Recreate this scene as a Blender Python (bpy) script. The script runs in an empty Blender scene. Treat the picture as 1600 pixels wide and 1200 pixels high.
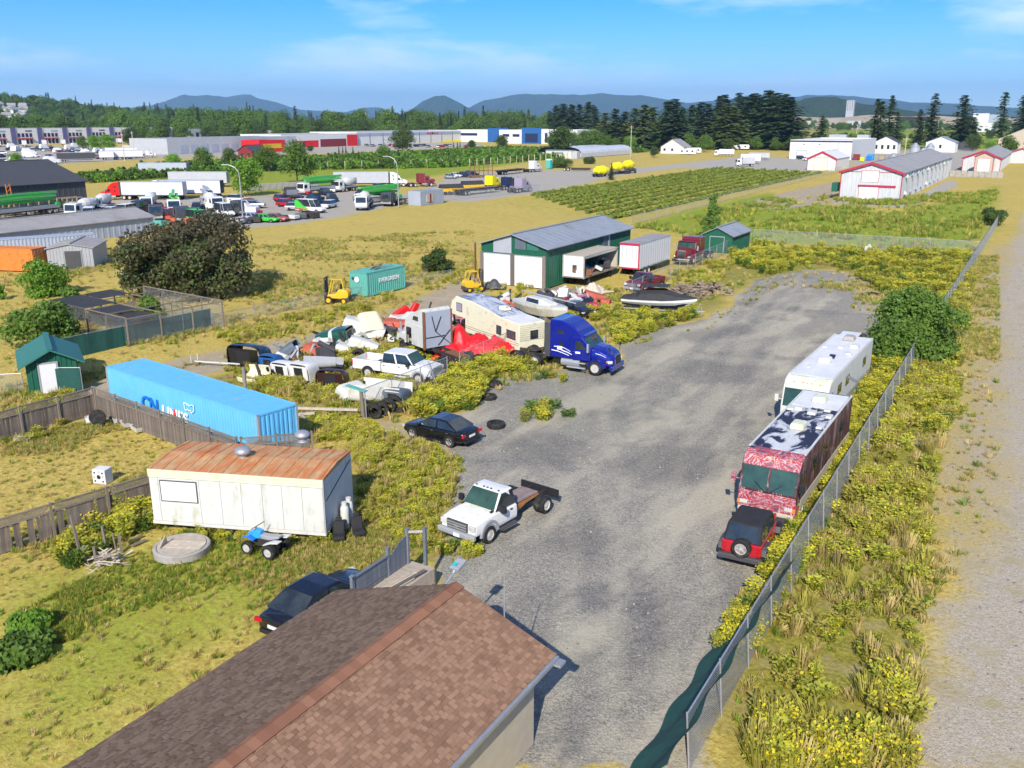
import bpy, bmesh, math, random
import numpy as np
from mathutils import Vector, Matrix, noise as mnoise
SC = bpy.context.scene
COL = SC.collection
R = math.radians
PI = math.pi
rng = random.Random(7)
HAZE = 6e-5

# ---------------------------------------------------------------- camera
CAM_H, FPX, HORIZON, VANISH = 17.5, 1400.0, 187.0, 1660.0
PITCH = math.atan((600 - HORIZON) / FPX)
YAW = math.atan((VANISH - 800) / math.hypot(FPX, 600 - HORIZON))
fwh = Vector((-math.sin(YAW), math.cos(YAW), 0)); rgt = Vector((math.cos(YAW), math.sin(YAW), 0))
fwd = fwh * math.cos(PITCH) - Vector((0, 0, math.sin(PITCH)))
upv = Vector((0, 0, math.cos(PITCH))) + fwh * math.sin(PITCH)
cam = bpy.data.cameras.new('camera'); cam.lens = FPX / 1600 * 36; cam.sensor_width = 36
cam.clip_start = 0.5; cam.clip_end = 90000
camo = bpy.data.objects.new('camera', cam); COL.objects.link(camo)
mw = Matrix(((rgt.x, upv.x, -fwd.x, 0), (rgt.y, upv.y, -fwd.y, 0), (rgt.z, upv.z, -fwd.z, CAM_H), (0, 0, 0, 1)))
camo.matrix_world = mw
SC.camera = camo

# ---------------------------------------------------------------- sky and sun
SUN_AZ, SUN_EL = 160.0, 35.0           # azimuth clockwise from +Y, degrees
world = bpy.data.worlds.new('World'); SC.world = world; world.use_nodes = True
wn = world.node_tree.nodes; wl = world.node_tree.links
sky = wn.new('ShaderNodeTexSky'); sky.sky_type = 'NISHITA'; sky.sun_disc = False
sky.sun_elevation = R(SUN_EL); sky.sun_rotation = R(SUN_AZ)
sky.altitude = 2500; sky.air_density = 1.0; sky.dust_density = 0.0; sky.ozone_density = 5.0
bg = wn['Background']; bg.inputs[1].default_value = 0.135
# thin summer clouds, low over the hills
tcw = wn.new('ShaderNodeTexCoord'); mpw = wn.new('ShaderNodeMapping'); mpw.inputs['Scale'].default_value = (1.0, 1.0, 4.5)
nzw = wn.new('ShaderNodeTexNoise'); nzw.inputs['Scale'].default_value = 3.4; nzw.inputs['Detail'].default_value = 7; nzw.inputs['Roughness'].default_value = 0.58
rpw = wn.new('ShaderNodeValToRGB'); rpw.color_ramp.elements[0].position = 0.49; rpw.color_ramp.elements[1].position = 0.74
rpw.color_ramp.elements[0].color = (0, 0, 0, 1); rpw.color_ramp.elements[1].color = (0.8, 0.8, 0.8, 1)
hsv = wn.new('ShaderNodeHueSaturation'); hsv.inputs['Hue'].default_value = 0.51; hsv.inputs['Saturation'].default_value = 1.45
mxw = wn.new('ShaderNodeMixRGB'); mxw.inputs[2].default_value = (8.5, 8.7, 9.0, 1)
wl.new(tcw.outputs['Generated'], mpw.inputs[0]); wl.new(mpw.outputs[0], nzw.inputs['Vector']); wl.new(nzw.outputs[0], rpw.inputs[0])
wl.new(sky.outputs[0], hsv.inputs['Color']); wl.new(hsv.outputs[0], mxw.inputs[1]); wl.new(rpw.outputs[0], mxw.inputs[0]); wl.new(mxw.outputs[0], bg.inputs[0])
sun = bpy.data.lights.new('sun', 'SUN'); sun.energy = 4.8; sun.angle = R(0.5); sun.color = (1.0, 0.93, 0.82)
suno = bpy.data.objects.new('sun', sun); COL.objects.link(suno)
sdir = Vector((math.sin(R(SUN_AZ)) * math.cos(R(SUN_EL)), math.cos(R(SUN_AZ)) * math.cos(R(SUN_EL)), math.sin(R(SUN_EL))))
suno.rotation_euler = (-sdir).to_track_quat('-Z', 'Y').to_euler(); suno.location = (60, -60, 90)
SC.view_settings.view_transform = 'Standard'; SC.view_settings.look = 'None'; SC.view_settings.gamma = 1
SC.view_settings.exposure = 0.54
SC.render.engine = 'CYCLES'
SC.cycles.max_bounces = 5; SC.cycles.diffuse_bounces = 2; SC.cycles.glossy_bounces = 2; SC.cycles.transparent_max_bounces = 10
SC.cycles.transmission_bounces = 2; SC.cycles.volume_bounces = 0
SC.cycles.caustics_reflective = False; SC.cycles.caustics_refractive = False
SC.cycles.use_denoising = True; SC.cycles.use_adaptive_sampling = True; SC.cycles.adaptive_threshold = 0.03

# ---------------------------------------------------------------- places on the ground
def gp(px, py, z=0.0):
    """world x, y of the ground (or a level z) seen at a photograph position"""
    r = fwd * FPX + rgt * (px - 800) - upv * (py - 600)
    t = (z - CAM_H) / r.z
    return Vector((r.x * t, r.y * t, z))

# ---------------------------------------------------------------- materials
MATS = {}
def mat(name, col, rough=0.6, metal=0.0, var=0.12, scale=3.0, spec=0.4, bump=0.0, bscale=40.0, dirt=None, dscale=1.2, damt=0.5, coat=0.0, stretch=None, alpha=None, objvar=0.0, trans=0.0):
    if name in MATS: return MATS[name]
    m = bpy.data.materials.new(name); m.use_nodes = True; MATS[name] = m
    nt = m.node_tree; n = nt.nodes; l = nt.links; b = n['Principled BSDF']
    b.inputs['Roughness'].default_value = rough; b.inputs['Metallic'].default_value = metal
    b.inputs['Specular IOR Level'].default_value = spec
    if coat: b.inputs['Coat Weight'].default_value = coat; b.inputs['Coat Roughness'].default_value = 0.05
    tc = n.new('ShaderNodeTexCoord'); mp = n.new('ShaderNodeMapping'); l.new(tc.outputs['Object'], mp.inputs[0])
    if stretch: mp.inputs['Scale'].default_value = stretch
    nz = n.new('ShaderNodeTexNoise'); nz.inputs['Scale'].default_value = scale; nz.inputs['Detail'].default_value = 5; nz.inputs['Roughness'].default_value = 0.6
    l.new(mp.outputs[0], nz.inputs['Vector'])
    mr = n.new('ShaderNodeMapRange'); mr.inputs[1].default_value = 0.25; mr.inputs[2].default_value = 0.75
    mr.inputs[3].default_value = 1 - var; mr.inputs[4].default_value = 1 + var
    l.new(nz.outputs[0], mr.inputs[0])
    val = mr.outputs[0]
    if objvar:
        oi = n.new('ShaderNodeObjectInfo'); mo = n.new('ShaderNodeMapRange'); mo.inputs[3].default_value = 1 - objvar; mo.inputs[4].default_value = 1 + objvar
        l.new(oi.outputs['Random'], mo.inputs[0]); mm = n.new('ShaderNodeMath'); mm.operation = 'MULTIPLY'
        l.new(val, mm.inputs[0]); l.new(mo.outputs[0], mm.inputs[1]); val = mm.outputs[0]
    mul = n.new('ShaderNodeVectorMath'); mul.operation = 'SCALE'; mul.inputs[0].default_value = col[:3]; l.new(val, mul.inputs['Scale'])
    out = mul.outputs[0]
    if dirt:
        d = n.new('ShaderNodeTexNoise'); d.inputs['Scale'].default_value = dscale; d.inputs['Detail'].default_value = 8; d.inputs['Roughness'].default_value = 0.68
        l.new(mp.outputs[0], d.inputs['Vector'])
        dr = n.new('ShaderNodeMapRange'); dr.inputs[1].default_value = 0.62 - damt * 0.28; dr.inputs[2].default_value = 0.80 - damt * 0.28
        l.new(d.outputs[0], dr.inputs[0]); mx = n.new('ShaderNodeMixRGB'); mx.inputs[2].default_value = (*dirt[:3], 1)
        l.new(dr.outputs[0], mx.inputs[0]); l.new(out, mx.inputs[1]); out = mx.outputs[0]
    l.new(out, b.inputs['Base Color'])
    if bump:
        bn = n.new('ShaderNodeTexNoise'); bn.inputs['Scale'].default_value = bscale; bn.inputs['Detail'].default_value = 3
        l.new(mp.outputs[0], bn.inputs['Vector']); bp = n.new('ShaderNodeBump'); bp.inputs['Strength'].default_value = bump; bp.inputs['Distance'].default_value = 0.02
        l.new(bn.outputs[0], bp.inputs['Height']); l.new(bp.outputs[0], b.inputs['Normal'])
    if trans:
        t = n.new('ShaderNodeBsdfTranslucent'); l.new(out, t.inputs[0]); ms = n.new('ShaderNodeMixShader'); ms.inputs[0].default_value = trans
        l.new(b.outputs[0], ms.inputs[1]); l.new(t.outputs[0], ms.inputs[2]); l.new(ms.outputs[0], n['Material Output'].inputs[0])
    if alpha is not None: b.inputs['Alpha'].default_value = alpha
    return m

def M(name): return MATS[name]
mat('white_paint', (0.68, 0.68, 0.66), 0.35, var=0.04, coat=0.2, dirt=(0.45, 0.42, 0.34), dscale=2.2, damt=0.1)
mat('white_clean', (0.68, 0.68, 0.68), 0.45, var=0.04)
mat('white_old', (0.57, 0.57, 0.53), 0.55, var=0.07, scale=2, dirt=(0.36, 0.36, 0.24), dscale=1.6, damt=0.25, stretch=(1, 1, 0.35))
mat('cream', (0.76, 0.72, 0.52), 0.5, var=0.06, dirt=(0.40, 0.36, 0.24), dscale=1.5, damt=0.2)
mat('black_paint', (0.008, 0.008, 0.009), 0.22, var=0.1, coat=0.6)
mat('blue_paint', (0.005, 0.012, 0.215), 0.25, var=0.06, coat=0.8)
mat('red_paint', (0.42, 0.012, 0.02), 0.28, var=0.08, coat=0.6)
mat('red_bright', (0.62, 0.015, 0.015), 0.4, var=0.06)
mat('maroon', (0.16, 0.012, 0.022), 0.32, var=0.1, coat=0.4)
mat('silver', (0.45, 0.46, 0.47), 0.35, 0.5, var=0.05)
mat('grey_paint', (0.30, 0.31, 0.33), 0.45, var=0.08)
mat('dark_grey', (0.06, 0.06, 0.065), 0.55, var=0.2)
mat('black_plastic', (0.018, 0.018, 0.02), 0.6, var=0.2)
mat('rubber', (0.016, 0.016, 0.016), 0.8, var=0.3, scale=8, dirt=(0.07, 0.065, 0.055), dscale=4, damt=0.4)
mat('rim', (0.60, 0.58, 0.55), 0.45, 0.3, var=0.1, dirt=(0.30, 0.24, 0.19), dscale=4, damt=0.3)
mat('rim_dark', (0.10, 0.09, 0.085), 0.5, 0.5, var=0.2)
mat('chrome', (0.62, 0.63, 0.65), 0.16, 0.95, var=0.04)
mat('steel', (0.40, 0.41, 0.42), 0.45, 0.7, var=0.1)
mat('galvanised', (0.42, 0.43, 0.45), 0.5, 0.55, var=0.1)
mat('rust', (0.20, 0.085, 0.04), 0.85, var=0.35, scale=6)
mat('frame_dark', (0.035, 0.033, 0.032), 0.7, var=0.3, dirt=(0.10, 0.055, 0.03), dscale=3, damt=0.4)
mat('glass_dark', (0.024, 0.032, 0.036), 0.05, var=0.6, scale=1.5, spec=0.9)
mat('glass_green', (0.035, 0.075, 0.055), 0.07, var=0.5, scale=1.2, spec=0.6)
mat('glass_grey', (0.06, 0.075, 0.085), 0.1, var=0.4, scale=1.2, spec=0.6)
mat('lamp_red', (0.45, 0.01, 0.015), 0.25, var=0.05)
mat('lamp_amber', (0.75, 0.22, 0.02), 0.3, var=0.05)
mat('lamp_clear', (0.52, 0.52, 0.50), 0.2, var=0.1)
mat('plate_white', (0.7, 0.72, 0.78), 0.5, var=0.05)
mat('soft_black', (0.022, 0.022, 0.024), 0.85, var=0.25, bump=0.3, bscale=6)
mat('canvas', (0.035, 0.035, 0.037), 0.8, var=0.2, bump=0.2, bscale=3)
mat('tarp_red', (0.62, 0.012, 0.018), 0.45, var=0.1, bump=0.6, bscale=3)
mat('wood_grey', (0.17, 0.14, 0.115), 0.85, var=0.3, scale=5, stretch=(6, 6, 0.7), objvar=0.28, bump=0.4, bscale=20)
mat('wood_post', (0.20, 0.165, 0.13), 0.85, var=0.25, scale=4, stretch=(6, 6, 0.7), objvar=0.15)
mat('wood_tan', (0.34, 0.27, 0.18), 0.8, var=0.2, scale=4, objvar=0.2)
mat('wood_pale', (0.46, 0.40, 0.32), 0.8, var=0.2, scale=4, objvar=0.2)
mat('plywood', (0.42, 0.36, 0.28), 0.75, var=0.15, scale=2, stretch=(1, 6, 1), dirt=(0.25, 0.2, 0.15), damt=0.3)
mat('deck_grey', (0.15, 0.17, 0.20), 0.7, var=0.2, scale=4, objvar=0.15)
mat('concrete', (0.36, 0.34, 0.31), 0.85, var=0.15, scale=5, dirt=(0.22, 0.2, 0.17), damt=0.4, bump=0.3, bscale=30)
mat('sky_blue', (0.13, 0.46, 0.74), 0.5, var=0.07, scale=1.5, dirt=(0.30, 0.42, 0.50), dscale=1.3, damt=0.15)
mat('print_white', (0.80, 0.82, 0.84), 0.5, var=0.05)
mat('print_blue', (0.01, 0.17, 0.60), 0.5, var=0.05)
mat('print_black', (0.02, 0.02, 0.025), 0.6, var=0.05)
mat('print_red', (0.55, 0.03, 0.04), 0.5, var=0.05)
mat('teal', (0.10, 0.38, 0.32), 0.6, var=0.1, dirt=(0.25, 0.12, 0.07), dscale=2.5, damt=0.25)
mat('orange', (0.62, 0.20, 0.035), 0.6, var=0.12, dirt=(0.35, 0.10, 0.03), dscale=2, damt=0.3)
mat('green_steel', (0.012, 0.10, 0.058), 0.5, var=0.12, scale=1.5, stretch=(1, 1, 0.2), dirt=(0.03, 0.12, 0.08), damt=0.3)
mat('green_roof', (0.035, 0.16, 0.12), 0.5, var=0.1)
mat('green_cloth', (0.014, 0.075, 0.062), 0.85, var=0.2, scale=2)
mat('lime', (0.06, 0.48, 0.05), 0.4, var=0.08, dirt=(0.03, 0.2, 0.03), damt=0.2)
mat('yellow', (0.68, 0.42, 0.02), 0.45, var=0.1, dirt=(0.2, 0.12, 0.04), damt=0.2)
mat('yellow_bright', (0.78, 0.68, 0.01), 0.45, var=0.06)
mat('roof_grey', (0.30, 0.325, 0.35), 0.5, 0.2, var=0.1, scale=0.6, dirt=(0.22, 0.22, 0.22), dscale=0.4, damt=0.3)
mat('roof_mid', (0.30, 0.29, 0.28), 0.7, var=0.1, scale=0.4, dirt=(0.22, 0.21, 0.20), dscale=0.3, damt=0.4)
mat('roof_dark', (0.055, 0.058, 0.065), 0.8, var=0.12, scale=0.6)
mat('clad_dark', (0.06, 0.06, 0.06), 0.6, var=0.12, scale=0.8)
mat('clad_white', (0.63, 0.63, 0.61), 0.6, var=0.05, scale=0.5)
mat('clad_barn', (0.55, 0.56, 0.56), 0.5, 0.1, var=0.1, scale=1.2, stretch=(3, 3, 0.3), dirt=(0.42, 0.42, 0.40), dscale=1.0, damt=0.35)
mat('clad_bluegrey', (0.33, 0.37, 0.44), 0.55, var=0.1, scale=0.6)
mat('clad_grey', (0.42, 0.43, 0.44), 0.6, var=0.08, scale=0.5)
mat('trim_red', (0.42, 0.025, 0.06), 0.5, var=0.08)
mat('barn_red', (0.20, 0.025, 0.03), 0.6, var=0.12)
mat('wall_blue', (0.02, 0.10, 0.30), 0.5, var=0.1)
mat('navy', (0.015, 0.025, 0.07), 0.4, var=0.1)
mat('wall_purple', (0.10, 0.10, 0.22), 0.6, var=0.1)
mat('alu', (0.46, 0.48, 0.52), 0.5, 0.35, var=0.07, scale=1.0)
mat('beige', (0.46, 0.40, 0.31), 0.6, var=0.1)
mat('turquoise', (0.02, 0.42, 0.42), 0.5, var=0.05)
mat('mauve', (0.32, 0.28, 0.36), 0.5, var=0.06)
mat('skin_blue', (0.03, 0.30, 0.62), 0.4, var=0.08)
mat('pink_faded', (0.50, 0.24, 0.24), 0.7, var=0.2)
mat('red_faded', (0.42, 0.10, 0.06), 0.7, var=0.2)
mat('soil', (0.20, 0.16, 0.12), 0.95, var=0.25, scale=6)
mat('stick', (0.27, 0.21, 0.165), 0.9, var=0.25, objvar=0.3)
mat('trunk', (0.10, 0.075, 0.055), 0.9, var=0.3, scale=6)
mat('mould_green', (0.60, 0.62, 0.45), 0.6, var=0.15, scale=2)

def leafmat(name, col, var=0.35, scale=0.9, trans=0.4, objvar=0.2):
    return mat(name, col, 0.55, var=var, scale=scale, spec=0.25, objvar=objvar, trans=trans)
leafmat('leaf_mid', (0.13, 0.22, 0.036)); leafmat('leaf_dark', (0.095, 0.15, 0.036)); leafmat('leaf_bright', (0.19, 0.36, 0.04))
leafmat('leaf_purple', (0.125, 0.112, 0.058), var=0.3, scale=0.7); leafmat('needle', (0.092, 0.145, 0.052)); leafmat('needle_light', (0.17, 0.225, 0.06))
leafmat('leaf_hedge', (0.10, 0.17, 0.032)); leafmat('leaf_berry', (0.27, 0.34, 0.06)); leafmat('leaf_weed', (0.42, 0.44, 0.06), objvar=0.3)
leafmat('flower_yellow', (0.66, 0.55, 0.03), var=0.15, trans=0.2); leafmat('grass_dry', (0.58, 0.46, 0.18), objvar=0.25); leafmat('grass_green', (0.24, 0.34, 0.04), objvar=0.3)
leafmat('grass_olive', (0.46, 0.42, 0.085), objvar=0.3); leafmat('leaf_far', (0.036, 0.060, 0.026), scale=0.05)

# ---------------------------------------------------------------- mesh builder
class MB:
    def __init__(s): s.v = []; s.f = []
    def add(s, vs, fs):
        o = len(s.v); s.v += [tuple(p) for p in vs]; s.f += [tuple(i + o for i in f) for f in fs]; return s
    def box(s, x0, x1, y0, y1, z0, z1):
        return s.add([(x0, y0, z0), (x1, y0, z0), (x1, y1, z0), (x0, y1, z0), (x0, y0, z1), (x1, y0, z1), (x1, y1, z1), (x0, y1, z1)],
                     [(3, 2, 1, 0), (4, 5, 6, 7), (0, 1, 5, 4), (1, 2, 6, 5), (2, 3, 7, 6), (3, 0, 4, 7)])
    def cbox(s, c, d, rz=0.0, ry=0.0, rx=0.0):
        m = Matrix.Translation(c) @ Matrix.Rotation(rz, 4, 'Z') @ Matrix.Rotation(ry, 4, 'Y') @ Matrix.Rotation(rx, 4, 'X')
        t = MB().box(-d[0] / 2, d[0] / 2, -d[1] / 2, d[1] / 2, -d[2] / 2, d[2] / 2)
        return s.add([m @ Vector(p) for p in t.v], t.f)
    def bar(s, a, b, w, h=None):
        """a square beam from a to b"""
        a, b = Vector(a), Vector(b); h = h or w; d = (b - a); L = d.length
        if L < 1e-6: return s
        q = d.to_track_quat('X', 'Z').to_matrix()
        t = MB().box(0, L, -w / 2, w / 2, -h / 2, h / 2)
        return s.add([a + q @ Vector(p) for p in t.v], t.f)
    def cyl(s, a, b, r0, r1=None, n=10, caps=True):
        a, b = Vector(a), Vector(b); r1 = r0 if r1 is None else r1
        q = (b - a).to_track_quat('Z', 'Y').to_matrix(); vs = []
        for p, r in ((a, r0), (b, r1)):
            for i in range(n):
                t = 2 * PI * i / n; vs.append(p + q @ Vector((r * math.cos(t), r * math.sin(t), 0)))
        fs = [(i, (i + 1) % n, n + (i + 1) % n, n + i) for i in range(n)]
        if caps: fs += [tuple(range(n - 1, -1, -1)), tuple(range(n, 2 * n))]
        return s.add(vs, fs)
    def tube(s, pts, r, n=6):
        pts = [Vector(p) for p in pts]; rings = []
        for i, p in enumerate(pts):
            d = (pts[min(i + 1, len(pts) - 1)] - pts[max(i - 1, 0)]).normalized(); q = d.to_track_quat('Z', 'Y').to_matrix()
            rr = r[i] if isinstance(r, (list, tuple)) else r
            rings.append([p + q @ Vector((rr * math.cos(2 * PI * k / n), rr * math.sin(2 * PI * k / n), 0)) for k in range(n)])
        return s.loft(rings)
    def loft(s, rings, caps=True, closed=True):
        n = len(rings[0]); vs = [p for r in rings for p in r]; fs = []
        m = n if closed else n - 1
        for j in range(len(rings) - 1):
            for i in range(m):
                k = (i + 1) % n; fs.append((j * n + i, j * n + k, (j + 1) * n + k, (j + 1) * n + i))
        if caps and closed: fs += [tuple(range(n - 1, -1, -1)), tuple(range((len(rings) - 1) * n, len(rings) * n))]
        return s.add(vs, fs)
    def prism(s, poly, a, b, axis='y', inset=None):
        """poly of (u, w) drawn in x-z (axis y), y-z (axis x) or x-y (axis z), extruded from a to b"""
        def pt(u, w, t): return (u, t, w) if axis == 'y' else ((t, u, w) if axis == 'x' else (u, w, t))
        n = len(poly); vs = [pt(u, w, a) for u, w in poly] + [pt(u, w, b) for u, w in poly]
        fs = [(i, (i + 1) % n, n + (i + 1) % n, n + i) for i in range(n)] + [tuple(range(n - 1, -1, -1)), tuple(range(n, 2 * n))]
        return s.add(vs, fs)
    def lathe(s, prof, n=20, c=(0, 0, 0), axis='z', caps=True):
        """profile of (radius, height), closed rings, capped where the radius is not zero"""
        rings = []
        for r, h in prof:
            ring = []
            for k in range(n):
                t = 2 * PI * k / n; x, y = r * math.cos(t), r * math.sin(t)
                p = (x, y, h) if axis == 'z' else ((x, h, y) if axis == 'y' else (h, x, y))
                ring.append((p[0] + c[0], p[1] + c[1], p[2] + c[2]))
            rings.append(ring)
        return s.loft(rings, caps)
    def quad(s, *p): return s.add(p, [tuple(range(len(p)))])
    def mesh(s, name, m):
        me = bpy.data.meshes.new(name); me.from_pydata(s.v, [], s.f); me.materials.append(m if not isinstance(m, str) else MATS[m]); return me
    def build(s, name, m, parent=None, bevel=0.0, smooth=False, seg=2):
        me = s.mesh(name, m)
        bm = bmesh.new(); bm.from_mesh(me); bmesh.ops.recalc_face_normals(bm, faces=bm.faces); bm.to_mesh(me); bm.free()
        if smooth:
            me.shade_smooth() if hasattr(me, 'shade_smooth') else [setattr(p, 'use_smooth', True) for p in me.polygons]
        o = bpy.data.objects.new(name, me); COL.objects.link(o)
        if parent: o.parent = parent
        if bevel:
            md = o.modifiers.new('bevel', 'BEVEL'); md.width = bevel; md.segments = seg; md.limit_method = 'ANGLE'; md.angle_limit = R(28); md.harden_normals = False
        return o

def tag(o, label=None, cat=None, group=None, kind=None):
    if label: o['label'] = label
    if cat: o['category'] = cat
    if group: o['group'] = group
    if kind: o['kind'] = kind
    return o
def thing(name, label, cat, loc=(0, 0, 0), rz=0.0, group=None, scale=None):
    o = bpy.data.objects.new(name, None); COL.objects.link(o); o.empty_display_size = 0.3
    o.location = (loc[0], loc[1], loc[2] if len(loc) > 2 else 0); o.rotation_euler = (0, 0, rz)
    if scale: o.scale = (scale,) * 3 if not isinstance(scale, tuple) else scale
    return tag(o, label, cat, group)
KIDS = {}
def kids(o): return [c for c in bpy.data.objects if c.parent == o]
def tree_of(o):
    cs = list(o.children); return [(c, tree_of(c)) for c in cs]
def dup_tree(t, parent):
    for c, sub in t:
        n = c.copy(); COL.objects.link(n); n.parent = parent; dup_tree(sub, n)
def dup(o, loc, rz=None, label=None, group=None, tree=None, scale=None):
    n = o.copy(); COL.objects.link(n); n.location = (loc[0], loc[1], loc[2] if len(loc) > 2 else 0)
    if rz is not None: n.rotation_euler = (0, 0, rz)
    if scale is not None: n.scale = (scale,) * 3 if not isinstance(scale, tuple) else scale
    if label: n['label'] = label
    if group: n['group'] = group
    dup_tree(tree if tree is not None else tree_of(o), n)
    return n
def text_mesh(body, size, name, m, parent, loc, rot, extrude=0.004, shear=0.0, bold=0.0, align='CENTER', sx=1.0):
    cu = bpy.data.curves.new(name, 'FONT'); cu.body = body; cu.size = size; cu.extrude = extrude; cu.shear = shear; cu.offset = bold; cu.align_x = align; cu.align_y = 'CENTER'; cu.resolution_u = 3
    t = bpy.data.objects.new(name, cu); COL.objects.link(t)
    dg = bpy.context.evaluated_depsgraph_get(); me = bpy.data.meshes.new_from_object(t.evaluated_get(dg)); bpy.data.objects.remove(t)
    me.materials.clear(); me.materials.append(MATS[m]); o = bpy.data.objects.new(name, me); COL.objects.link(o); o.parent = parent; o.location = loc; o.rotation_euler = rot; o.scale = (sx, 1, 1)
    return o
# ================================================================ ground
def axis(dense0, dense1, step, mid0, mid1, mstep, far0, far1):
    a = list(np.arange(dense0, dense1 + 1e-6, step))
    b = list(np.arange(mid0, dense0 - mstep * .5, mstep)); c = list(np.arange(dense1 + mstep, mid1 + 1e-6, mstep))
    lo = []; x = b[0]; s = mstep
    while x > far0: s *= 1.45; x -= s; lo.append(x)
    hi = []; x = c[-1]; s = mstep
    while x < far1: s *= 1.45; x += s; hi.append(x)
    return np.array(lo[::-1] + b + a + c + hi)
gx = axis(-75, 14, 0.55, -480, 120, 4.0, -26000, 20000)
gy = axis(8, 110, 0.55, -60, 900, 4.0, -3000, 34000)
GX, GY = np.meshgrid(gx, gy); PX = GX.ravel(); PY = GY.ravel()
_rs = np.random.RandomState(3); _perm = _rs.rand(256, 256)
def vnoise(x, y, s):
    x = x / s; y = y / s; xi = np.floor(x).astype(int); yi = np.floor(y).astype(int); fx = x - xi; fy = y - yi
    fx = fx * fx * (3 - 2 * fx); fy = fy * fy * (3 - 2 * fy); P = lambda a, b: _perm[a % 256, b % 256]
    return (P(xi, yi) * (1 - fx) + P(xi + 1, yi) * fx) * (1 - fy) + (P(xi, yi + 1) * (1 - fx) + P(xi + 1, yi + 1) * fx) * fy
def fbm(x, y, s, o=4):
    t = 0; a = .5
    for k in range(o): t = t + a * vnoise(x + 17.3 * k, y - 9.1 * k, s / 2 ** k); a *= .5
    return t / (1 - .5 ** o)
def poly_sdf(poly, x, y):
    """signed distance, positive inside"""
    d = np.full(x.shape, 1e12); ins = np.zeros(x.shape, bool); n = len(poly)
    for i in range(n):
        ax, ay = poly[i]; bx, by = poly[(i + 1) % n]; ex, ey = bx - ax, by - ay
        t = np.clip(((x - ax) * ex + (y - ay) * ey) / (ex * ex + ey * ey + 1e-9), 0, 1)
        d = np.minimum(d, (x - ax - t * ex) ** 2 + (y - ay - t * ey) ** 2)
        if ay != by:
            c = ((ay > y) != (by > y)) & (x < (bx - ax) * (y - ay) / (by - ay) + ax); ins ^= c
    d = np.sqrt(d); return np.where(ins, d, -d)
def pxpoly(pts): return [tuple(gp(a, b)[:2]) for a, b in pts]
WX = PX + (fbm(PX, PY, 5) - .5) * 2.6; WY = PY + (fbm(PX + 90, PY + 40, 5) - .5) * 2.6
def mask(pts, soft, world=False):
    p = pts if world else pxpoly(pts)
    return np.clip(.5 + poly_sdf(p, WX, WY) / (2 * soft), 0, 1)
def mx(*a):
    r = a[0]
    for b in a[1:]: r = np.maximum(r, b)
    return r
GRAVEL = [(760, 1200), (720, 1080), (695, 1000), (688, 890), (712, 850), (690, 800), (712, 740), (690, 700), (640, 690), (660, 655), (735, 640), (750, 612), (765, 592), (830, 580), (975, 575), (968, 535), (990, 518), (1100, 497), (1150, 470), (1175, 440), (1240, 425), (1300, 420), (1340, 445), (1345, 475), (1375, 500), (1350, 520), (1330, 580), (1290, 640), (1200, 770), (1190, 850), (1200, 905), (1185, 930), (1150, 985), (1125, 1050), (1085, 1200)]
gravel = mask(GRAVEL, 0.9)
LOT = [(-260, 385), (0, 350), (120, 352), (210, 345), (200, 335), (260, 345), (330, 358), (470, 350), (600, 325), (640, 306), (628, 302), (560, 298), (440, 304), (350, 308), (170, 312), (0, 330), (-260, 360)]
lot = mx(mask(LOT, 2), mask([(640, 306), (690, 284), (700, 272), (850, 266), (960, 266), (1040, 258), (1110, 250), (1180, 243), (1240, 248), (1330, 252), (1330, 262), (1250, 268), (1130, 264), (1060, 262), (960, 276), (850, 300), (720, 316)], 2),
         mask([(-300, 300), (0, 262), (240, 247), (420, 246), (440, 238), (300, 230), (0, 228), (-300, 236)], 6), mask([(240, 247), (560, 238), (760, 228), (740, 222), (430, 230)], 6),
         mask([(1306, 318), (1310, 300), (1330, 300), (1410, 315), (1485, 280), (1500, 288), (1425, 322), (1400, 324)], 1.2), mask([(1330, 250), (1400, 235), (1530, 232), (1500, 268), (1340, 262)], 2))
track = np.zeros_like(PX)
for path in (((985, 1200), (1000, 1000), (985, 860), (1010, 760), (1070, 640), (1160, 520), (1235, 440)), ((1085, 1150), (1080, 960), (1060, 820), (1090, 700), (1180, 560), (1260, 460)), ((1000, 760), (960, 660), (985, 600), (1060, 540)), ((900, 1200), (905, 1000), (930, 860), (900, 740), (820, 690))):
    pw = pxpoly(path); dm = np.full(PX.shape, 1e9)
    for (ax_, ay_), (bx_, by_) in zip(pw[:-1], pw[1:]):
        ex, ey = bx_ - ax_, by_ - ay_; t_ = np.clip(((WX * .35 + PX * .65 - ax_) * ex + (PY - ay_) * ey) / (ex * ex + ey * ey), 0, 1); dm = np.minimum(dm, np.hypot(WX * .35 + PX * .65 - ax_ - t_ * ex, PY - ay_ - t_ * ey))
    track = np.maximum(track, np.clip(1 - np.abs(dm - .9) / .55, 0, 1))
dark = mx(*[mask(p_, .9) for p_ in ([(1050, 575), (1110, 560), (1185, 575), (1170, 598), (1080, 600)], [(940, 720), (1010, 690), (1110, 700), (1120, 740), (1020, 760)], [(770, 690), (850, 665), (900, 690), (870, 730), (780, 720)], [(1130, 900), (1180, 905), (1160, 960), (1100, 1000), (1095, 940)], [(1060, 520), (1160, 505), (1180, 520), (1090, 540)], [(850, 840), (930, 800), (980, 830), (900, 880)], [(960, 940), (1010, 900), (1040, 1000), (980, 1060)])])
road = mask([(1600, 330), (1580, 400), (1560, 470), (1560, 560), (1565, 640), (1550, 760), (1545, 850), (1480, 910), (1440, 960), (1440, 1050), (1420, 1200), (2000, 1200), (2000, 330)], 2.2)
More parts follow.
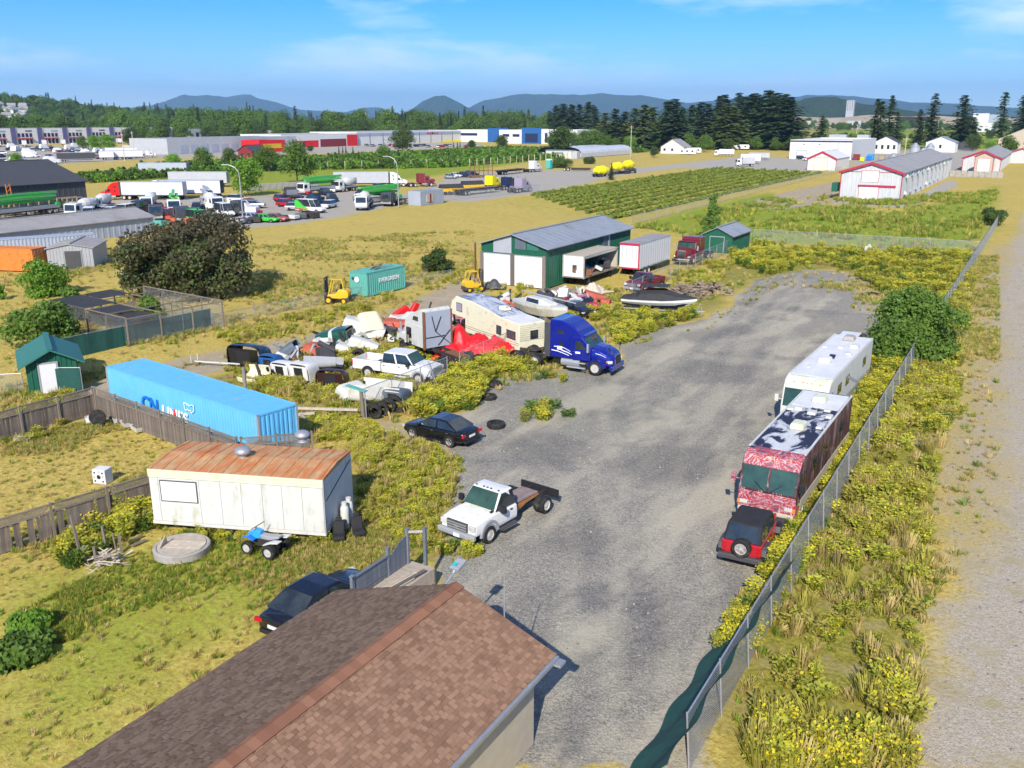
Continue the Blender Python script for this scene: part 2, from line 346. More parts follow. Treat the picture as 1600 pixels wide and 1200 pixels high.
dirt = mx(mask([(80, 650), (130, 600), (330, 552), (480, 524), (600, 490), (700, 445), (745, 428), (790, 440), (720, 482), (650, 505), (520, 548), (440, 562), (330, 582), (235, 604), (150, 660)], 1.6),
          mask([(1285, 420), (1330, 425), (1400, 480), (1400, 520), (1355, 530), (1330, 500), (1320, 460)], 2.5),
          mask([(1140, 322), (1230, 300), (1310, 283), (1312, 316), (1225, 326)], 2.0),
          mask([(1440, 700), (1500, 560), (1530, 430), (1560, 380), (1590, 380), (1585, 700), (1560, 860), (1470, 940)], 4) * .8,
          mask([(-300, 252), (900, 226), (860, 234), (350, 262), (140, 268), (-300, 300)], 8) * .3,
          mask([(660, 690), (735, 645), (780, 590), (850, 578), (880, 600), (820, 640)], 1.5) * .55,
          mask([(560, 660), (640, 650), (660, 670), (640, 690), (580, 680)], 1.2) * .7)
green = mx(mask([(985, 350), (1040, 335), (1200, 300), (1310, 330), (1420, 330), (1560, 290), (1548, 360), (1525, 398), (1180, 378), (1100, 372)], 3) * .85,
           mask([(760, 312), (850, 302), (1180, 262), (1310, 268), (1240, 284), (980, 352), (880, 338), (800, 330)], 3) * .3,
           mask([(20, 990), (60, 940), (110, 915), (200, 880), (250, 850), (330, 830), (430, 850), (330, 890), (240, 920), (190, 950), (110, 985), (60, 1010)], 1.2) * .72,
           mask([(250, 830), (420, 835), (560, 870), (500, 900), (330, 880)], 1.2) * .5,
           mask([(-20, 1200), (-20, 900), (240, 840), (420, 850), (640, 880), (420, 980), (300, 1080), (200, 1200)], 3) * .62,
           mask([(1350, 215), (1240, 205), (1240, 196), (1900, 196), (1900, 214), (1620, 226), (1420, 240)], 12),
           mask([(170, 275), (380, 250), (860, 232), (960, 234), (660, 278), (400, 305), (350, 285), (200, 290)], 4) * .8,
           mask([(560, 262), (760, 256), (770, 268), (640, 275)], 3) * .6,
           mask([(0, 640), (120, 590), (150, 640), (20, 680)], 1) * .3,
           mask([(240, 210), (1600, 200), (1900, 190), (-300, 190), (-300, 215)], 20) * .55)
weedy = mx(mask([(560, 660), (620, 690), (700, 720), (690, 800), (700, 880), (640, 870), (560, 800), (555, 700)], 1.2),
           mask([(1185, 905), (1260, 740), (1350, 560), (1400, 500), (1440, 560), (1480, 640), (1440, 760), (1430, 960), (1420, 1200), (1130, 1200), (1130, 1010)], 1.2) * .8,
           mask([(300, 590), (420, 565), (640, 520), (900, 520), (1060, 450), (1180, 385), (1520, 400), (1480, 480), (1400, 470), (1300, 420), (1180, 440), (1100, 495), (970, 520), (830, 580), (740, 640), (640, 650), (440, 690), (430, 630)], 1.5) * .75,
           mask([(330, 470), (500, 480), (640, 452), (740, 405), (750, 430), (620, 490), (480, 520), (330, 545)], 1.5) * .35)
z = ((fbm(PX, PY, 3.0, 3) - .5) * .16 + (fbm(PX + 5, PY, 14, 2) - .5) * .22) * np.clip(1 - gravel - road - dirt - lot, 0, 1)
near = (PY < 260); z = np.where(near, z, z * .4) - 0.02
# flatten where things stand close to the camera's yard
ny, nx = GX.shape; GZ = z.reshape(ny, nx)
me = bpy.data.meshes.new('ground')
idx = np.arange(nx * ny).reshape(ny, nx)
F = np.stack([idx[:-1, :-1], idx[:-1, 1:], idx[1:, 1:], idx[1:, :-1]], -1).reshape(-1, 4)
me.vertices.add(nx * ny); me.vertices.foreach_set('co', np.stack([PX, PY, z], 1).astype(np.float32).ravel())
me.loops.add(F.size); me.loops.foreach_set('vertex_index', F.ravel().astype(np.int32))
me.polygons.add(len(F)); me.polygons.foreach_set('loop_start', (np.arange(len(F)) * 4).astype(np.int32)); me.polygons.foreach_set('loop_total', np.full(len(F), 4, np.int32))
me.update(); me.validate()
for nm, chans in (('cover_a', (gravel, dirt, green)), ('cover_b', (lot, road, weedy)), ('cover_c', (track, dark, dark))):
    at = me.attributes.new(nm, 'FLOAT_COLOR', 'POINT'); at.data.foreach_set('color', np.stack([*chans, np.ones_like(gravel)], 1).astype(np.float32).ravel())
me.polygons.foreach_set('use_smooth', np.ones(len(F), bool))
ground = tag(bpy.data.objects.new('ground', me), kind='structure'); COL.objects.link(ground)

gm = bpy.data.materials.new('ground_cover'); gm.use_nodes = True; me.materials.append(gm)
n = gm.node_tree.nodes; l = gm.node_tree.links; bs = n['Principled BSDF']; bs.inputs['Roughness'].default_value = .95; bs.inputs['Specular IOR Level'].default_value = .1
geo = n.new('ShaderNodeNewGeometry')
def nz(scale, det=5, rough=.6, dist=0.0, stretch=None):
    t = n.new('ShaderNodeTexNoise'); t.inputs['Scale'].default_value = scale; t.inputs['Detail'].default_value = det; t.inputs['Roughness'].default_value = rough; t.inputs['Distortion'].default_value = dist
    if stretch:
        mp = n.new('ShaderNodeMapping'); mp.inputs['Scale'].default_value = stretch; l.new(geo.outputs['Position'], mp.inputs[0]); l.new(mp.outputs[0], t.inputs['Vector'])
    else: l.new(geo.outputs['Position'], t.inputs['Vector'])
    return t.outputs[0]
def mr(v, a, b, c=0., d=1.):
    t = n.new('ShaderNodeMapRange'); l.new(v, t.inputs[0])
    for k, q in zip((1, 2, 3, 4), (a, b, c, d)): t.inputs[k].default_value = q
    return t.outputs[0]
def math_(op, a, b):
    t = n.new('ShaderNodeMath'); t.operation = op
    for k, q in enumerate((a, b)):
        if isinstance(q, (int, float)): t.inputs[k].default_value = q
        else: l.new(q, t.inputs[k])
    return t.outputs[0]
def mixc(f, a, b):
    t = n.new('ShaderNodeMixRGB')
    for k, q in enumerate((f, a, b)):
        if isinstance(q, tuple): t.inputs[k].default_value = (*q, 1)
        elif isinstance(q, (int, float)): t.inputs[k].default_value = q
        else: l.new(q, t.inputs[k])
    return t.outputs[0]
def attr(nm):
    a = n.new('ShaderNodeAttribute'); a.attribute_name = nm; s = n.new('ShaderNodeSeparateColor'); l.new(a.outputs['Color'], s.inputs[0]); return s.outputs
A, B, C3 = attr('cover_a'), attr('cover_b'), attr('cover_c')
big = nz(.05, 2); mid = nz(.55, 4, .65); fine = nz(5.5, 2, .7); vfine = nz(26, 1, .7); streak = nz(.35, 3, .6, 0, (1, .25, 1))
edge = math_('ADD', math_('MULTIPLY', math_('SUBTRACT', mid, .5), .75), math_('MULTIPLY', math_('SUBTRACT', fine, .5), .55))
def cover(ch, sharp=.13): return mr(math_('ADD', ch, edge), .5 - sharp, .5 + sharp)
dry = mixc(mr(fine, .3, .7), (.30, .23, .050), (.60, .475, .135))
dry = mixc(mr(big, .35, .65), dry, mixc(mr(fine, .3, .7), (.34, .25, .05), (.64, .49, .14)))
dry = mixc(math_('MULTIPLY', mr(mid, .52, .70), .6), dry, mixc(mr(fine, .35, .65), (.17, .17, .022), (.36, .33, .055)))
grn = mixc(mr(fine, .3, .7), (.11, .165, .010), (.30, .385, .035)); grn = mixc(mr(mid, .46, .72), grn, (.34, .31, .05))
wdy = mixc(mr(fine, .3, .7), (.14, .14, .022), (.36, .32, .06)); wdy = mixc(mr(mid, .5, .7), wdy, mixc(mr(vfine, .3, .7), (.24, .19, .09), (.46, .37, .18)))
drt = mixc(mr(vfine, .3, .7), (.25, .20, .13), (.47, .39, .265)); drt = mixc(mr(mid, .45, .7), drt, (.43, .365, .26))
speck = mr(vfine, .32, .68); vsp = n.new('ShaderNodeTexVoronoi'); vsp.inputs['Scale'].default_value = 17; l.new(geo.outputs['Position'], vsp.inputs['Vector'])
sc_ = n.new('ShaderNodeSeparateColor'); l.new(vsp.outputs['Color'], sc_.inputs[0])
stone = math_('ADD', math_('MULTIPLY', speck, .5), math_('MULTIPLY', sc_.outputs[0], .5))
grv = mixc(stone, (.105, .098, .080), (.45, .42, .35))
grv = mixc(math_('MULTIPLY', mr(streak, .48, .62), .6), grv, (.52, .465, .345))
patch = nz(.13, 4, .66, 0)
grv = mixc(math_('MULTIPLY', mr(patch, .52, .66), .7), grv, mixc(stone, (.055, .054, .055), (.22, .215, .205)))
grv = mixc(math_('MULTIPLY', mr(big, .5, .62), .22), grv, (.25, .25, .175))
grv = mixc(math_('MULTIPLY', cover(C3[0], .3), .65), grv, mixc(stone, (.26, .235, .18), (.50, .46, .36))); grv = mixc(math_('MULTIPLY', cover(C3[1], .35), .5), grv, mixc(stone, (.045, .044, .044), (.20, .195, .185)))
ltc = mixc(mr(mid, .35, .65), mixc(speck, (.30, .28, .24), (.44, .42, .37)), (.38, .34, .27)); rdc = mixc(stone, (.27, .23, .17), (.54, .475, .37)); rdc = mixc(mr(mid, .52, .72), rdc, (.36, .30, .16))
c = mixc(cover(A[2], .3), dry, grn); c = mixc(cover(B[2], .2), c, wdy); c = mixc(cover(A[1], .2), c, drt)
c = mixc(cover(B[0], .2), c, ltc); c = mixc(cover(B[1], .2), c, rdc); c = mixc(cover(A[0], .12), c, grv)
l.new(c, bs.inputs['Base Color'])
bp = n.new('ShaderNodeBump'); bp.inputs['Strength'].default_value = .8; bp.inputs['Distance'].default_value = .06
hgt = math_('ADD', math_('MULTIPLY', fine, .8), math_('MULTIPLY', vfine, .45)); l.new(hgt, bp.inputs['Height']); l.new(bp.outputs[0], bs.inputs['Normal'])
# ================================================================ vehicle builders (x forward, y left, z up)
_tm = {}
def wheel(t, x, y, r, w, rimmat='rim', spokes=5, name='wheel', lean=0.0, steer=0.0, dual=False):
    """tyre with a rim as its sub-part; y sign says which side is outside"""
    s = 1 if y > 0 else -1; key = (round(r, 3), round(w, 3), s, rimmat, spokes, dual)
    if key not in _tm:
        W = w * (2.15 if dual else 1.0); h = W / 2; g = .045 if dual else 0
        prof = [(r * .60, -h), (r * .93, -h), (r, -h * .72), (r, h * .72), (r * .93, h), (r * .60, h), (r * .60, -h)]
        if dual: prof = [(r * .6, -h), (r * .93, -h), (r, -h * .85), (r, -.05), (r * .84, 0), (r, .05), (r, h * .85), (r * .93, h), (r * .6, h), (r * .6, -h)]
        a = MB().lathe(prof, 22, axis='y', caps=False).mesh('wheel', 'rubber')
        b = MB(); o = s * h
        b.lathe([(r * .61, o * .55), (r * .62, o * .96), (r * .55, o * .98), (r * .52, o * .55)], 20, axis='y')
        if spokes:
            for k in range(spokes):
                t0 = 2 * PI * k / spokes; b.bar((r * .10 * math.cos(t0), o * .85, r * .10 * math.sin(t0)), (r * .56 * math.cos(t0), o * .85, r * .56 * math.sin(t0)), r * .16, r * .05)
            b.lathe([(r * .03, o * .9), (r * .15, o * .9), (r * .15, o * .6), (r * .03, o * .6)], 12, axis='y')
            b.lathe([(r * .5, o * .45), (r * .05, o * .45), (r * .05, o * .40), (r * .5, o * .40)], 14, axis='y')
        else:
            b.lathe([(r * .54, o * .80), (r * .30, o * .50), (r * .28, o * .92), (r * .10, o * .98), (r * .01, o * .98)], 16, axis='y')
        b = b.mesh('rim', rimmat); a.shade_smooth() if hasattr(a, 'shade_smooth') else 0
        _tm[key] = (a, b)
    a, b = _tm[key]
    o = bpy.data.objects.new(name, a); COL.objects.link(o); o.parent = t; o.location = (x, y - s * (w * .5 if dual else 0), r); o.rotation_euler = (lean, 0, steer)
    q = bpy.data.objects.new('rim', b); COL.objects.link(q); q.parent = o
    return o
def panel(t, name, m, pts, shrink=0.06, off=0.012, thick=0.02):
    """a pane let onto a four-cornered face, a little proud of it"""
    p = [Vector(a) for a in pts]; c = sum(p, Vector()) / len(p); nrm = (p[1] - p[0]).cross(p[2] - p[1]).normalized()
    q = []
    for a in p:
        d = c - a; q.append(a + d.normalized() * min(shrink * 1.4, d.length * .45))
    top = [a + nrm * off for a in q]; bot = [a - nrm * thick for a in q]; k = len(p)
    return MB().add(top + bot, [tuple(range(k)), tuple(range(2 * k - 1, k - 1, -1))] + [(i, k + i, k + (i + 1) % k, (i + 1) % k) for i in range(k)]).build(name, m, t)
def body_ring(x, w, zb, zt, crown=0.03, tuck=0.93, sh=0.1):
    h = zt - zb
    half = [(w * tuck, zb), (w, zb + h * .22), (w * 1.0, zb + h * .55), (w * .97, zt - h * sh), (w * .86, zt), (w * .4, zt + crown)]
    return [(x, -a, b) for a, b in half] + [(x, a, b) for a, b in half[::-1]]
def lower_body(t, secs, m, name='body', bevel=0.0):
    return MB().loft([body_ring(*s) for s in secs]).build(name, m, t, smooth=True, bevel=bevel or .03)
def cabin(t, xs, belt, roof, wb, wr, m, glass='glass_dark', glass2=None, name='cabin', posts=(), roofcrown=.03, shrink=.05):
    """frustum cabin: xs = cowl, windscreen top, rear window top, rear base. panes as parts"""
    x0, x1, x2, x3 = xs; b0, b1 = belt if isinstance(belt, tuple) else (belt, belt)
    def corner(x, y, z): return Vector((x, y, z))
    A = [corner(x0, s * wb, b0) for s in (-1, 1)]; Bt = [corner(x1, s * wr, roof) for s in (-1, 1)]; Ct = [corner(x2, s * wr, roof) for s in (-1, 1)]; D = [corner(x3, s * wb, b1) for s in (-1, 1)]
    mm = (x1 + x2) / 2
    mb = MB(); vs = [A[0], A[1], D[1], D[0], Bt[0], Bt[1], Ct[1], Ct[0], Vector((mm, -wr * .97, roof + roofcrown)), Vector((mm, wr * .97, roof + roofcrown))]
    mb.add(vs, [(3, 2, 1, 0), (0, 1, 5, 4), (2, 3, 7, 6), (0, 4, 8, 7, 3), (1, 2, 6, 9, 5), (4, 5, 9, 8), (8, 9, 6, 7)])
    o = mb.build(name, m, t, bevel=.09, seg=3)
    panel(t, 'windscreen', glass, [A[0], A[1], Bt[1], Bt[0]], shrink, .014)
    if abs(x2 - x3) > .05: panel(t, 'rear_window', glass2 or glass, [D[1], D[0], Ct[0], Ct[1]], shrink, .014)
    else: panel(t, 'rear_window', glass2 or glass, [D[1] + (Ct[1] - D[1]) * .45, D[0] + (Ct[0] - D[0]) * .45, Ct[0], Ct[1]], shrink * 1.6, .014)
    cuts = [0.0] + list(posts) + [1.0]
    for s in (0, 1):
        for i in range(len(cuts) - 1):
            u0, u1 = cuts[i], cuts[i + 1]
            lo0 = A[s].lerp(D[s], u0); lo1 = A[s].lerp(D[s], u1); hi0 = Bt[s].lerp(Ct[s], u0); hi1 = Bt[s].lerp(Ct[s], u1)
            q = [lo0, hi0, hi1, lo1] if s == 0 else [lo0, lo1, hi1, hi0]
            if s == 0: q = [lo1, lo0, hi0, hi1]
            panel(t, 'side_window', glass2 or glass, q, shrink, .014)
    return o
def arches(t, xs, w, r, m='black_plastic', mul=1.16):
    for x in xs:
        for s in (-1, 1):
            mb = MB(); k = 14; ring0 = []; ring1 = []
            for i in range(k + 1):
                a = PI * i / k - .0; ring0.append((x + r * mul * math.cos(a), s * (w + .012), r * .95 + r * mul * math.sin(a)))
            ring1 = [(p[0], s * (w - .12), p[2]) for p in ring0]
            n = len(ring0); mb.add(ring0 + ring1, [tuple(range(n)), tuple(range(2 * n - 1, n - 1, -1))] + [(i, n + i, n + (i + 1) % n, (i + 1) % n) for i in range(n)])
            mb.build('wheel_arch', m, t)
def mirrors(t, x, y, z, m, size=(.12, .22, .16)):
    for s in (-1, 1):
        o = MB().cbox((x, s * (y + size[1] * .5), z), size).build('side_mirror', m, t, bevel=.02)
def car(name, label, loc, rz, paint, L=4.6, W=1.80, H=1.42, cat='car', group=None, kind='sedan', rimmat='rim', glass='glass_dark', lod=0, wheelr=.33):
    t = thing(name, label, cat, loc, rz, group); h = W / 2; f = L / 2
    if kind == 'sedan':
        secs = [(-f, h * .80, .42, .86), (-f + .08, h * .90, .30, .93), (-f + .55, h * .98, .22, 1.0), (-f * .45, h, .20, .97), (0, h, .19, .93), (f * .40, h, .20, .92), (f - .75, h * .98, .22, .84), (f - .25, h * .90, .26, .72), (f, h * .72, .34, .60)]
        xs = (f * .44, f * .12, -f * .44, -f * .80); belt = (.90, .97); posts = (.50,)
    elif kind == 'hatch':
        secs = [(-f, h * .88, .40, .95), (-f + .1, h * .95, .28, 1.0), (-f * .5, h, .22, .98), (0, h, .2, .95), (f * .45, h, .22, .93), (f - .6, h * .97, .24, .86), (f - .15, h * .86, .3, .74), (f, h * .75, .36, .64)]
        xs = (f * .48, f * .16, -f * .80, -f * .96); belt = (.92, .98); posts = (.36, .68)
    elif kind == 'suv':
        secs = [(-f, h * .92, .48, 1.05), (-f + .08, h * .97, .36, 1.10), (-f * .5, h, .32, 1.08), (0, h, .3, 1.06), (f * .45, h, .32, 1.06), (f - .4, h * .97, .34, 1.0), (f - .08, h * .92, .4, .9), (f, h * .85, .48, .8)]
        xs = (f * .52, f * .26, -f * .86, -f * .97); belt = (1.06, 1.08); posts = (.34, .66)
    elif kind == 'van':
        secs = [(-f, h * .96, .42, 1.2), (-f + .05, h, .34, 1.25), (-f * .3, h, .3, 1.25), (f * .4, h, .3, 1.2), (f * .62, h, .32, 1.14), (f - .3, h * .95, .36, 1.0), (f - .04, h * .86, .42, .84), (f, h * .8, .48, .75)]
        xs = (f * .64, f * .36, -f * .97, -f * .995); belt = (1.12, 1.24); posts = (.26,)
    ob = lower_body(t, secs, paint); ob.modifiers.clear(); sd = ob.modifiers.new('curve', 'SUBSURF'); sd.levels = sd.render_levels = 2
    cabin(t, xs, belt, H, h * .94, h * .76 if kind != 'van' else h * .86, paint, glass, posts=posts)
    ax = (f * .60, -f * .58) if kind != 'van' else (f * .62, -f * .52)
    arches(t, ax, h, wheelr)
    for x in ax:
        for s in (-1, 1): wheel(t, x, s * (h - .09), wheelr, .22, rimmat, 5)
    zt = secs[-1][3]; zr = secs[0][3]
    for s in (-1, 1):
        MB().cbox((f - .16, s * h * .70, zt + .0), (.26, h * .34, .11), rz=-s * .45).build('headlight', 'lamp_clear', t, bevel=.02)
        MB().cbox((-f + .05, s * h * .78, zr - .10), (.14, h * .40, .15), rz=s * .25).build('tail_light', 'lamp_red', t, bevel=.02)
    MB().cbox((f + .0, 0, .46), (.05, h * 1.0, .14)).build('grille', 'black_plastic', t, bevel=.02)
    MB().cbox((-f - .01, 0, .66), (.03, .50, .12)).build('number_plate', 'plate_white', t)
    MB().cbox((-f + .02, 0, .38), (.12, h * 1.5, .16)).build('bumper', 'black_plastic', t, bevel=.03)
    mirrors(t, xs[0] - .22, h * .92, .98, paint, (.14, .2, .13))
    for s in (-1, 1):
        for x in (xs[0] - .1, (xs[0] + xs[3]) * .5 + .12, xs[3] + .45): MB().box(x - .008, x + .008, s * (h + .004) - .01, s * (h + .004), .32, .86).build('door_seam', 'black_plastic', t)
        for x in ((xs[0] + xs[3]) * .5 + .3, xs[3] + .62): MB().cbox((x, s * (h + .012), .80), (.16, .02, .035)).build('door_handle', 'chrome' if paint == 'black_paint' else paint, t)
        MB().box(-f * .42, f * .42, s * (h - .02) - .02, s * (h - .02) + .03, .17, .27).build('sill', 'black_plastic', t)
    MB().box(f * .42, f * .5, -h * .8, h * .8, belt[0] - .03, belt[0] + .02).build('wiper_cowl', 'black_plastic', t)
    return t
def chassis(t, x0, x1, z=.62, w=.42, m='frame_dark', cross=5):
    mb = MB()
    for s in (-1, 1): mb.box(x0, x1, s * w - .04, s * w + .04, z, z + .22)
    for k in range(cross):
        x = x0 + (x1 - x0) * (k + .5) / cross; mb.box(x - .05, x + .05, -w, w, z + .03, z + .16)
    return mb.build('chassis', m, t)
def semi(name, label, loc, rz, paint, cat='truck', group=None, aero=True, tank='silver', sleeper=True, ax=(-4.6, -5.9), roof=3.85, rimmat='rim', detail=True, backx=None):
    """highway tractor; origin on the ground under the front axle"""
    t = thing(name, label, cat, loc, rz, group); h = 1.22
    bx = backx if backx is not None else (-3.55 if sleeper else -2.2)
    chassis(t, ax[-1] - .9, 1.0, .70, .43)
    # hood
    if aero:
        hood = [(-.35, 1.10, 1.08, 2.02), (.3, 1.10, .98, 1.92), (.8, 1.06, .80, 1.72), (1.12, .94, .62, 1.52), (1.28, .62, .60, 1.32)]
    else:
        hood = [(-.35, .98, 1.0, 2.02), (.3, .95, .95, 1.98), (.9, .92, .9, 1.92), (1.2, .88, .85, 1.84)]
    rings = []
    for x, w, zb, zt in hood:
        half = [(w * .96, zb), (w, zb + (zt - zb) * .45), (w * .93, zb + (zt - zb) * .80), (w * .70, zt), (w * .3, zt + .05)]
        rings.append([(x, -a, b) for a, b in half] + [(x, a, b) for a, b in half[::-1]])
    MB().loft(rings).build('hood', paint, t, bevel=.05)
    for s in (-1, 1):   # fenders round the steering wheels
        k = 10; r0 = [(.62 * math.cos(PI * i / k), .52 + .66 * math.sin(PI * i / k)) for i in range(k + 1)]
        poly = [(p[0], p[1]) for p in r0] + [(p[0] * .86, .52 + (p[1] - .52) * .86) for p in r0[::-1]]
        MB().prism(poly, s * .82, s * 1.16, 'y').build('fender', paint, t, bevel=.02)
    MB().cbox((1.22 if aero else 1.32, 0, .62), (.22, 2.30, .38)).build('bumper', paint if aero else 'chrome', t, bevel=.06)
    MB().box(.40, .82, -1.16, -.9, .62, .95).box(.40, .82, .9, 1.16, .62, .95).build('fender_skirt', paint, t, bevel=.04)
    g = MB().cbox((1.27 if aero else 1.23, 0, 1.12 if aero else 1.35), (.06, .98 if aero else 1.1, .70 if aero else .95), ry=-.12 if aero else 0).build('grille', 'chrome', t, bevel=.02)
    gm_ = MB()
    for k in range(7): gm_.cbox((1.305 if aero else 1.265, -.42 + k * .14, 1.12 if aero else 1.35), (.02, .085, .62 if aero else .86), ry=-.12 if aero else 0)
    gm_.build('grille_opening', 'black_plastic', g)
    for s in (-1, 1):
        MB().cbox((1.05, s * .92, 1.05), (.36, .24, .22), rz=-s * .7).build('headlight', 'lamp_clear', t, bevel=.05)
        MB().cbox((.92, s * 1.055, 1.08), (.16, .05, .14), rz=-s * .25).build('turn_signal', 'lamp_amber', t, bevel=.02)
    # cab
    zc = 2.72 if sleeper and aero else 2.75
    cx0, cx1 = -.30, -1.75
    cabp = [(cx0 - .06, 1.02), (cx0, 1.95), (cx0 - .72 if aero else cx0 - .25, zc), (cx1, zc), (cx1, .95)]
    MB().prism(cabp, -h, h, 'y').build('cab', paint, t, bevel=.07)
    p0, p1 = Vector((cx0, 0, 1.95)), Vector((cabp[2][0], 0, zc))
    a0 = p0.lerp(p1, .05); a1 = p0.lerp(p1, .90)
    panel(t, 'windscreen', 'glass_green', [(a0.x, -h * .94, a0.z), (a0.x, h * .94, a0.z), (a1.x, h * .90, a1.z), (a1.x, -h * .90, a1.z)], .03, .02)
    MB().cbox((.5 * (p0.x + p1.x) + .03, 0, .5 * (p0.z + p1.z)), (.03, .04, .78), ry=-.0).build('wiper_post', 'black_plastic', t)
    for s in (-1, 1):
        w0 = [(-.62, s * h, 1.78), (-1.55, s * h, 1.78), (-1.55, s * h, 2.42), (-1.02, s * h, 2.42)]
        panel(t, 'side_window', 'glass_dark', w0 if s > 0 else w0[::-1], .03, .012)
        d = MB().box(-1.66, -.50, s * h - .01, s * h + .012, 1.02, 1.72).build('door', paint, t)
        MB().cbox((-1.56, s * (h + .02), 1.62), (.18, .03, .04)).build('handle', 'chrome', d)
        MB().cbox((-.42, s * (h + .26), 2.02), (.13, .20, .62)).cbox((-.42, s * (h + .12), 1.85), (.05, .28, .05)).build('side_mirror', 'grey_paint', t, bevel=.03)
    # sleeper and roof fairing
    if sleeper:
        if aero:
            k = 9; prof = []
            for i in range(k + 1):
                u = i / k; prof.append((cx0 - .55 - u * 2.0, zc - .10 + (roof - zc + .10) * math.sin(u * PI / 2) ** .85))
            poly = [(cx0 - .60, zc - .25)] + prof + [(bx, roof), (bx, 1.0), (cx1 + .02, 1.0), (cx1 + .02, zc - .25)]
            rings = []
            for yy, sc in ((-h, 0), (-h * .98, 0), (h * .98, 0), (h, 0)): pass
            MB().prism(poly, -h * .985, h * .985, 'y').build('sleeper', paint, t, bevel=.16, seg=3)
            for s in (-1, 1):
                w0 = [(-2.25, s * h * .985, 2.75), (-2.95, s * h * .985, 2.75), (-2.95, s * h * .985, 3.12), (-2.62, s * h * .985, 3.12)]
                panel(t, 'sleeper_window', 'glass_dark', w0 if s > 0 else w0[::-1], .03, .012)
                w0 = [(-2.45, s * h * .985, 1.82), (-2.80, s * h * .985, 1.82), (-2.80, s * h * .985, 2.22), (-2.45, s * h * .985, 2.22)]
                panel(t, 'sleeper_window', 'glass_dark', w0 if s > 0 else w0[::-1], .02, .012)
                MB().box(bx - .42, bx + .02, s * h * .98 - .02, s * h * .98 + .02, 1.0, roof - .25).build('side_extender', 'dark_grey', t)
        else:
            MB().prism([(cx1 + .02, 1.0), (cx1 + .02, roof - .25), (cx1 - .25, roof), (bx, roof), (bx, 1.0)], -h, h, 'y').build('sleeper', paint, t, bevel=.08)
        vis = MB()
        vis.cbox((cabp[2][0] + .08, 0, zc + .05), (.25, h * 1.7, .06), ry=.25).build('sun_visor', paint, t)
    if not aero:
        for s in (-1, 1): MB().cyl((cx1 - .12, s * (h - .05), 1.0), (cx1 - .12, s * (h - .05), roof + .35), .075, n=10).build('exhaust_stack', 'chrome', t, smooth=False)
    for s in (-1, 1):
        MB().cyl((-1.20, s * .92, .72), (min(bx + .9, -2.2), s * .92, .72), .31, n=18).build('fuel_tank', tank, t)
        MB().box(-2.15, -.72, s * 1.16 - .14, s * 1.16 + .06, .40, .47).box(-2.15, -.72, s * 1.16 - .10, s * 1.16 + .04, .76, .82).build('step', 'alu', t)
    MB().lathe([(.02, 1.10), (.48, 1.10), (.50, 1.04), (.50, 1.0), (.02, 1.0)], 18, c=((ax[0] + ax[-1]) / 2, 0, 0)).build('fifth_wheel_plate', 'frame_dark', t)
    MB().box(bx - .9, bx - .1, -.40, .40, .92, 1.0).build('deck_plate', 'alu', t)
    for s in (-1, 1):
        wheel(t, 0, s * 1.05, .52, .29, rimmat, 0)
        for x in ax: wheel(t, x, s * 1.20, .52, .28, rimmat, 0, dual=True)
        MB().cbox((ax[-1] - .80, s * .82, .55), (.03, .62, .70)).build('mud_flap', 'black_plastic', t)
        MB().cbox((ax[-1] - .90, s * .62, .86), (.05, .16, .1)).build('tail_light', 'lamp_red', t)
    return t
def box_trailer(name, label, loc, rz, L=14.6, W=2.55, z0=1.15, z1=4.0, side='white_clean', roofm='alu', cat='trailer', group=None, ribs=0, doors=True, wheels=(-5.9, -4.6), skirt=False, front=None, legs=True, doorm=None):
    """van trailer; origin on the ground in the middle, x forward"""
    t = thing(name, label, cat, loc, rz, group); h = W / 2; f = L / 2
    MB().box(-f, f, -h, h, z0, z1).build('body', side, t, bevel=.03)
    MB().box(-f + .02, f - .02, -h + .02, h - .02, z1 + .002, z1 + .03).build('roof', roofm, t)
    for s in (-1, 1):
        MB().box(-f, f, s * h - .02, s * h + .03, z1 - .12, z1 + .02).build('top_rail', 'alu', t)
        MB().box(-f, f, s * h - .02, s * h + .03, z0 - .06, z0 + .12).build('bottom_rail', 'alu', t)
        if ribs:
            mb = MB()
            for k in range(1, ribs): x = -f + L * k / ribs; mb.box(x - .03, x + .03, s * h - .01, s * h + .02, z0 + .12, z1 - .12)
            mb.build('seam_strip', roofm, t)
    if doors:
        for s in (-1, 1):
            d = MB().box(-f - .04, -f + .01, min(s * .03, s * (h - .07)), max(s * .03, s * (h - .07)), z0 + .06, z1 - .12).build('door', doorm or side, t)
            q = MB()
            for yy in (s * h * .3, s * h * .7): q.cyl((-f - .06, yy, z0 + .1), (-f - .06, yy, z1 - .2), .02, n=6)
            q.build('lock_rod', 'steel', d)
        MB().box(-f - .03, -f + .02, -h, h, z0 - .08, z0 + .04).box(-f - .03, -f + .02, -h, h, z1 - .10, z1 + .02).build('door_frame', 'steel', t)
        for s in (-1, 1): MB().cbox((-f - .04, s * h * .8, z0 - .02), (.03, .2, .08)).build('tail_light', 'lamp_red', t)
    for x in wheels:
        for s in (-1, 1): wheel(t, x, s * (h - .03), .50, .27, 'rim', 0, dual=True)
    MB().box(-f + .6, f - 1.0, -.5, -.4, z0 - .35, z0 - .05).box(-f + .6, f - 1.0, .4, .5, z0 - .35, z0 - .05).build('chassis', 'frame_dark', t)
    if legs:
        for s in (-1, 1): MB().box(f - 3.0, f - 2.88, s * .7 - .06, s * .7 + .06, .05, z0 - .05).box(f - 3.1, f - 2.78, s * .7 - .12, s * .7 + .12, 0, .05).build('landing_leg', 'steel', t)
    return t
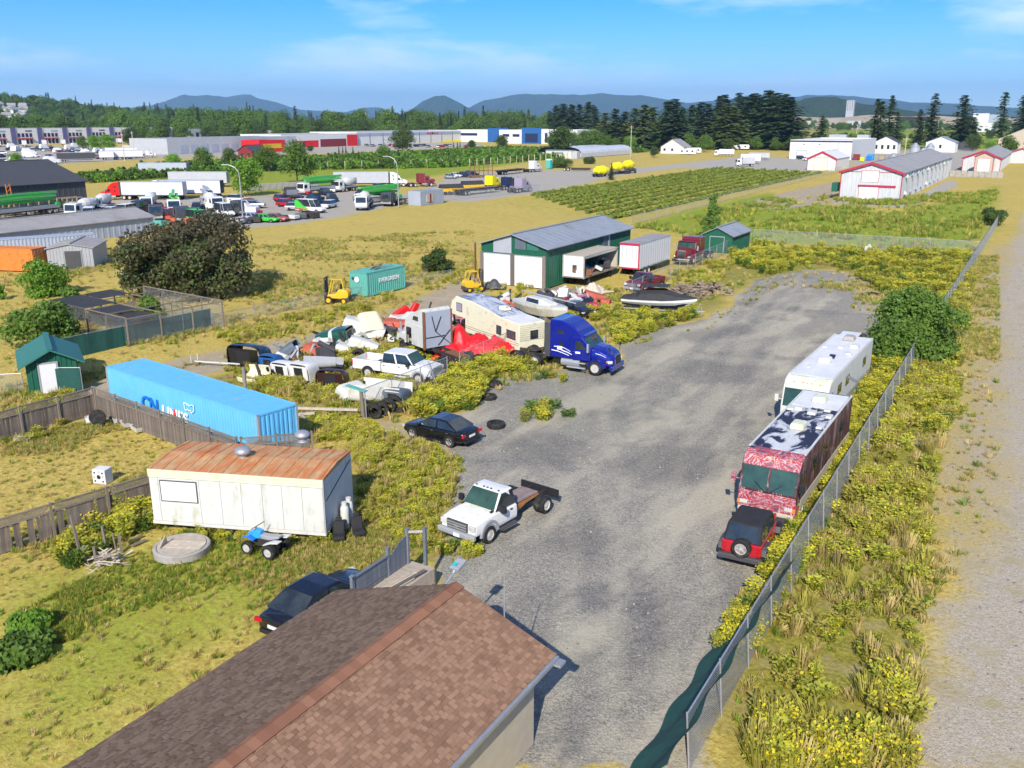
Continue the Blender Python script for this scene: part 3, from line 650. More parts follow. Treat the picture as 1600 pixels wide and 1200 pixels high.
def flatbed(name, label, loc, rz, L=14.6, group=None, deckm='wood_grey', z=1.35, cat='trailer', wheels=(-5.8, -4.5)):
    t = thing(name, label, cat, loc, rz, group); f = L / 2
    MB().box(-f, f, -1.27, 1.27, z, z + .12).build('deck', deckm, t)
    MB().box(-f, f, -1.29, -1.20, z - .12, z + .14).box(-f, f, 1.20, 1.29, z - .12, z + .14).build('side_rail', 'frame_dark', t)
    mb = MB()
    for s in (-1, 1): mb.box(-f, f - .4, s * .45 - .05, s * .45 + .05, z - .5, z)
    for k in range(9): x = -f + .8 + k * (L - 1.6) / 8; mb.box(x - .04, x + .04, -1.2, 1.2, z - .14, z)
    mb.build('chassis', 'frame_dark', t)
    for x in wheels:
        for s in (-1, 1): wheel(t, x, s * 1.22, .50, .27, 'rim', 0, dual=True)
    for s in (-1, 1): MB().box(f - 3.0, f - 2.88, s * .7 - .06, s * .7 + .06, .05, z).build('landing_leg', 'steel', t)
    return t
def cabover(name, label, loc, rz, paint, kind, load, cat='truck', group=None, L=9.5):
    """white cab-over truck with a folded boom, mixer or plain chassis; origin under the front axle"""
    t = thing(name, label, cat, loc, rz, group); h = 1.2
    MB().prism([(1.25, .55), (1.35, 1.5), (1.15, 2.75), (.2, 2.9), (-.75, 2.9), (-.75, .75)], -h, h, 'y').build('cab', paint, t, bevel=.06)
    panel(t, 'windscreen', 'glass_dark', [(1.35, -h * .9, 1.55), (1.35, h * .9, 1.55), (1.17, h * .86, 2.65), (1.17, -h * .86, 2.65)], .03, .02)
    for s in (-1, 1):
        w0 = [(1.0, s * h, 1.6), (.05, s * h, 1.6), (.05, s * h, 2.5), (.92, s * h, 2.5)]
        panel(t, 'side_window', 'glass_dark', w0 if s > 0 else w0[::-1], .03, .012)
        MB().cbox((1.33, s * .9, .9), (.08, .3, .16)).build('headlight', 'lamp_clear', t, bevel=.02)
        MB().cbox((1.2, s * (h + .2), 2.1), (.1, .16, .5)).build('side_mirror', 'black_plastic', t)
    MB().cbox((1.33, 0, .72), (.14, 2.3, .34)).build('bumper', 'grey_paint', t, bevel=.04)
    chassis(t, -L + 1.4, .8, .75, .43)
    ax = [0, -1.5] + [-L + 4.2, -L + 2.9] if L > 8 else [0, -L + 2.4]
    for x in ax:
        for s in (-1, 1): wheel(t, x, s * 1.05, .50, .30, 'rim', 0)
    if kind == 'boom':
        MB().box(-L + 1.6, -1.0, -1.15, 1.15, 1.05, 1.45).build('deck', 'grey_paint', t, bevel=.02)
        for s in (-1, 1): MB().box(-L + 2.2, -1.6, s * 1.0 - .15, s * 1.0 + .15, 1.45, 1.75).build('tool_box', 'silver', t)
        MB().cyl((-1.7, 0, 1.4), (-1.7, 0, 3.15), .45, .36, 12).build('turret', load, t)
        for k, (z, y, a, b) in enumerate(((3.25, -.55, -1.6, -L + 1.0), (3.85, 0, -L + .9, .6), (3.25, .55, .2, -L + 1.8), (2.6, -.1, -1.9, -L + 1.5))):
            seg = MB().prism([(a, z - .18), (a, z + .34), ((a + b) / 2, z + .42), (b, z + .26), (b, z - .10), ((a + b) / 2, z - .26)], y - .24, y + .24, 'y').build('boom_arm', load, t, bevel=.02)
            MB().cyl((b, y - .26, z + .05), (b, y + .26, z + .05), .16, n=10).build('hinge', load, seg)
            MB().tube([(a, y + .22, z + .05), ((a + b) / 2, y + .24, z + .18), (b, y + .22, z + .05)], .06).build('pipe', 'steel', seg)
        MB().box(-L + 1.1, -L + 2.0, -.9, .9, 1.1, 2.0).build('hopper', load, t, bevel=.05)
    elif kind == 'mixer':
        MB().lathe([(.45, -1.4), (.95, -2.3), (1.15, -3.3), (1.05, -4.6), (.45, -6.2)], 16, c=(0, 0, 2.4), axis='x').build('drum', load, t, smooth=False)
        MB().box(-L + 1.6, -1.0, -1.0, 1.0, 1.05, 1.35).build('deck', 'grey_paint', t)
        MB().prism([(-6.0, 2.9), (-6.7, 3.3), (-6.9, 2.0), (-6.3, 1.6)], -.4, .4, 'y').build('hopper', 'silver', t)
    elif kind == 'box':
        MB().box(-L + 1.2, -.95, -1.25, 1.25, 1.05, 3.4).build('box', load, t, bevel=.03)
    else:
        MB().box(-L + 1.5, -1.0, -1.2, 1.2, 1.05, 1.2).build('deck', load, t)
        MB().box(-1.2, -1.05, -1.2, 1.2, 1.2, 2.3).build('headboard', 'steel', t)
    return t
# ================================================================ house roof, deck
def shingle_mat(name, a, b):
    m = bpy.data.materials.new(name); m.use_nodes = True; MATS[name] = m; n = m.node_tree.nodes; l = m.node_tree.links; bs = n['Principled BSDF']
    bs.inputs['Roughness'].default_value = .92; bs.inputs['Specular IOR Level'].default_value = .15
    oi = n.new('ShaderNodeObjectInfo'); g = n.new('ShaderNodeNewGeometry'); nzt = n.new('ShaderNodeTexNoise'); nzt.inputs['Scale'].default_value = 55; nzt.inputs['Detail'].default_value = 2
    l.new(g.outputs['Position'], nzt.inputs['Vector']); big = n.new('ShaderNodeTexNoise'); big.inputs['Scale'].default_value = .8; big.inputs['Detail'].default_value = 6; l.new(g.outputs['Position'], big.inputs['Vector'])
    ad = n.new('ShaderNodeMath'); ad.operation = 'ADD'; l.new(oi.outputs['Random'], ad.inputs[0]); l.new(g.outputs['Random Per Island'], ad.inputs[1]); fr = n.new('ShaderNodeMath'); fr.operation = 'FRACT'; l.new(ad.outputs[0], fr.inputs[0])
    a2 = n.new('ShaderNodeMath'); a2.operation = 'MULTIPLY_ADD'; l.new(nzt.outputs[0], a2.inputs[0]); a2.inputs[1].default_value = .7; l.new(fr.outputs[0], a2.inputs[2])
    a3 = n.new('ShaderNodeMath'); a3.operation = 'MULTIPLY_ADD'; l.new(big.outputs[0], a3.inputs[0]); a3.inputs[1].default_value = .9; l.new(a2.outputs[0], a3.inputs[2])
    mr_ = n.new('ShaderNodeMapRange'); mr_.inputs[1].default_value = .35; mr_.inputs[2].default_value = 1.75; l.new(a3.outputs[0], mr_.inputs[0])
    mxx = n.new('ShaderNodeMixRGB'); mxx.inputs[1].default_value = (*a, 1); mxx.inputs[2].default_value = (*b, 1); l.new(mr_.outputs[0], mxx.inputs[0]); l.new(mxx.outputs[0], bs.inputs['Base Color'])
    bp_ = n.new('ShaderNodeBump'); bp_.inputs['Strength'].default_value = .4; bp_.inputs['Distance'].default_value = .01; l.new(nzt.outputs[0], bp_.inputs['Height']); l.new(bp_.outputs[0], bs.inputs['Normal'])
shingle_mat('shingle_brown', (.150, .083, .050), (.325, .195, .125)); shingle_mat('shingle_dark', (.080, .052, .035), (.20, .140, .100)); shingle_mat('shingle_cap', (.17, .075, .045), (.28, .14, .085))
hx, hy = -13.6, 19.85; RZ, LZ, EZ = 4.2, 2.62, 2.92; LX, EX = -18.4, -10.25
house = thing('house', 'brown shingled house roof jutting in beside the gravel yard', 'house', (hx, hy, 0))
MB().box(LX + .5 - hx, EX - .45 - hx, -11.5, -.45, 0, 2.55).prism([(LX + .5 - hx, 2.55), (EX - .45 - hx, 2.55), (EX - .45 - hx, 2.62), (0, RZ - .2), (LX + .5 - hx, 2.58)], -11.5, -.45, 'y').build('wall', 'beige', house)
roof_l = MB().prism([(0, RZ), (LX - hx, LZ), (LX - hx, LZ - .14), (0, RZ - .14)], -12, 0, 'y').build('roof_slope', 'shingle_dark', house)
roof_r = MB().prism([(0.0, RZ), (EX - hx, EZ), (EX - hx, EZ - .14), (0.0, RZ - .14)], -12, 0, 'y').build('roof_slope', 'shingle_brown', house)
def shingles(par, ex, ez, mname, limit, course=.128, tw=.21):
    run = Vector((ex - hx, 0, ez - RZ)); L = run.length; d = run / L; nrm = Vector((-d.z, 0, d.x)); nrm = nrm if nrm.z > 0 else -nrm
    rows = int(L / course); cand = []
    mesh = []
    for v in range(4):
        w = tw * (.62, .8, .95, 1.0)[v]; t_ = (.022, .016, .026, .018)[v]
        mbx = MB(); c = [(0, 0), (w, 0), (w, course * 1.08), (0, course * 1.08)]
        def pt(a, b, h): return Vector((0, -a, 0)) + d * b + nrm * h
        mbx.add([pt(a, b, .004) for a, b in c] + [pt(a, b, .004 + t_ * (.35 if b == 0 else 1)) for a, b in c], [(4, 5, 6, 7), (0, 1, 5, 4), (1, 2, 6, 5), (2, 3, 7, 6), (3, 0, 4, 7)])
        me_ = mbx.mesh('shingle', mname); mesh.append((mbx, me_, w))
    rr = random.Random(5); keep = []
    for r in range(rows):
        y = -.0 - (r % 3) * .09 - rr.random() * .04
        while y > -11.6:
            v = rr.randrange(4); p = Vector((0, y, RZ)) + d * (r * course + .03)
            keep.append((p, v)); y -= mesh[v][2] + rr.choice((.006, .006, .05, .10))
    def key(k):
        w_ = k[0] + Vector((hx, hy, 0)) - Vector((0, 0, CAM_H)); dep = w_.dot(fwd); px_ = 800 + FPX * w_.dot(rgt) / dep; py_ = 600 - FPX * w_.dot(upv) / dep
        return (0 if (0 < px_ < 1600 and py_ < 1120) else 1, dep)
    keep.sort(key=key); rest = MB()
    for i, (p, v) in enumerate(keep):
        if i < limit:
            o = bpy.data.objects.new('shingle', mesh[v][1]); COL.objects.link(o); o.parent = par; o.location = p
        else: rest.add([Vector(q) + p for q in mesh[v][0].v], mesh[v][0].f)
    rest.build('shingle_courses', mname, par)['kind'] = 'stuff'
shingles(roof_r, EX, EZ, 'shingle_brown', 200); shingles(roof_l, LX, LZ, 'shingle_dark', 100)
for k in range(40):
    y0 = -k * .29
    for s, ex, ez in ((1, EX, EZ), (-1, LX, LZ)):
        pass
    MB().prism([(-.20, RZ - .02), (0, RZ + .06), (.26, RZ - .03), (.26, RZ - .05), (-.20, RZ - .05)], y0 - .30, y0, 'y').build('ridge_cap', 'shingle_cap', house).location = (0, 0, (k % 2) * .006)
MB().prism([(EX - hx + .02, EZ - .02), (EX - hx + .14, EZ - .02), (EX - hx + .14, EZ - .13), (EX - hx + .02, EZ - .15)], -11.9, -.05, 'y').box(EX - hx - .1, EX - hx + .34, -.35, -.02, EZ - .18, EZ - .10).build('gutter', 'galvanised', house)
vp = gp(640, 960, 3.75); MB().box(-.2, .2, -.17, .17, -.06, .1).prism([(-.22, .1), (.22, .1), (.14, .17), (-.14, .17)], -.19, .19, 'y').build('roof_vent', 'black_plastic', house, bevel=.02).location = (vp.x - hx, vp.y - hy, 3.62)
ap = gp(788, 972, 3.4); MB().cyl((0, 0, -.1), (0, 0, 1.55), .022, .014, 8).cbox((0, 0, .0), (.12, .12, .06)).build('antenna', 'galvanised', house).location = (ap.x - hx, ap.y - hy, 3.4)
yl = thing('yard_light', 'grey floodlight on a short post above the roof peak', 'light', (-14.32, 20.2, 0))
MB().cyl((0, -.32, 3.6), (0, .5, 3.95), .03, n=8).cyl((0, .5, 3.95), (0, .62, 4.05), .05, n=8).build('arm', 'galvanised', yl)
MB().cbox((0, .78, 4.12), (.34, .50, .12), rx=.25).build('lamp_head', 'grey_paint', yl, bevel=.03)
MB().cbox((-.04, .66, 4.19), (.16, .14, .02), rx=.25).build('sensor_eye', 'turquoise', yl)

deck = thing('wooden_deck', 'small plywood deck with loose lumber on it behind the house', 'deck', (0, 0, 0))
MB().box(-19.62, -18.5, 20.3, 25.5, .72, .8).build('floor_sheet', 'plywood', deck)
MB().box(-18.54, -18.50, 20.3, 25.48, .0, .715).box(-19.62, -18.5, 25.46, 25.5, 0, .71).build('skirt', 'plywood', deck)
for i in range(14):
    MB().box(-.015, .015, 0, .125, .8, 1.62).build('rail_board', 'deck_grey', deck).location = (-19.66, 22.1 + i * .137, 0)
MB().box(-19.72, -19.60, 22.0, 24.05, 1.62, 1.68).box(-19.69, -19.63, 22.0, 24.05, .95, 1.03).build('handrail', 'deck_grey', deck)
for (x, y, z) in ((-19.66, 22.02, 1.72), (-19.66, 24.1, 1.95), (-19.62, 25.28, 2.25), (-18.95, 25.52, 2.35)):
    p = MB().box(x - .06, x + .06, y - .06, y + .06, 0, z).box(x - .08, x + .08, y - .08, y + .08, z, z + .05).build('post', 'deck_grey', deck)
MB().bar((-19.62, 25.28, 2.15), (-18.95, 25.52, 2.25), .06, .09).build('top_rail', 'wood_pale', deck)
for i in range(8):
    u = (i + .5) / 8; zt = 1.55 + .42 * math.sin(u * PI * .52)
    MB().box(-.018, .018, -.068, .068, .74, zt).build('gate_board', 'deck_grey', deck).location = (-19.64, 24.2 + u * 1.02, .02)
for k, (a, b, w, m_) in enumerate((((-19.45, 22.6, .83), (-19.12, 24.75, .84), .05, 'wood_pale'), ((-19.3, 22.4, .85), (-18.85, 24.4, 1.0), .16, 'wood_pale'), ((-19.1, 22.5, .84), (-18.72, 24.6, .95), .12, 'wood_pale'), ((-18.95, 22.3, .85), (-18.62, 24.3, .9), .09, 'white_old'), ((-18.85, 22.9, .93), (-18.57, 24.95, .95), .14, 'wood_grey'))):
    tag(MB().bar(a, b, w, .04).build('lumber_board', m_), ('thin pale batten lying on the plywood deck', 'wide pale board lying tilted across the deck lumber', 'pale plank lying on the deck beside the wide board', 'narrow white painted board lying on the deck', 'grey weathered plank lying along the deck edge')[k], 'board', 'loose lumber on the deck')

# ================================================================ site trailer
A = R(21.2); tx, ty = -32.04, 23.21
tr = thing('site_trailer', 'white site office trailer with a rusty metal roof', 'trailer', (tx, ty, 0), A)
L_, W_ = 7.95, 3.55
def rustroof():
    m = mat('rust_roof', (.48, .31, .15), .8, var=.3, scale=2.0, stretch=(1.6, .5, 1), dirt=(.50, .165, .05), dscale=1.3, damt=.72, bump=.2); return m
rustroof()
MB().box(0, L_, .02, W_, .42, 2.98).build('body', 'white_old', tr)
MB().prism([(0, 2.98), (W_ / 2, 3.13), (W_, 2.98), (W_, 2.93), (0, 2.93)], -.03, L_ + .03, 'x').build('roof', 'rust_roof', tr)
rb = MB()
for k in range(15): rb.prism([(-.02, 3.0), (W_ / 2, 3.155), (W_ + .02, 3.0), (W_ + .02, 2.985), (W_ / 2, 3.12), (-.02, 2.985)], .12 + k * .55, .145 + k * .55, 'x')
rb.build('roof_seam', 'rust_roof', tr)
xs_ = [0.02, .42, 2.32, 3.3, 4.25, 5.2, 6.1, 7.0, L_ - .02]
for i in range(8):
    MB().box(xs_[i] + .006, xs_[i + 1] - .006, -.012, .03, .56, 2.58).build('wall_panel', 'white_old', tr, bevel=.004, seg=1)
for z0_, z1_ in ((2.60, 2.72), (2.73, 2.85), (2.86, 2.97)): MB().box(-.02, L_ + .02, -.02 - (z0_ - 2.6) * .06, .03, z0_, z1_).build('fascia_board', 'mould_green', tr, bevel=.006, seg=1)
MB().box(-.02, L_ + .02, -.03, .03, .40, .55).build('bottom_rail', 'white_old', tr)
for i in range(4):
    MB().box(L_ - .01, L_ + .012, .02 + i * W_ / 4, .02 + (i + 1) * W_ / 4 - .012, .45, 2.62).build('wall_panel', 'white_old', tr)
MB().box(L_ + .0, L_ + .05, -.03, .06, .4, 2.98).build('corner_post', 'grey_paint', tr)
wf = MB().box(.50, 2.24, -.036, .0, 1.50, 2.50).build('window_frame', 'dark_grey', tr)
MB().box(.55, 2.19, -.048, -.01, 1.55, 2.45).build('boarded_pane', 'white_clean', wf)
MB().box(.2, L_ - .2, .4, .55, .25, .42).box(.2, L_ - .2, W_ - .6, W_ - .45, .25, .42).build('chassis', 'frame_dark', tr)
for x in (2.4, 3.35):
    for y in (.22, W_ - .25): wheel(tr, x, y if y > 1 else -0.0001 + .0, .34, .2, 'rim_dark', 5).location = (x, y, .32)
for (u, v) in ((380, 716), (473, 690)):
    p = gp(u, v, 3.05); q = Matrix.Rotation(-A, 3, 'Z') @ Vector((p.x - tx, p.y - ty, 0))
    vt = MB().lathe([(.18, -.02), (.24, .0), (.19, .05), (.19, .26), (.2, .28)], 20).build('vent_base', 'galvanised', tr); vt.location = (q.x, q.y, 3.06)
    MB().lathe([(.16, .22), (.33, .24), (.36, .32), (.33, .42), (.24, .50), (.10, .54), (.01, .55)], 24).build('vent_cap', 'galvanised', vt, smooth=True)
MB().bar((L_ + .02, .25, 1.9), (L_ + .04, W_ - .2, 2.6), .03).build('gas_pipe', 'dark_grey', tr)
def on_tr(x, y, z=0): v = Matrix.Rotation(A, 3, 'Z') @ Vector((x, y, 0)); return (tx + v.x, ty + v.y, z)
for i, (x, y, lab) in enumerate(((L_ + .32, 1.55, 'white propane cylinder at the trailer end, in front of its twin'), (L_ + .34, 2.05, 'white propane cylinder at the trailer end, behind its twin'))):
    t = thing('propane_tank', lab, 'gas tank', on_tr(x, y), A, 'propane cylinders at the trailer end')
    MB().lathe([(.02, .05), (.17, .05), (.19, .12), (.19, 1.0), (.15, 1.12), (.06, 1.18), (.01, 1.18)], 18).build('cylinder', 'white_old', t, smooth=True)
    MB().lathe([(.10, 1.14), (.12, 1.14), (.12, 1.32), (.10, 1.32)], 12).build('collar', 'white_old', t); MB().lathe([(.17, 0), (.18, .06), (.16, .06), (.15, 0)], 14).build('foot_ring', 'steel', t)
    MB().cyl((0, 0, 1.16), (0, 0, 1.30), .035, n=8).cbox((.05, 0, 1.25), (.12, .04, .04)).build('valve', 'steel', t)
for i, (x, y, r_, lab) in enumerate(((L_ + .45, .35, .3, 'black car seat on the ground at the trailer corner'), (L_ + 1.15, .95, .55, 'black car seat sitting past the trailer corner seat'))):
    t = thing('car_seat', lab, 'car seat', on_tr(x, y), A + r_ - PI / 2, 'discarded car seats')
    MB().cbox((.0, 0, .22), (.52, .52, .2)).build('seat', 'soft_black', t, bevel=.06); MB().cbox((-.32, 0, .50), (.18, .50, .62), ry=-.35).build('backrest', 'soft_black', t, bevel=.07)
    MB().cbox((-.46, 0, .86), (.12, .28, .18), ry=-.35).build('headrest', 'soft_black', t, bevel=.05); MB().box(-.25, .25, -.2, -.15, 0, .13).box(-.25, .25, .15, .2, 0, .13).build('rail', 'frame_dark', t)

# ================================================================ lawn things
c = gp(285, 862); pit = thing('concrete_tank', 'round concrete tank lid with pale boards on the lawn', 'tank lid', (c.x, c.y, 0), R(25))
MB().lathe([(1.14, 0), (1.16, .30), (1.10, .34), (1.02, .34), (1.0, .28), (.01, .28)], 40).build('rim', 'concrete', pit)
for k, (y0, y1) in enumerate(((-.98, -.36), (-.32, .30), (.34, .96))):
    pts = []
    for i in range(9): yy = y0 + (y1 - y0) * i / 8; pts.append((math.sqrt(max(.97 - yy * yy, .02)), yy))
    MB().prism(pts + [(-a, b) for a, b in pts[::-1]], .29, .345 + .008 * k, 'z').build('cover_board', 'wood_pale', pit)
MB().add([(-.75, -.5, .36), (-.72, .15, .36), (-.62, -.15, .80), (-.71, -.5, .36), (-.68, .15, .36), (-.58, -.15, .80)], [(0, 1, 2), (5, 4, 3), (0, 3, 4, 1), (1, 4, 5, 2), (2, 5, 3, 0)]).build('leaning_offcut', 'wood_pale', pit)
p0, p1 = gp(434, 866), gp(398, 858); hd = math.atan2(p1.y - p0.y, p1.x - p0.x)
q = thing('quad_bike', 'worn quad bike with a turquoise nose beside the trailer', 'quad bike', ((p0.x + p1.x) / 2, (p0.y + p1.y) / 2, 0), hd, scale=1.12)
for (x, y) in ((-.48, .40), (-.48, -.40)): wheel(q, x, y, .27, .26, 'rim', 0)
for (x, y) in ((.52, .40), (.52, -.40)): wheel(q, x, y, .26, .18, 'rim', 0)
MB().loft([[(-.75, -.14, .72), (-.75, .14, .72), (-.75, .14, .80), (-.75, -.14, .80)], [(-.3, -.15, .58), (-.3, .15, .58), (-.3, .15, .74), (-.3, -.15, .74)], [(.12, -.12, .56), (.12, .12, .56), (.12, .12, .74), (.12, -.12, .74)]]).build('seat', 'grey_paint', q, bevel=.03)
MB().loft([[(.1, -.14, .58), (.1, .14, .58), (.1, .12, .86), (.1, -.12, .86)], [(.4, -.2, .55), (.4, .2, .55), (.4, .16, .88), (.4, -.16, .88)], [(.72, -.16, .5), (.72, .16, .5), (.72, .08, .70), (.72, -.08, .70)]]).build('front_body', 'skin_blue', q, bevel=.03)
for s in (-1, 1):
    MB().prism([(-.9, .70), (-.55, .66), (-.2, .5), (-.2, .46), (-.55, .60), (-.9, .66)], s * .16, s * .42, 'y').build('rear_fender', 'white_old', q, bevel=.01)
    MB().prism([(.25, .60), (.5, .70), (.78, .62), (.78, .58), (.5, .66), (.25, .56)], s * .18, s * .40, 'y').build('front_fender', 'print_blue', q, bevel=.01)
MB().bar((-.6, 0, .34), (.6, 0, .34), .22, .16).bar((-.48, -.4, .27), (-.48, .4, .27), .05).bar((.52, -.4, .27), (.52, .4, .27), .04).cbox((0, 0, .44), (.42, .28, .26)).build('engine_frame', 'frame_dark', q)
MB().tube([(.30, -.38, 1.02), (.36, -.15, .98), (.36, .15, .98), (.30, .38, 1.02)], .016).cyl((.42, 0, .8), (.36, 0, .98), .02).build('handlebar', 'black_plastic', q)
c = gp(153, 757); cube = thing('archery_target', 'white foam archery target block with black ring marks', 'target', (c.x, c.y + .32, 0), R(18))
MB().box(-.36, .36, -.3, .3, 0, .78).build('block', 'white_clean', cube, bevel=.03)
rg = MB()
for (x, z_, r_) in ((0, .40, .115), (-.22, .62, .055), (.22, .62, .055), (-.22, .18, .055), (.22, .18, .055)):
    rg.lathe([(r_, -.304), (r_ * .72, -.304), (r_ * .72, -.296), (r_, -.296)], 18, c=(x, 0, z_), axis='y')
for (x, z_) in ((.24, .44), (-.26, .38), (.05, .68)): rg.box(x - .02, x + .02, -.304, -.296, z_ - .05, z_ + .05)
rg.build('ring_mark', 'print_black', cube)
MB().box(-.3, .3, -.31, -.28, .03, .07).build('worn_strip', 'pink_faded', cube)
# planters and tubs by the fence
for i, (u, v, sx, lab, m_, r_) in enumerate(((36, 690, .95, 'grey planter tub on the dry lawn at the photo edge', 'concrete', .4), (182, 658, .85, 'first pale trough planter below the fence', 'white_old', -.5), (197, 665, .95, 'second pale trough planter, middle of three below the fence', 'white_old', -.4), (214, 672, 1.1, 'third pale trough planter, widest of three below the fence', 'white_old', -.3))):
    c = gp(u, v); t = thing('planter_trough', lab, 'planter', (c.x, c.y, 0), r_, 'old planters on the lawn')
    w, d, h_ = sx, .45, .26
    MB().loft([[(-w * .42, -d * .4, 0), (w * .42, -d * .4, 0), (w * .42, d * .4, 0), (-w * .42, d * .4, 0)], [(-w / 2, -d / 2, h_), (w / 2, -d / 2, h_), (w / 2, d / 2, h_), (-w / 2, d / 2, h_)], [(-w / 2 + .05, -d / 2 + .05, h_), (w / 2 - .05, -d / 2 + .05, h_), (w / 2 - .05, d / 2 - .05, h_), (-w / 2 + .05, d / 2 - .05, h_)], [(-w / 2 + .07, -d / 2 + .07, h_ - .07), (w / 2 - .07, -d / 2 + .07, h_ - .07), (w / 2 - .07, d / 2 - .07, h_ - .07), (-w / 2 + .07, d / 2 - .07, h_ - .07)]]).build('tub', m_, t)
    MB().box(-w / 2 + .08, w / 2 - .08, -d / 2 + .08, d / 2 - .08, h_ - .09, h_ - .05).build('soil', 'soil', t)
c = gp(141, 662); t = thing('bucket', 'white plastic bucket standing in the fence corner', 'bucket', (c.x, c.y, 0))
MB().lathe([(.20, 0), (.25, .42), (.27, .42), (.27, .45), (.23, .45), (.19, .05), (.01, .05)], 20).build('pail', 'white_clean', t); MB().tube([(-.26, 0, .42), (-.2, .2, .5), (0, .3, .54), (.2, .2, .5), (.26, 0, .42)], .008).build('handle', 'steel', t)
c = gp(154, 665); t = thing('garden_cart_wheel', 'dark spoked wheel leaning in the fence corner', 'wheel', (c.x, c.y, 0), R(35))
MB().lathe([(.44, -.05), (.5, -.04), (.5, .04), (.44, .05)], 24, c=(0, 0, .5), axis='y').build('tyre', 'rubber', t)
sp_ = MB()
for k in range(8): sp_.bar((0, 0, .5), (.45 * math.cos(k * PI / 4), 0, .5 + .45 * math.sin(k * PI / 4)), .03)
sp_.build('spokes', 'dark_grey', t)
c = gp(277, 690); t = thing('patio_umbrella', 'folded pink and red umbrella leaning on the wooden fence', 'umbrella', (c.x - .15, c.y, 0))
MB().cyl((0, 0, 0), (-.1, .25, 1.95), .022, n=8).build('pole', 'wood_tan', t); MB().tube([(-.03, .08, .65), (-.05, .15, 1.0), (-.075, .2, 1.5), (-.095, .24, 1.85)], [.03, .11, .08, .02], 8).build('canopy', 'red_bright', t)

# ================================================================ wooden fences with lattice tops
def wood_fence(name, label, a, b, h=1.28, lat=.36, gap=None, group='wooden fences round the lawn', seed=1, lean=0.0):
    a, b = Vector(a), Vector(b); L = (b - a).length; ang = math.atan2(b.y - a.y, b.x - a.x); rr = random.Random(seed)
    t = thing(name, label, 'fence', (a.x, a.y, 0), ang, group); nb = max(1, round(L / 2.3)); bw = L / nb
    variants = [MB().prism([(0, .03), (.128, .03), (.128, h - .02 + dz), (.0, h + dz)], -.011, .011, 'y').mesh('plank', 'wood_grey') for dz in (-.02, 0, .015)]
    for k in range(nb + 1):
        MB().box(-.055, .055, -.055, .055, -.1, h + lat + .12).prism([(-.075, h + lat + .12), (.075, h + lat + .12), (0, h + lat + .19)], -.075, .075, 'y').build('post', 'wood_post', t).location = (k * bw, -.04, 0)
    for k in range(nb):
        x0 = k * bw + .06; x1 = (k + 1) * bw - .06
        MB().box(x0, x1, -.06, .03, h, h + .06).box(x0, x1, -.05, .02, h + lat + .05, h + lat + .10).box(x0, x1, .015, .055, .28, .37).build('rail', 'wood_post', t)
        lt = MB(); s = h + .06; e = h + lat + .05; x = x0 - (e - s)
        while x < x1:
            for sg in (1, -1):
                xa, xb = (x, x + (e - s)) if sg > 0 else (x + (e - s), x); za, zb = s, e
                if min(xa, xb) < x0 or max(xa, xb) > x1:
                    continue
                lt.bar((xa, -.012 if sg > 0 else .0, za), (xb, -.012 if sg > 0 else .0, zb), .008, .034)
            x += .105
        lt.build('lattice', 'wood_post', t)
        x = x0 + .005
        while x < x1 - .1:
            if not (gap and rr.random() < gap):
                o = bpy.data.objects.new('plank', rr.choice(variants)); COL.objects.link(o); o.parent = t; o.location = (x, rr.uniform(-.006, .004), 0); o.rotation_euler = (rr.uniform(-.012, .012), rr.uniform(-.012, .012), 0)
            x += .135
    return t
wood_fence('lattice_fence', 'grey wooden lattice fence on the far left of the lawn, beside the green shed gate', (-49.6, 21.0), (-48.95, 32.3), seed=2)
wood_fence('lattice_fence', 'long grey wooden lattice fence running in front of the blue container', (-48.75, 32.35), (-34.4, 30.35), seed=3)
wood_fence('lattice_fence', 'short lattice fence panel by the blue container doors', (-34.2, 30.45), (-31.7, 33.0), seed=4)
wood_fence('lattice_fence', 'broken lattice fence with missing planks running up to the trailer', (-36.3, 15.8), (-34.35, 25.4), h=1.18, lat=.3, gap=.30, seed=5)
# leaning posts and stubs in the lawn
for i, (u, v, h_, w, lx, lab) in enumerate(((128, 876, 2.0, .09, -.10, 'tall leaning post standing before the broken fence'), (168, 862, 1.2, .09, -.05, 'dark broken stub near the brush clump, tallest of the group'), (152, 885, .9, .10, -.02, 'short dark stub beside the brush clump'), (182, 865, .95, .05, -.05, 'thin pale stake behind the brush clump'), (190, 862, .85, .10, -.04, 'pale square stub behind the brush clump'), (134, 880, .8, .10, 0, 'pale short plank beside the tall leaning post'))):
    c = gp(u, v); o = MB().box(-w / 2, w / 2, -w / 2, w / 2, -.1, h_).build('fence_stub', 'wood_post'); o.location = (c.x, c.y, 0); o.rotation_euler = (.03, lx, i * .3); tag(o, lab, 'post', 'old posts on the lawn')
for (u, v, u2, v2, lab) in ((201, 848, 222, 838, 'dark plank lying on the lawn behind the concrete lid'), (205, 855, 228, 845, 'pale plank lying on the lawn behind the concrete lid')):
    a, b = gp(u, v), gp(u2, v2); tag(MB().bar((a.x, a.y, .06), (b.x, b.y, .06), .12, .04).build('loose_plank', 'wood_grey'), lab, 'plank', 'loose planks on the lawn')
c = gp(388, 672); t = thing('utility_pole', 'weathered wooden pole standing before the blue container', 'pole', (c.x + .25, c.y - .15, 0)); MB().cyl((0, 0, -.2), (-.05, 0, 3.9), .13, .105, 12).build('shaft', 'wood_post', t); MB().bar((-.02, -.12, 2.5), (.6, -.35, 2.75), .05).build('bracket', 'frame_dark', t)

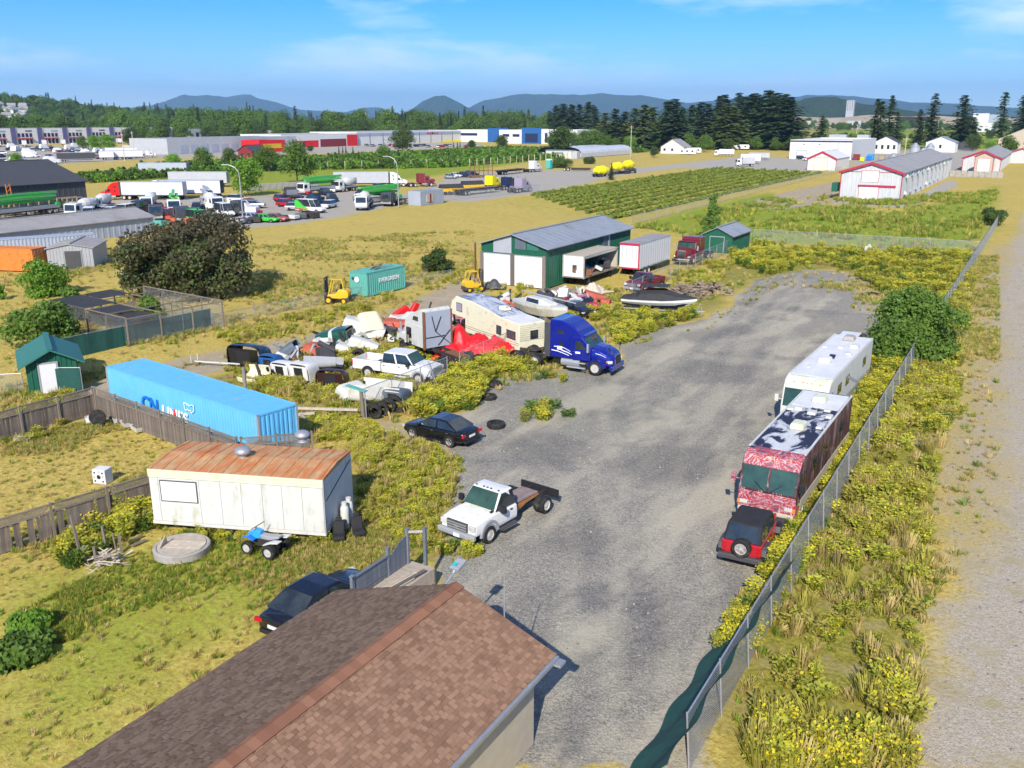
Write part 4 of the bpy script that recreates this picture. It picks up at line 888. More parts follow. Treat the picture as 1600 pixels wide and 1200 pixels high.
# ================================================================ shipping containers
def container(name, label, loc, rz, L, W, H, m, z0=.12, group=None, doors='+x', pitch=.28, depth=.04, roofm=None, post=None):
    """x along the length; corrugated walls"""
    t = thing(name, label, 'container', loc, rz, group)
    def corr(length, n):
        pts = []; p = length / n
        for k in range(n): x = k * p; pts += [(x, 0), (x + p * .32, 0), (x + p * .5, depth), (x + p * .82, depth)]
        return pts + [(length, 0)]
    for s in (-1, 1):
        mb = MB(); pr = corr(L - .3, int(L / pitch)); lo = [(-L / 2 + .15 + x, s * (W / 2 - .02 - y), z0 + .15) for x, y in pr]; hi = [(x, y, H - .1) for x, y, _ in lo]; n_ = len(lo)
        mb.add(lo + hi, [(i, i + 1, n_ + i + 1, n_ + i) for i in range(n_ - 1)]); mb.build('side_wall', m, t)
    ends = []
    for s in (-1, 1):
        mb = MB(); pr = corr(W - .24, int(W / pitch)); lo = [(s * (L / 2 - .03 - y), -W / 2 + .12 + x, z0 + .15) for x, y in pr]; hi = [(x, y, H - .1) for x, y, _ in lo]; n_ = len(lo)
        mb.add(lo + hi, [(i, i + 1, n_ + i + 1, n_ + i) for i in range(n_ - 1)]); mb.build('end_wall', m, t)
    mb = MB(); pr = corr(L - .2, int(L / .36)); lo = [(-L / 2 + .1 + x, -W / 2 + .06, H - .012 - y * .35) for x, y in pr]; hi = [(x, W / 2 - .06, z) for x, _, z in lo]; n_ = len(lo)
    mb.add(lo + hi, [(i, i + 1, n_ + i + 1, n_ + i) for i in range(n_ - 1)]); mb.build('roof', roofm or m, t)
    fr = MB()
    for s in (-1, 1):
        fr.box(-L / 2, L / 2, s * W / 2 - (.06 if s > 0 else 0), s * W / 2 + (.06 if s < 0 else 0), H - .1, H); fr.box(-L / 2, L / 2, s * W / 2 - (.08 if s > 0 else 0), s * W / 2 + (.08 if s < 0 else 0), z0, z0 + .16)
        fr.box(s * L / 2 - (.1 if s > 0 else 0), s * L / 2 + (.1 if s < 0 else 0), -W / 2 + .1, W / 2 - .1, H - .1, H - .003); fr.box(s * L / 2 - (.1 if s > 0 else 0), s * L / 2 + (.1 if s < 0 else 0), -W / 2 + .1, W / 2 - .1, z0, z0 + .157)
    fr.build('frame', m, t)
    for sx in (-1, 1):
        for sy in (-1, 1): MB().box(sx * L / 2 - .14 * (sx > 0), sx * L / 2 + .14 * (sx < 0), sy * W / 2 - .12 * (sy > 0), sy * W / 2 + .12 * (sy < 0), z0 + .002, H + .006).build('corner_post', post or m, t)
    MB().box(-L / 2 + .1, L / 2 - .1, -W / 2 + .1, W / 2 - .1, z0 + .05, z0 + .12).build('floor', 'frame_dark', t)
    if doors:
        s = 1 if doors == '+x' else -1
        for d in (-1, 1):
            dr = MB().box(s * L / 2 - .0, s * L / 2 + s * .035, min(d * .02, d * (W / 2 - .14)), max(d * .02, d * (W / 2 - .14)), z0 + .2, H - .14).build('door', m, t)
            rd = MB()
            for y in (.3, .85): rd.cyl((s * (L / 2 + .06), d * y, z0 + .2), (s * (L / 2 + .06), d * y, H - .15), .022, n=6)
            rd.build('lock_rod', 'steel', dr)
    return t
bc = container('shipping_container', 'long light blue shipping container with white and blue lettering', (-41.35, 33.75, 0), R(-8.0), 15.5, 2.6, 2.75, 'sky_blue', doors=None, pitch=.26, depth=.02, post='grey_paint')
for k in range(7): MB().box(7.66, 7.76, -1.02 + k * .29, -.90 + k * .29, .3, 2.6).build('end_rib', 'sky_blue', bc)
text_mesh('CN', 1.25, 'lettering', 'print_blue', bc, (-2.9, -1.345, 1.2), (R(90), 0, 0), .02, .15, .03)
text_mesh('LINES', 1.1, 'lettering', 'print_white', bc, (-.2, -1.345, 1.05), (R(90), 0, 0), .02, .1, .025, align='LEFT').location.x = -1.6
ws = MB(); pts = [(1.05, 2.42), (1.1, 2.0), (1.25, 1.98), (1.35, 2.08), (1.5, 2.0), (1.65, 2.06), (1.75, 1.92), (2.0, 2.08), (2.02, 2.4), (1.85, 2.42), (1.6, 2.32), (1.4, 2.38), (1.05, 2.42)]
for i in range(len(pts) - 1): ws.bar((pts[i][0] - .15, -1.35, pts[i][1] - .3), (pts[i + 1][0] - .15, -1.35, pts[i + 1][1] - .3), .02, .05)
ws.build('outline_mark', 'print_white', bc)
tc_ = container('shipping_container', 'teal shipping container standing at the edge of the dry meadow', (-59.75, 73.6, 0), R(88), 6.1, 2.4, 2.55, 'teal', doors=None, pitch=.33, depth=.045)
text_mesh('EVERGREEN', .62, 'lettering', 'print_white', tc_, (.35, -1.215, 1.5), (R(90), 0, 0), .01, 0, .012)
MB().lathe([(.01, -3.09), (.30, -3.09), (.30, -3.07), (.01, -3.07)], 20, c=(0, .2, 1.75), axis='x').build('round_emblem', 'print_white', tc_)
MB().lathe([(.01, -3.09), (.16, -3.09), (.16, -3.07), (.01, -3.07)], 14, c=(0, .75, 1.85), axis='x').build('round_hole', 'dark_grey', tc_)
for k, (x0, y0, x1, y1, m_) in enumerate(((-1.2, -.6, 1.6, .2, 'barn_red'), (-.9, .1, 1.4, .6, 'rust'), (-1.5, -.2, .6, .8, 'wood_tan'), (-.4, -.8, 1.9, -.3, 'pink_faded'))):
    v0 = Matrix.Rotation(R(88), 3, 'Z') @ Vector((x0, y0, 0)); v1 = Matrix.Rotation(R(88), 3, 'Z') @ Vector((x1, y1, 0))
    tag(MB().bar((-59.75 + v0.x, 73.6 + v0.y, 2.60 + k * .05), (-59.75 + v1.x, 73.6 + v1.y, 2.60 + k * .05), .14, .05).build('scrap_plank', m_), ('dark red plank lying on the teal container roof', 'rusty bar lying on the teal container roof', 'tan batten lying on the teal container roof', 'faded pink plank lying on the teal container roof')[k], 'plank', 'scrap on the teal container')
container('shipping_container', 'orange shipping container with closed doors beside the grey shed', (-106.4, 62.9, 0), R(20), 6.1, 2.5, 2.75, 'orange', doors='+x', pitch=.33)
container('shipping_container', 'dark blue shipping container behind the orange one', (-115.0, 72.0, 0), R(62), 12.2, 2.44, 2.6, 'clad_bluegrey', doors=None, pitch=.45, depth=.06)
# ================================================================ near vehicles
def ramp_mat(name, stops, scale, stretch=(1, 1, 1), rough=.55, dist=0.6, detail=6, interp='CONSTANT', space='Object', bumpy=0.0):
    m = bpy.data.materials.new(name); m.use_nodes = True; MATS[name] = m; n = m.node_tree.nodes; l = m.node_tree.links; bs = n['Principled BSDF']; bs.inputs['Roughness'].default_value = rough
    tc = n.new('ShaderNodeTexCoord'); mp = n.new('ShaderNodeMapping'); mp.inputs['Scale'].default_value = stretch; nt = n.new('ShaderNodeTexNoise'); nt.inputs['Scale'].default_value = scale; nt.inputs['Detail'].default_value = detail; nt.inputs['Roughness'].default_value = .66; nt.inputs['Distortion'].default_value = dist
    l.new(tc.outputs[space], mp.inputs[0]); l.new(mp.outputs[0], nt.inputs['Vector']); r = n.new('ShaderNodeValToRGB'); r.color_ramp.interpolation = interp
    e = r.color_ramp.elements; e[0].position = stops[0][0]; e[0].color = (*stops[0][1], 1); e[1].position = stops[1][0]; e[1].color = (*stops[1][1], 1)
    for p, c in stops[2:]: q = e.new(p); q.color = (*c, 1)
    l.new(nt.outputs[0], r.inputs[0]); l.new(r.outputs[0], bs.inputs['Base Color'])
    return m
ramp_mat('graffiti_front', [(0, (.02, .02, .04)), (.38, (.12, .09, .13)), (.42, (.36, .06, .08)), (.50, (.46, .40, .43)), (.53, (.38, .025, .04)), (.61, (.42, .38, .40)), (.65, (.45, .14, .05))], 1.5, (1, 1, 1.2), dist=1.5)
ramp_mat('graffiti_side', [(0, (.015, .012, .015)), (.42, (.10, .015, .02)), (.48, (.03, .025, .03)), (.54, (.22, .05, .06)), (.58, (.32, .30, .28)), (.61, (.06, .02, .025)), (.68, (.2, .19, .13))], 2.4, (1.2, 1.2, .16), dist=1.0)
ramp_mat('peeling_roof', [(0, (.010, .010, .022)), (.475, (.014, .014, .03)), (.50, (.20, .21, .26)), (.52, (.46, .47, .48)), (.6, (.60, .60, .60)), (.7, (.42, .42, .41))], .9, (.55, 1.1, 1), dist=.8, detail=9, interp='LINEAR')
ramp_mat('rv_roof', [(0, (.52, .52, .52)), (.45, (.62, .62, .62)), (.6, (.70, .70, .70)), (.75, (.56, .56, .55))], 1.2, interp='LINEAR')
ramp_mat('mossy_cap', [(0, (.68, .68, .62)), (.48, (.66, .67, .56)), (.57, (.54, .56, .34)), (.68, (.68, .67, .56))], 1.6, interp='LINEAR')
ramp_mat('camper_roof', [(0, (.05, .07, .12)), (.44, (.16, .20, .30)), (.5, (.42, .45, .50)), (.6, (.52, .54, .55)), (.7, (.3, .33, .36))], .9, (.5, 1.2, 1), interp='LINEAR', dist=1)

def pickup(name, label, loc, rz, paint, crew=True, bed=True, cat='pickup', group=None, wb=4.0, grille='dark_grey', r=.41, glass='glass_green', hoodm=None, lamps=True):
    t = thing(name, label, cat, loc, rz, group); h = 1.0; rear = -2.95 if crew else -1.95
    secs = [(rear, h, .55, 1.22), (-1.0, h, .52, 1.24), (-.45, h, .52, 1.26), (.35, h * .99, .58, 1.22), (.80, h * .97, .58, 1.14), (.92, h * .92, .62, 1.04)]
    MB().loft([body_ring(x, w, a, b, .02, .97, .12) for x, w, a, b in secs]).build('body', paint, t, bevel=.03)
    MB().loft([[(x, -w, z), (x, w, z), (x, w * .9, z + .10), (x, -w * .9, z + .10)] for x, w, z in ((-.48, .82, 1.22), (.3, .80, 1.18), (.86, .76, 1.02))]).build('hood', hoodm or paint, t, bevel=.04)
    cabin(t, (-.42, -1.0, rear + .10, rear + .02), (1.25, 1.22), 1.96, h * .95, h * .80, paint, glass, 'glass_dark', posts=(.52,) if crew else (), shrink=.06)
    MB().box(-.50, -.30, -.86, .86, 1.22, 1.30).build('cowl', 'black_plastic', t)
    arches(t, [0], h, r, 'grey_paint', 1.25)
    for s in (-1, 1):
        wheel(t, 0, s * (h - .08), r, .27, 'rim', 0)
        k = 10; ring = [(.62 * math.cos(PI * i / k), .46 + .62 * math.sin(PI * i / k)) for i in range(k + 1)]; poly = ring + [(a * .82, .46 + (b - .46) * .82) for a, b in ring[::-1]]
        MB().prism(poly, s * (h - .02), s * (h + .06), 'y').build('fender_flare', 'grey_paint' if not bed else paint, t, bevel=.01)
        MB().cbox((.88, s * .78, .95), (.16, .34, .24), rz=-s * .2).build('headlight', 'lamp_clear', t, bevel=.03)
        MB().cbox((-.72, s * (h + .20), 1.36), (.16, .26, .30)).cbox((-.72, s * (h + .02), 1.25), (.05, .2, .05)).build('side_mirror', 'black_plastic', t, bevel=.03)
        MB().box(rear + .2, -.65, s * (h + .08) - .10, s * (h + .08) + .10, .40, .47).build('running_board', 'dark_grey' if not bed else paint, t)
        for i in range(2 if crew else 1):
            x0 = -1.62 if i == 0 else rear + .12; MB().cbox((x0 + .1, s * (h + .01), 1.08), (.14, .03, .05)).build('door_handle', 'black_plastic', t)
    g = MB().cbox((.93, 0, .92), (.10, 1.16, .40)).build('grille', grille, t, bevel=.03)
    gb = MB()
    for z_ in (.80, .92, 1.03): gb.cbox((.985, 0, z_), (.03, 1.06, .055))
    gb.cbox((1.0, 0, .92), (.02, .22, .09)); gb.build('grille_bar', 'silver', g)
    MB().cbox((1.0, 0, .58), (.22, 2.06, .26)).build('bumper', 'grey_paint' if not bed else 'silver', t, bevel=.06); MB().cbox((1.115, .08, .56), (.015, .34, .16)).build('number_plate', 'plate_white', t)
    if not bed:
        for i, y in enumerate((-.62, -.2, 0, .2, .62)): MB().lathe([(.05, 0), (.05, .03), (.02, .05), (.005, .05)], 10, c=(-1.10, y, 1.965)).build('roof_marker', 'dark_grey', t)
    chassis(t, -wb - 1.0, .9, .50, .40)
    if bed:
        b0, b1 = rear - .06, rear - 2.35
        for s in (-1, 1): MB().box(b1, b0, s * h - .09 * (s > 0), s * h + .09 * (s < 0), .60, 1.30).build('bed_side', paint, t, bevel=.03)
        MB().box(b1, b0, -h + .09, h - .09, .72, .78).build('bed_floor', 'grey_paint', t); MB().box(b0 - .06, b0, -h + .09, h - .09, .78, 1.28).build('bed_front', paint, t)
        tg = MB().box(b1 - .05, b1 + .01, -h + .06, h - .06, .66, 1.28).build('tailgate', paint, t, bevel=.02); arches(t, [-wb], h, r, 'black_plastic', 1.25)
        for s in (-1, 1):
            wheel(t, -wb, s * (h - .08), r, .27, 'rim', 0); MB().cbox((b1 - .0, s * (h - .05), 1.05), (.08, .16, .34)).build('tail_light', 'lamp_red', t)
        MB().cbox((b1 - .15, 0, .58), (.2, 1.96, .2)).build('rear_bumper', 'silver', t, bevel=.04)
    else:
        for s in (-1, 1): wheel(t, -wb, s * 1.02, r, .25, 'rim', 0, dual=True)
        for k in range(5): MB().box(rear - 2.25, rear - .12, -.47 + k * .19, -.29 + k * .19, .80, .88).build('deck_plank', 'plank_mauve', t)
        for s in (-1, 1):
            MB().prism([(rear - .15, .5), (rear - .15, .78), (rear - 2.2, .80), (rear - 2.2, .72), (rear - 1.2, .66), (rear - .5, .45)], s * .50, s * .56, 'y').build('side_bracket', 'rust_orange', t)
        MB().box(-wb - 1.02, -wb - .96, -1.1, 1.1, .40, .82).build('tail_board', 'black_plastic', t); MB().box(-wb - 1.12, -wb - 1.02, -.5, .5, .5, .7).build('hitch', 'frame_dark', t)
    return t
mat('plank_mauve', (.26, .20, .18), .85, var=.25, scale=4, objvar=.15); mat('rust_orange', (.34, .15, .045), .85, var=.35, scale=5)
ramp_mat('hood_stained', [(0, (.76, .76, .74)), (.5, (.76, .76, .72)), (.58, (.66, .66, .46)), (.7, (.74, .74, .70))], 1.5, interp='LINEAR')
pickup('chassis_cab_truck', 'white chassis cab truck with a bare plank frame behind', (-19.62, 29.85, 0), R(-97.5), 'white_paint', crew=False, bed=False, cat='truck', wb=4.0, hoodm='hood_stained')
pickup('pickup_truck', 'white crew cab pickup parked among the weeds and scrap', (-35.75, 48.75, 0), R(7), 'white_paint', crew=True, bed=True, cat='pickup', wb=4.05, grille='silver')
pickup('pickup_truck', 'dark red pickup with an open bed in front of the white box trailers', (-36.2, 87.3, 0), R(-98), 'maroon', crew=False, bed=True, cat='pickup', wb=3.5, glass='glass_dark')
cv = car('sedan_car', 'black sedan with red tail lights parked on the gravel', (-28.05, 39.55, 0), R(176), 'black_paint', 4.55, 1.8, 1.40)
car('sedan_car', 'black sedan half hidden behind the house roof', (-20.88, 21.75, 0), R(88), 'black_paint', 4.85, 1.84, 1.44)
car('coupe_car', 'red wrecked car with open body sitting in the weeds', (-37.0, 76.2, 0), R(-30), 'red_paint', 4.5, 1.78, 1.35)
car('coupe_car', 'dark green wrecked car tucked beside the red wreck', (-36.6, 73.9, 0), R(-28), 'black_paint', 4.4, 1.75, 1.25)
car('parked_suv', 'white sport utility vehicle parked behind the motorhomes', (-11.7, 69.9, 0), R(-90), 'white_paint', 4.6, 1.85, 1.72, kind='suv')

# blue highway tractor
bt = semi('semi_truck', 'glossy blue sleeper highway tractor parked beside the weeds', (-26.15, 57.05, 0), R(2), 'blue_paint', tank='silver', ax=(-4.75, -6.05), roof=3.75)
def ribbon(t, name, m, pts, y, w):
    mb = MB()
    for i in range(len(pts) - 1): mb.bar((pts[i][0], y, pts[i][1]), (pts[i + 1][0], y, pts[i + 1][1]), .012, w * (1 - .6 * i / len(pts)))
    return mb.build(name, m, t)
ribbon(bt, 'swoosh_stripe', 'print_white', [(-3.4, 1.52), (-2.9, 1.48), (-2.4, 1.36), (-2.0, 1.25)], -1.215, .06)
ribbon(bt, 'swoosh_stripe', 'print_white', [(-2.6, 1.58), (-2.2, 1.50), (-1.9, 1.40), (-1.78, 1.34)], -1.215, .07)
ribbon(bt, 'swoosh_stripe', 'print_white', [(-3.2, 1.80), (-2.7, 1.84), (-2.3, 1.74), (-1.9, 1.56)], -1.215, .05)
MB().box(-2.95, -2.55, -1.218, -1.20, 1.60, 1.86).build('logo_patch', 'print_white', bt); MB().box(-1.5, -1.12, -1.238, -1.22, 1.48, 1.62).build('door_sign', 'print_white', bt)
text_mesh('CASCADIA', .16, 'lettering', 'print_red', bt, (-.60, 0, 2.46), (R(60), 0, R(90)), .004)
ribbon(bt, 'hood_stripe', 'print_white', [(.0, 1.62), (.4, 1.56), (.8, 1.42)], -1.095, .04)
for s in (-1, 1): MB().cyl((1.0, s * .95, 1.5), (1.02, s * 1.0, 1.95), .02, n=6).cbox((1.02, s * 1.0, 2.02), (.08, .16, .2)).build('hood_mirror', 'black_plastic', bt)
sm = semi('semi_truck', 'maroon long nose tractor parked at the end of the box trailers', (-38.55, 108.4, 0), R(-92), 'maroon', aero=False, tank='chrome', ax=(-4.6, -5.9), roof=3.2, sleeper=True)

# ================================================================ motorhomes and jeep
def motorhome(name, label, loc, rz, L, W, H, front, side, roofm, capm, skirt, cat='motorhome', wind='glass_green'):
    t = thing(name, label, cat, loc, rz); f, h = L / 2, W / 2
    MB().prism([(f, 1.0), (f + .02, 1.45), (f - .32, H - .52), (f - .62, H - .12), (f - 1.1, H), (-f + .1, H), (-f, H - .1), (-f, 1.0)], -h, h, 'y').build('body', side, t, bevel=.10, seg=3)
    MB().prism([(f + .03, .42), (f + .05, 1.0), (f + .025, 1.42), (f - .2, 1.42), (f - .9, 1.0), (f - .9, .42)], -h + .015, h - .015, 'y').build('front_panel', front, t, bevel=.06)
    MB().prism([(f - .30, H - .55), (f - .60, H - .11), (f - 1.0, H + .012), (f - 1.35, H + .015), (f - 1.35, H - .1), (f - .7, H - .3)], -h + .03, h - .03, 'y').build('front_cap', capm, t, bevel=.03)
    MB().box(-f + .02, f - .9, -h + .01, h - .01, .48, .99).build('skirt', skirt, t, bevel=.03)
    MB().box(-f + .15, f - 1.3, -h + .12, h - .12, H + .002, H + .03).build('roof', roofm, t, bevel=.01)
    for s in (-1, 1): MB().box(-f + .05, f - 1.2, s * (h - .06) - .05, s * (h - .06) + .05, H - .01, H + .05).build('roof_rail', 'white_old', t, bevel=.01)
    p0, p1 = Vector((f + .02, 0, 1.48)), Vector((f - .31, 0, H - .56))
    for s in (-1, 1):
        a, b = (.03, h - .10) if s > 0 else (-h + .10, -.03)
        panel(t, 'windscreen', wind, [(p0.x, a, p0.z), (p0.x, b, p0.z), (p1.x, b, p1.z), (p1.x, a, p1.z)], .02, .02)
        MB().bar((p0.x + .05, s * .15, p0.z + .02), (p0.x - .06, s * .62, p0.z + .38), .02).build('wiper', 'black_plastic', t)
        w0 = [(f - .55, s * h, 1.55), (f - 1.45, s * h, 1.55), (f - 1.45, s * h, 2.35), (f - .75, s * h, 2.35)]; panel(t, 'side_window', 'glass_dark', w0 if s > 0 else w0[::-1], .03, .012)
        for x in (f - 3.2, f - 5.4, -f + 2.6):
            w0 = [(x + .55, s * h, 1.75), (x - .55, s * h, 1.75), (x - .55, s * h, 2.4), (x + .55, s * h, 2.4)]; panel(t, 'side_window', 'glass_dark', w0 if s > 0 else w0[::-1], .03, .014)
        MB().cbox((f + .12, s * (h + .22), 1.95), (.12, .22, .42)).cbox((f - .1, s * (h + .08), 1.82), (.05, .34, .05)).build('side_mirror', 'black_plastic' if s > 0 else front, t, bevel=.03)
        MB().cbox((f + .055, s * (h - .30), .82), (.05, .36, .18)).build('headlight', 'lamp_clear', t, bevel=.02); MB().cbox((f + .05, s * (h - .07), .80), (.07, .13, .20)).build('turn_signal', 'lamp_amber', t, bevel=.02)
        for x in (f - 1.5, -f + 3.0): wheel(t, x, s * (h - .16), .42, .26, 'rim', 0)
        arches(t, [], h, .42)
    MB().cbox((f + .06, 0, .48), (.14, W - .1, .22)).build('bumper', 'beige', t, bevel=.05)
    for y in (-.75, -.25, 0, .25, .75): MB().cbox((f - .52, y, H - .23), (.06, .10, .05), ry=.9).build('marker_lamp', 'lamp_amber', t)
    return t
def roof_unit(t, name, x, y, z, d, m, bevel=.08): MB().loft([[(x - d[0] / 2, y - d[1] / 2, z), (x + d[0] / 2, y - d[1] / 2, z), (x + d[0] / 2, y + d[1] / 2, z), (x - d[0] / 2, y + d[1] / 2, z)], [(x - d[0] * .42, y - d[1] * .42, z + d[2]), (x + d[0] * .42, y - d[1] * .42, z + d[2]), (x + d[0] * .42, y + d[1] * .42, z + d[2]), (x - d[0] * .42, y + d[1] * .42, z + d[2])]]).build(name, m, t, bevel=bevel)
r1 = motorhome('motorhome', 'graffiti covered motorhome with a peeling black and white roof', (-9.0, 43.75, 0), R(-90.3), 11.7, 2.62, 3.05, 'graffiti_front', 'graffiti_side', 'peeling_roof', 'graffiti_front', 'beige')
MB().box(-5.5, -2.6, -1.18, 1.18, 3.083, 3.10).build('rear_roof_sheet', 'rv_roof', r1)
roof_unit(r1, 'air_conditioner', 1.0, .05, 3.08, (1.0, .72, .30), 'mossy_cap'); roof_unit(r1, 'air_conditioner', -3.9, .0, 3.1, (1.05, .74, .32), 'mossy_cap')
for (x, y, d) in ((-1.9, -.62, (.5, .42, .16)), (-1.55, .12, (.6, .45, .14)), (-1.8, -1.0, (.55, .35, .1)), (-1.4, 1.0, (.6, .3, .1)), (.55, .95, (.5, .3, .1)), (-2.3, .72, (.35, .35, .12))): roof_unit(r1, 'roof_hatch', x, y, 3.08, d, 'white_old', .03)
r2 = motorhome('motorhome', 'pale grey motorhome with a mossy front cap, parked behind the graffiti one', (-10.42, 57.6, 0), R(-91), 13.2, 2.6, 3.1, 'white_old', 'white_old', 'rv_roof', 'mossy_cap', 'silver')
roof_unit(r2, 'air_conditioner', 1.6, -.05, 3.13, (1.0, .74, .30), 'white_clean'); roof_unit(r2, 'air_conditioner', -5.2, .0, 3.13, (1.0, .74, .30), 'concrete')
for (x, y, d) in ((-2.2, -.9, (.5, .3, .1)), (-2.6, .0, (.5, .35, .12)), (-3.2, .75, (.85, .55, .2)), (-1.0, .8, (.45, .35, .12)), (3.2, -.6, (.6, .15, .06))): roof_unit(r2, 'roof_hatch', x, y, 3.13, d, 'white_old', .03)
MB().cbox((.62, .15, 3.30), (.3, .34, .1), ry=.3).build('vent_flap', 'navy', r2)
for k, s in enumerate((-1.31, 1.31)): MB().prism([(-4.5, 1.2), (-2.0, 1.25), (1.0, 2.3), (1.5, 2.3), (-1.2, 1.35), (-2.0, 1.1), (-4.5, 1.1)], s - .008, s + .008, 'y').build('side_swoosh', 'clad_bluegrey', r2)
jp = thing('off_road_car', 'red off-road car with a black soft top parked behind the graffiti motorhome', 'car', (-8.75, 34.85, 0), R(91.5))
MB().prism([(-1.85, .62), (-1.85, 1.12), (.55, 1.14), (.75, 1.20), (.75, .52), (-1.6, .48)], -.80, .80, 'y').build('tub', 'red_paint', jp, bevel=.04)
MB().loft([[(.70, -.74, .62), (.70, .74, .62), (.70, .70, 1.20), (.70, -.70, 1.20)], [(1.80, -.60, .62), (1.80, .60, .62), (1.80, .56, 1.10), (1.80, -.56, 1.10)]]).build('hood', 'red_paint', jp, bevel=.05)
for s in (-1, 1):
    MB().prism([(.62, .70), (.78, .98), (1.70, .98), (1.90, .78), (1.90, .70), (1.66, .86), (.9, .86), (.74, .66)], s * .58, s * .98, 'y').build('front_fender', 'dark_grey', jp, bevel=.03)
    MB().prism([(-1.80, .66), (-1.66, .90), (-1.5, 1.0), (-.80, 1.0), (-.62, .80), (-.60, .66), (-.75, .80), (-.9, .90), (-1.45, .90), (-1.64, .72)], s * .78, s * .98, 'y').build('rear_fender', 'dark_grey', jp, bevel=.03)
    for x in (1.28, -1.15): wheel(jp, x, s * .80, .42, .27, 'rim', 5)
    d = MB().box(-.48, .52, s * .80 - .01, s * .80 + .015, .62, 1.12).build('door', 'red_paint', jp, bevel=.01); MB().cbox((-.36, s * .82, 1.0), (.14, .03, .05)).build('handle', 'black_plastic', d)
    MB().cbox((.50, s * .96, 1.25), (.1, .2, .16)).build('side_mirror', 'black_plastic', jp, bevel=.02); MB().cbox((-1.88, s * .68, .92), (.05, .12, .16)).build('tail_light', 'lamp_red', jp)
    MB().box(-.5, .55, s * .84 - .06, s * .84 + .06, .40, .47).build('running_board', 'dark_grey', jp)
cabin(jp, (.62, .38, -1.50, -1.80), (1.16, 1.10), 1.82, .78, .68, 'soft_black', 'glass_dark', posts=(.5,), name='soft_top', shrink=.09, roofcrown=.05)
MB().box(-1.89, -1.85, -.62, .62, .62, 1.08).build('tailgate', 'red_paint', jp, bevel=.01)
MB().cbox((-1.98, 0, .52), (.22, 1.75, .24)).cbox((1.98, 0, .56), (.22, 1.5, .22)).build('bumper', 'dark_grey', jp, bevel=.05)
sw = wheel(jp, -2.02, .02, .40, .26, 'rim', 5, name='spare_wheel'); sw.rotation_euler = (0, 0, R(90)); sw.location = (-2.02, -.05, .98)
MB().box(1.79, 1.83, -.5, .5, .68, 1.06).build('grille', 'red_paint', jp)

# fifth wheel camper
cp = thing('camper_trailer', 'long cream camper trailer with a raised nose beside the red tarp', 'camper', (-37.15, 60.4, 0), R(154.5))
prof = [(-5.1, .62), (-5.15, 2.72), (-2.6, 2.80), (-.8, 3.05), (1.6, 3.35), (4.2, 3.40), (4.9, 2.9), (5.2, 2.0), (4.9, 1.80), (2.75, 1.72), (2.75, .62)]
MB().prism(prof, -1.2, 1.2, 'y').build('body', 'cream', cp, bevel=.05)
MB().prism([(-2.55, 2.81), (-.8, 3.06), (1.6, 3.36), (4.1, 3.41), (4.1, 3.43), (1.6, 3.385), (-.8, 3.085), (-2.55, 2.835)], -1.14, 1.14, 'y').build('roof_skin', 'camper_roof', cp); MB().prism([(-5.1, 2.73), (-2.6, 2.81), (-2.6, 2.83), (-5.1, 2.75)], -1.14, 1.14, 'y').build('rear_roof_skin', 'rv_roof', cp)
for (x, z_, w, hh) in ((3.65, 2.55, .85, .62), (-2.35, 1.75, .62, .62), (-4.05, 1.70, 1.15, .58)):
    for s in (-1, 1):
        fr_ = MB().box(x - w / 2 - .05, x + w / 2 + .05, s * 1.2 - .012, s * 1.2 + .012, z_ - hh / 2 - .05, z_ + hh / 2 + .05).build('window', 'black_plastic', cp); MB().box(x - w / 2, x + w / 2, s * 1.2 - .02, s * 1.2 + .02, z_ - hh / 2, z_ + hh / 2).build('pane', 'mauve' if x > 0 else 'glass_grey', fr_)
fr_ = MB().box(-5.175, -5.13, -.55, .15, 1.45, 2.1).build('window', 'black_plastic', cp); MB().box(-5.19, -5.15, -.48, .08, 1.52, 2.03).build('pane', 'glass_dark', fr_)
for z_ in (1.0, 1.16): MB().box(-5.1, 2.7, 1.195, 1.212, z_, z_ + .05).build('trim_line', 'concrete', cp)
for z_ in [1.4 + k * .14 for k in range(9)]: MB().box(-5.165, -5.14, -1.15, 1.15, z_, z_ + .012).build('siding_seam', 'concrete', cp)
roof_unit(cp, 'air_conditioner', -1.2, -.15, 3.02, (.95, .7, .3), 'cream'); MB().cbox((-1.55, -.2, 3.2), (.12, .5, .2)).build('vent_flap', 'black_plastic', cp)
MB().box(-5.15, -5.3, -1.1, 1.1, .42, .58).build('bumper', 'rust', cp)
for x in (-1.6, -.75):
    for s in (-1, 1): wheel(cp, x, s * 1.05, .36, .22, 'rim', 0)
for y in (-.8, .8): MB().box(3.2, 3.3, y - .05, y + .05, 0, 1.75).build('landing_leg', 'steel', cp)

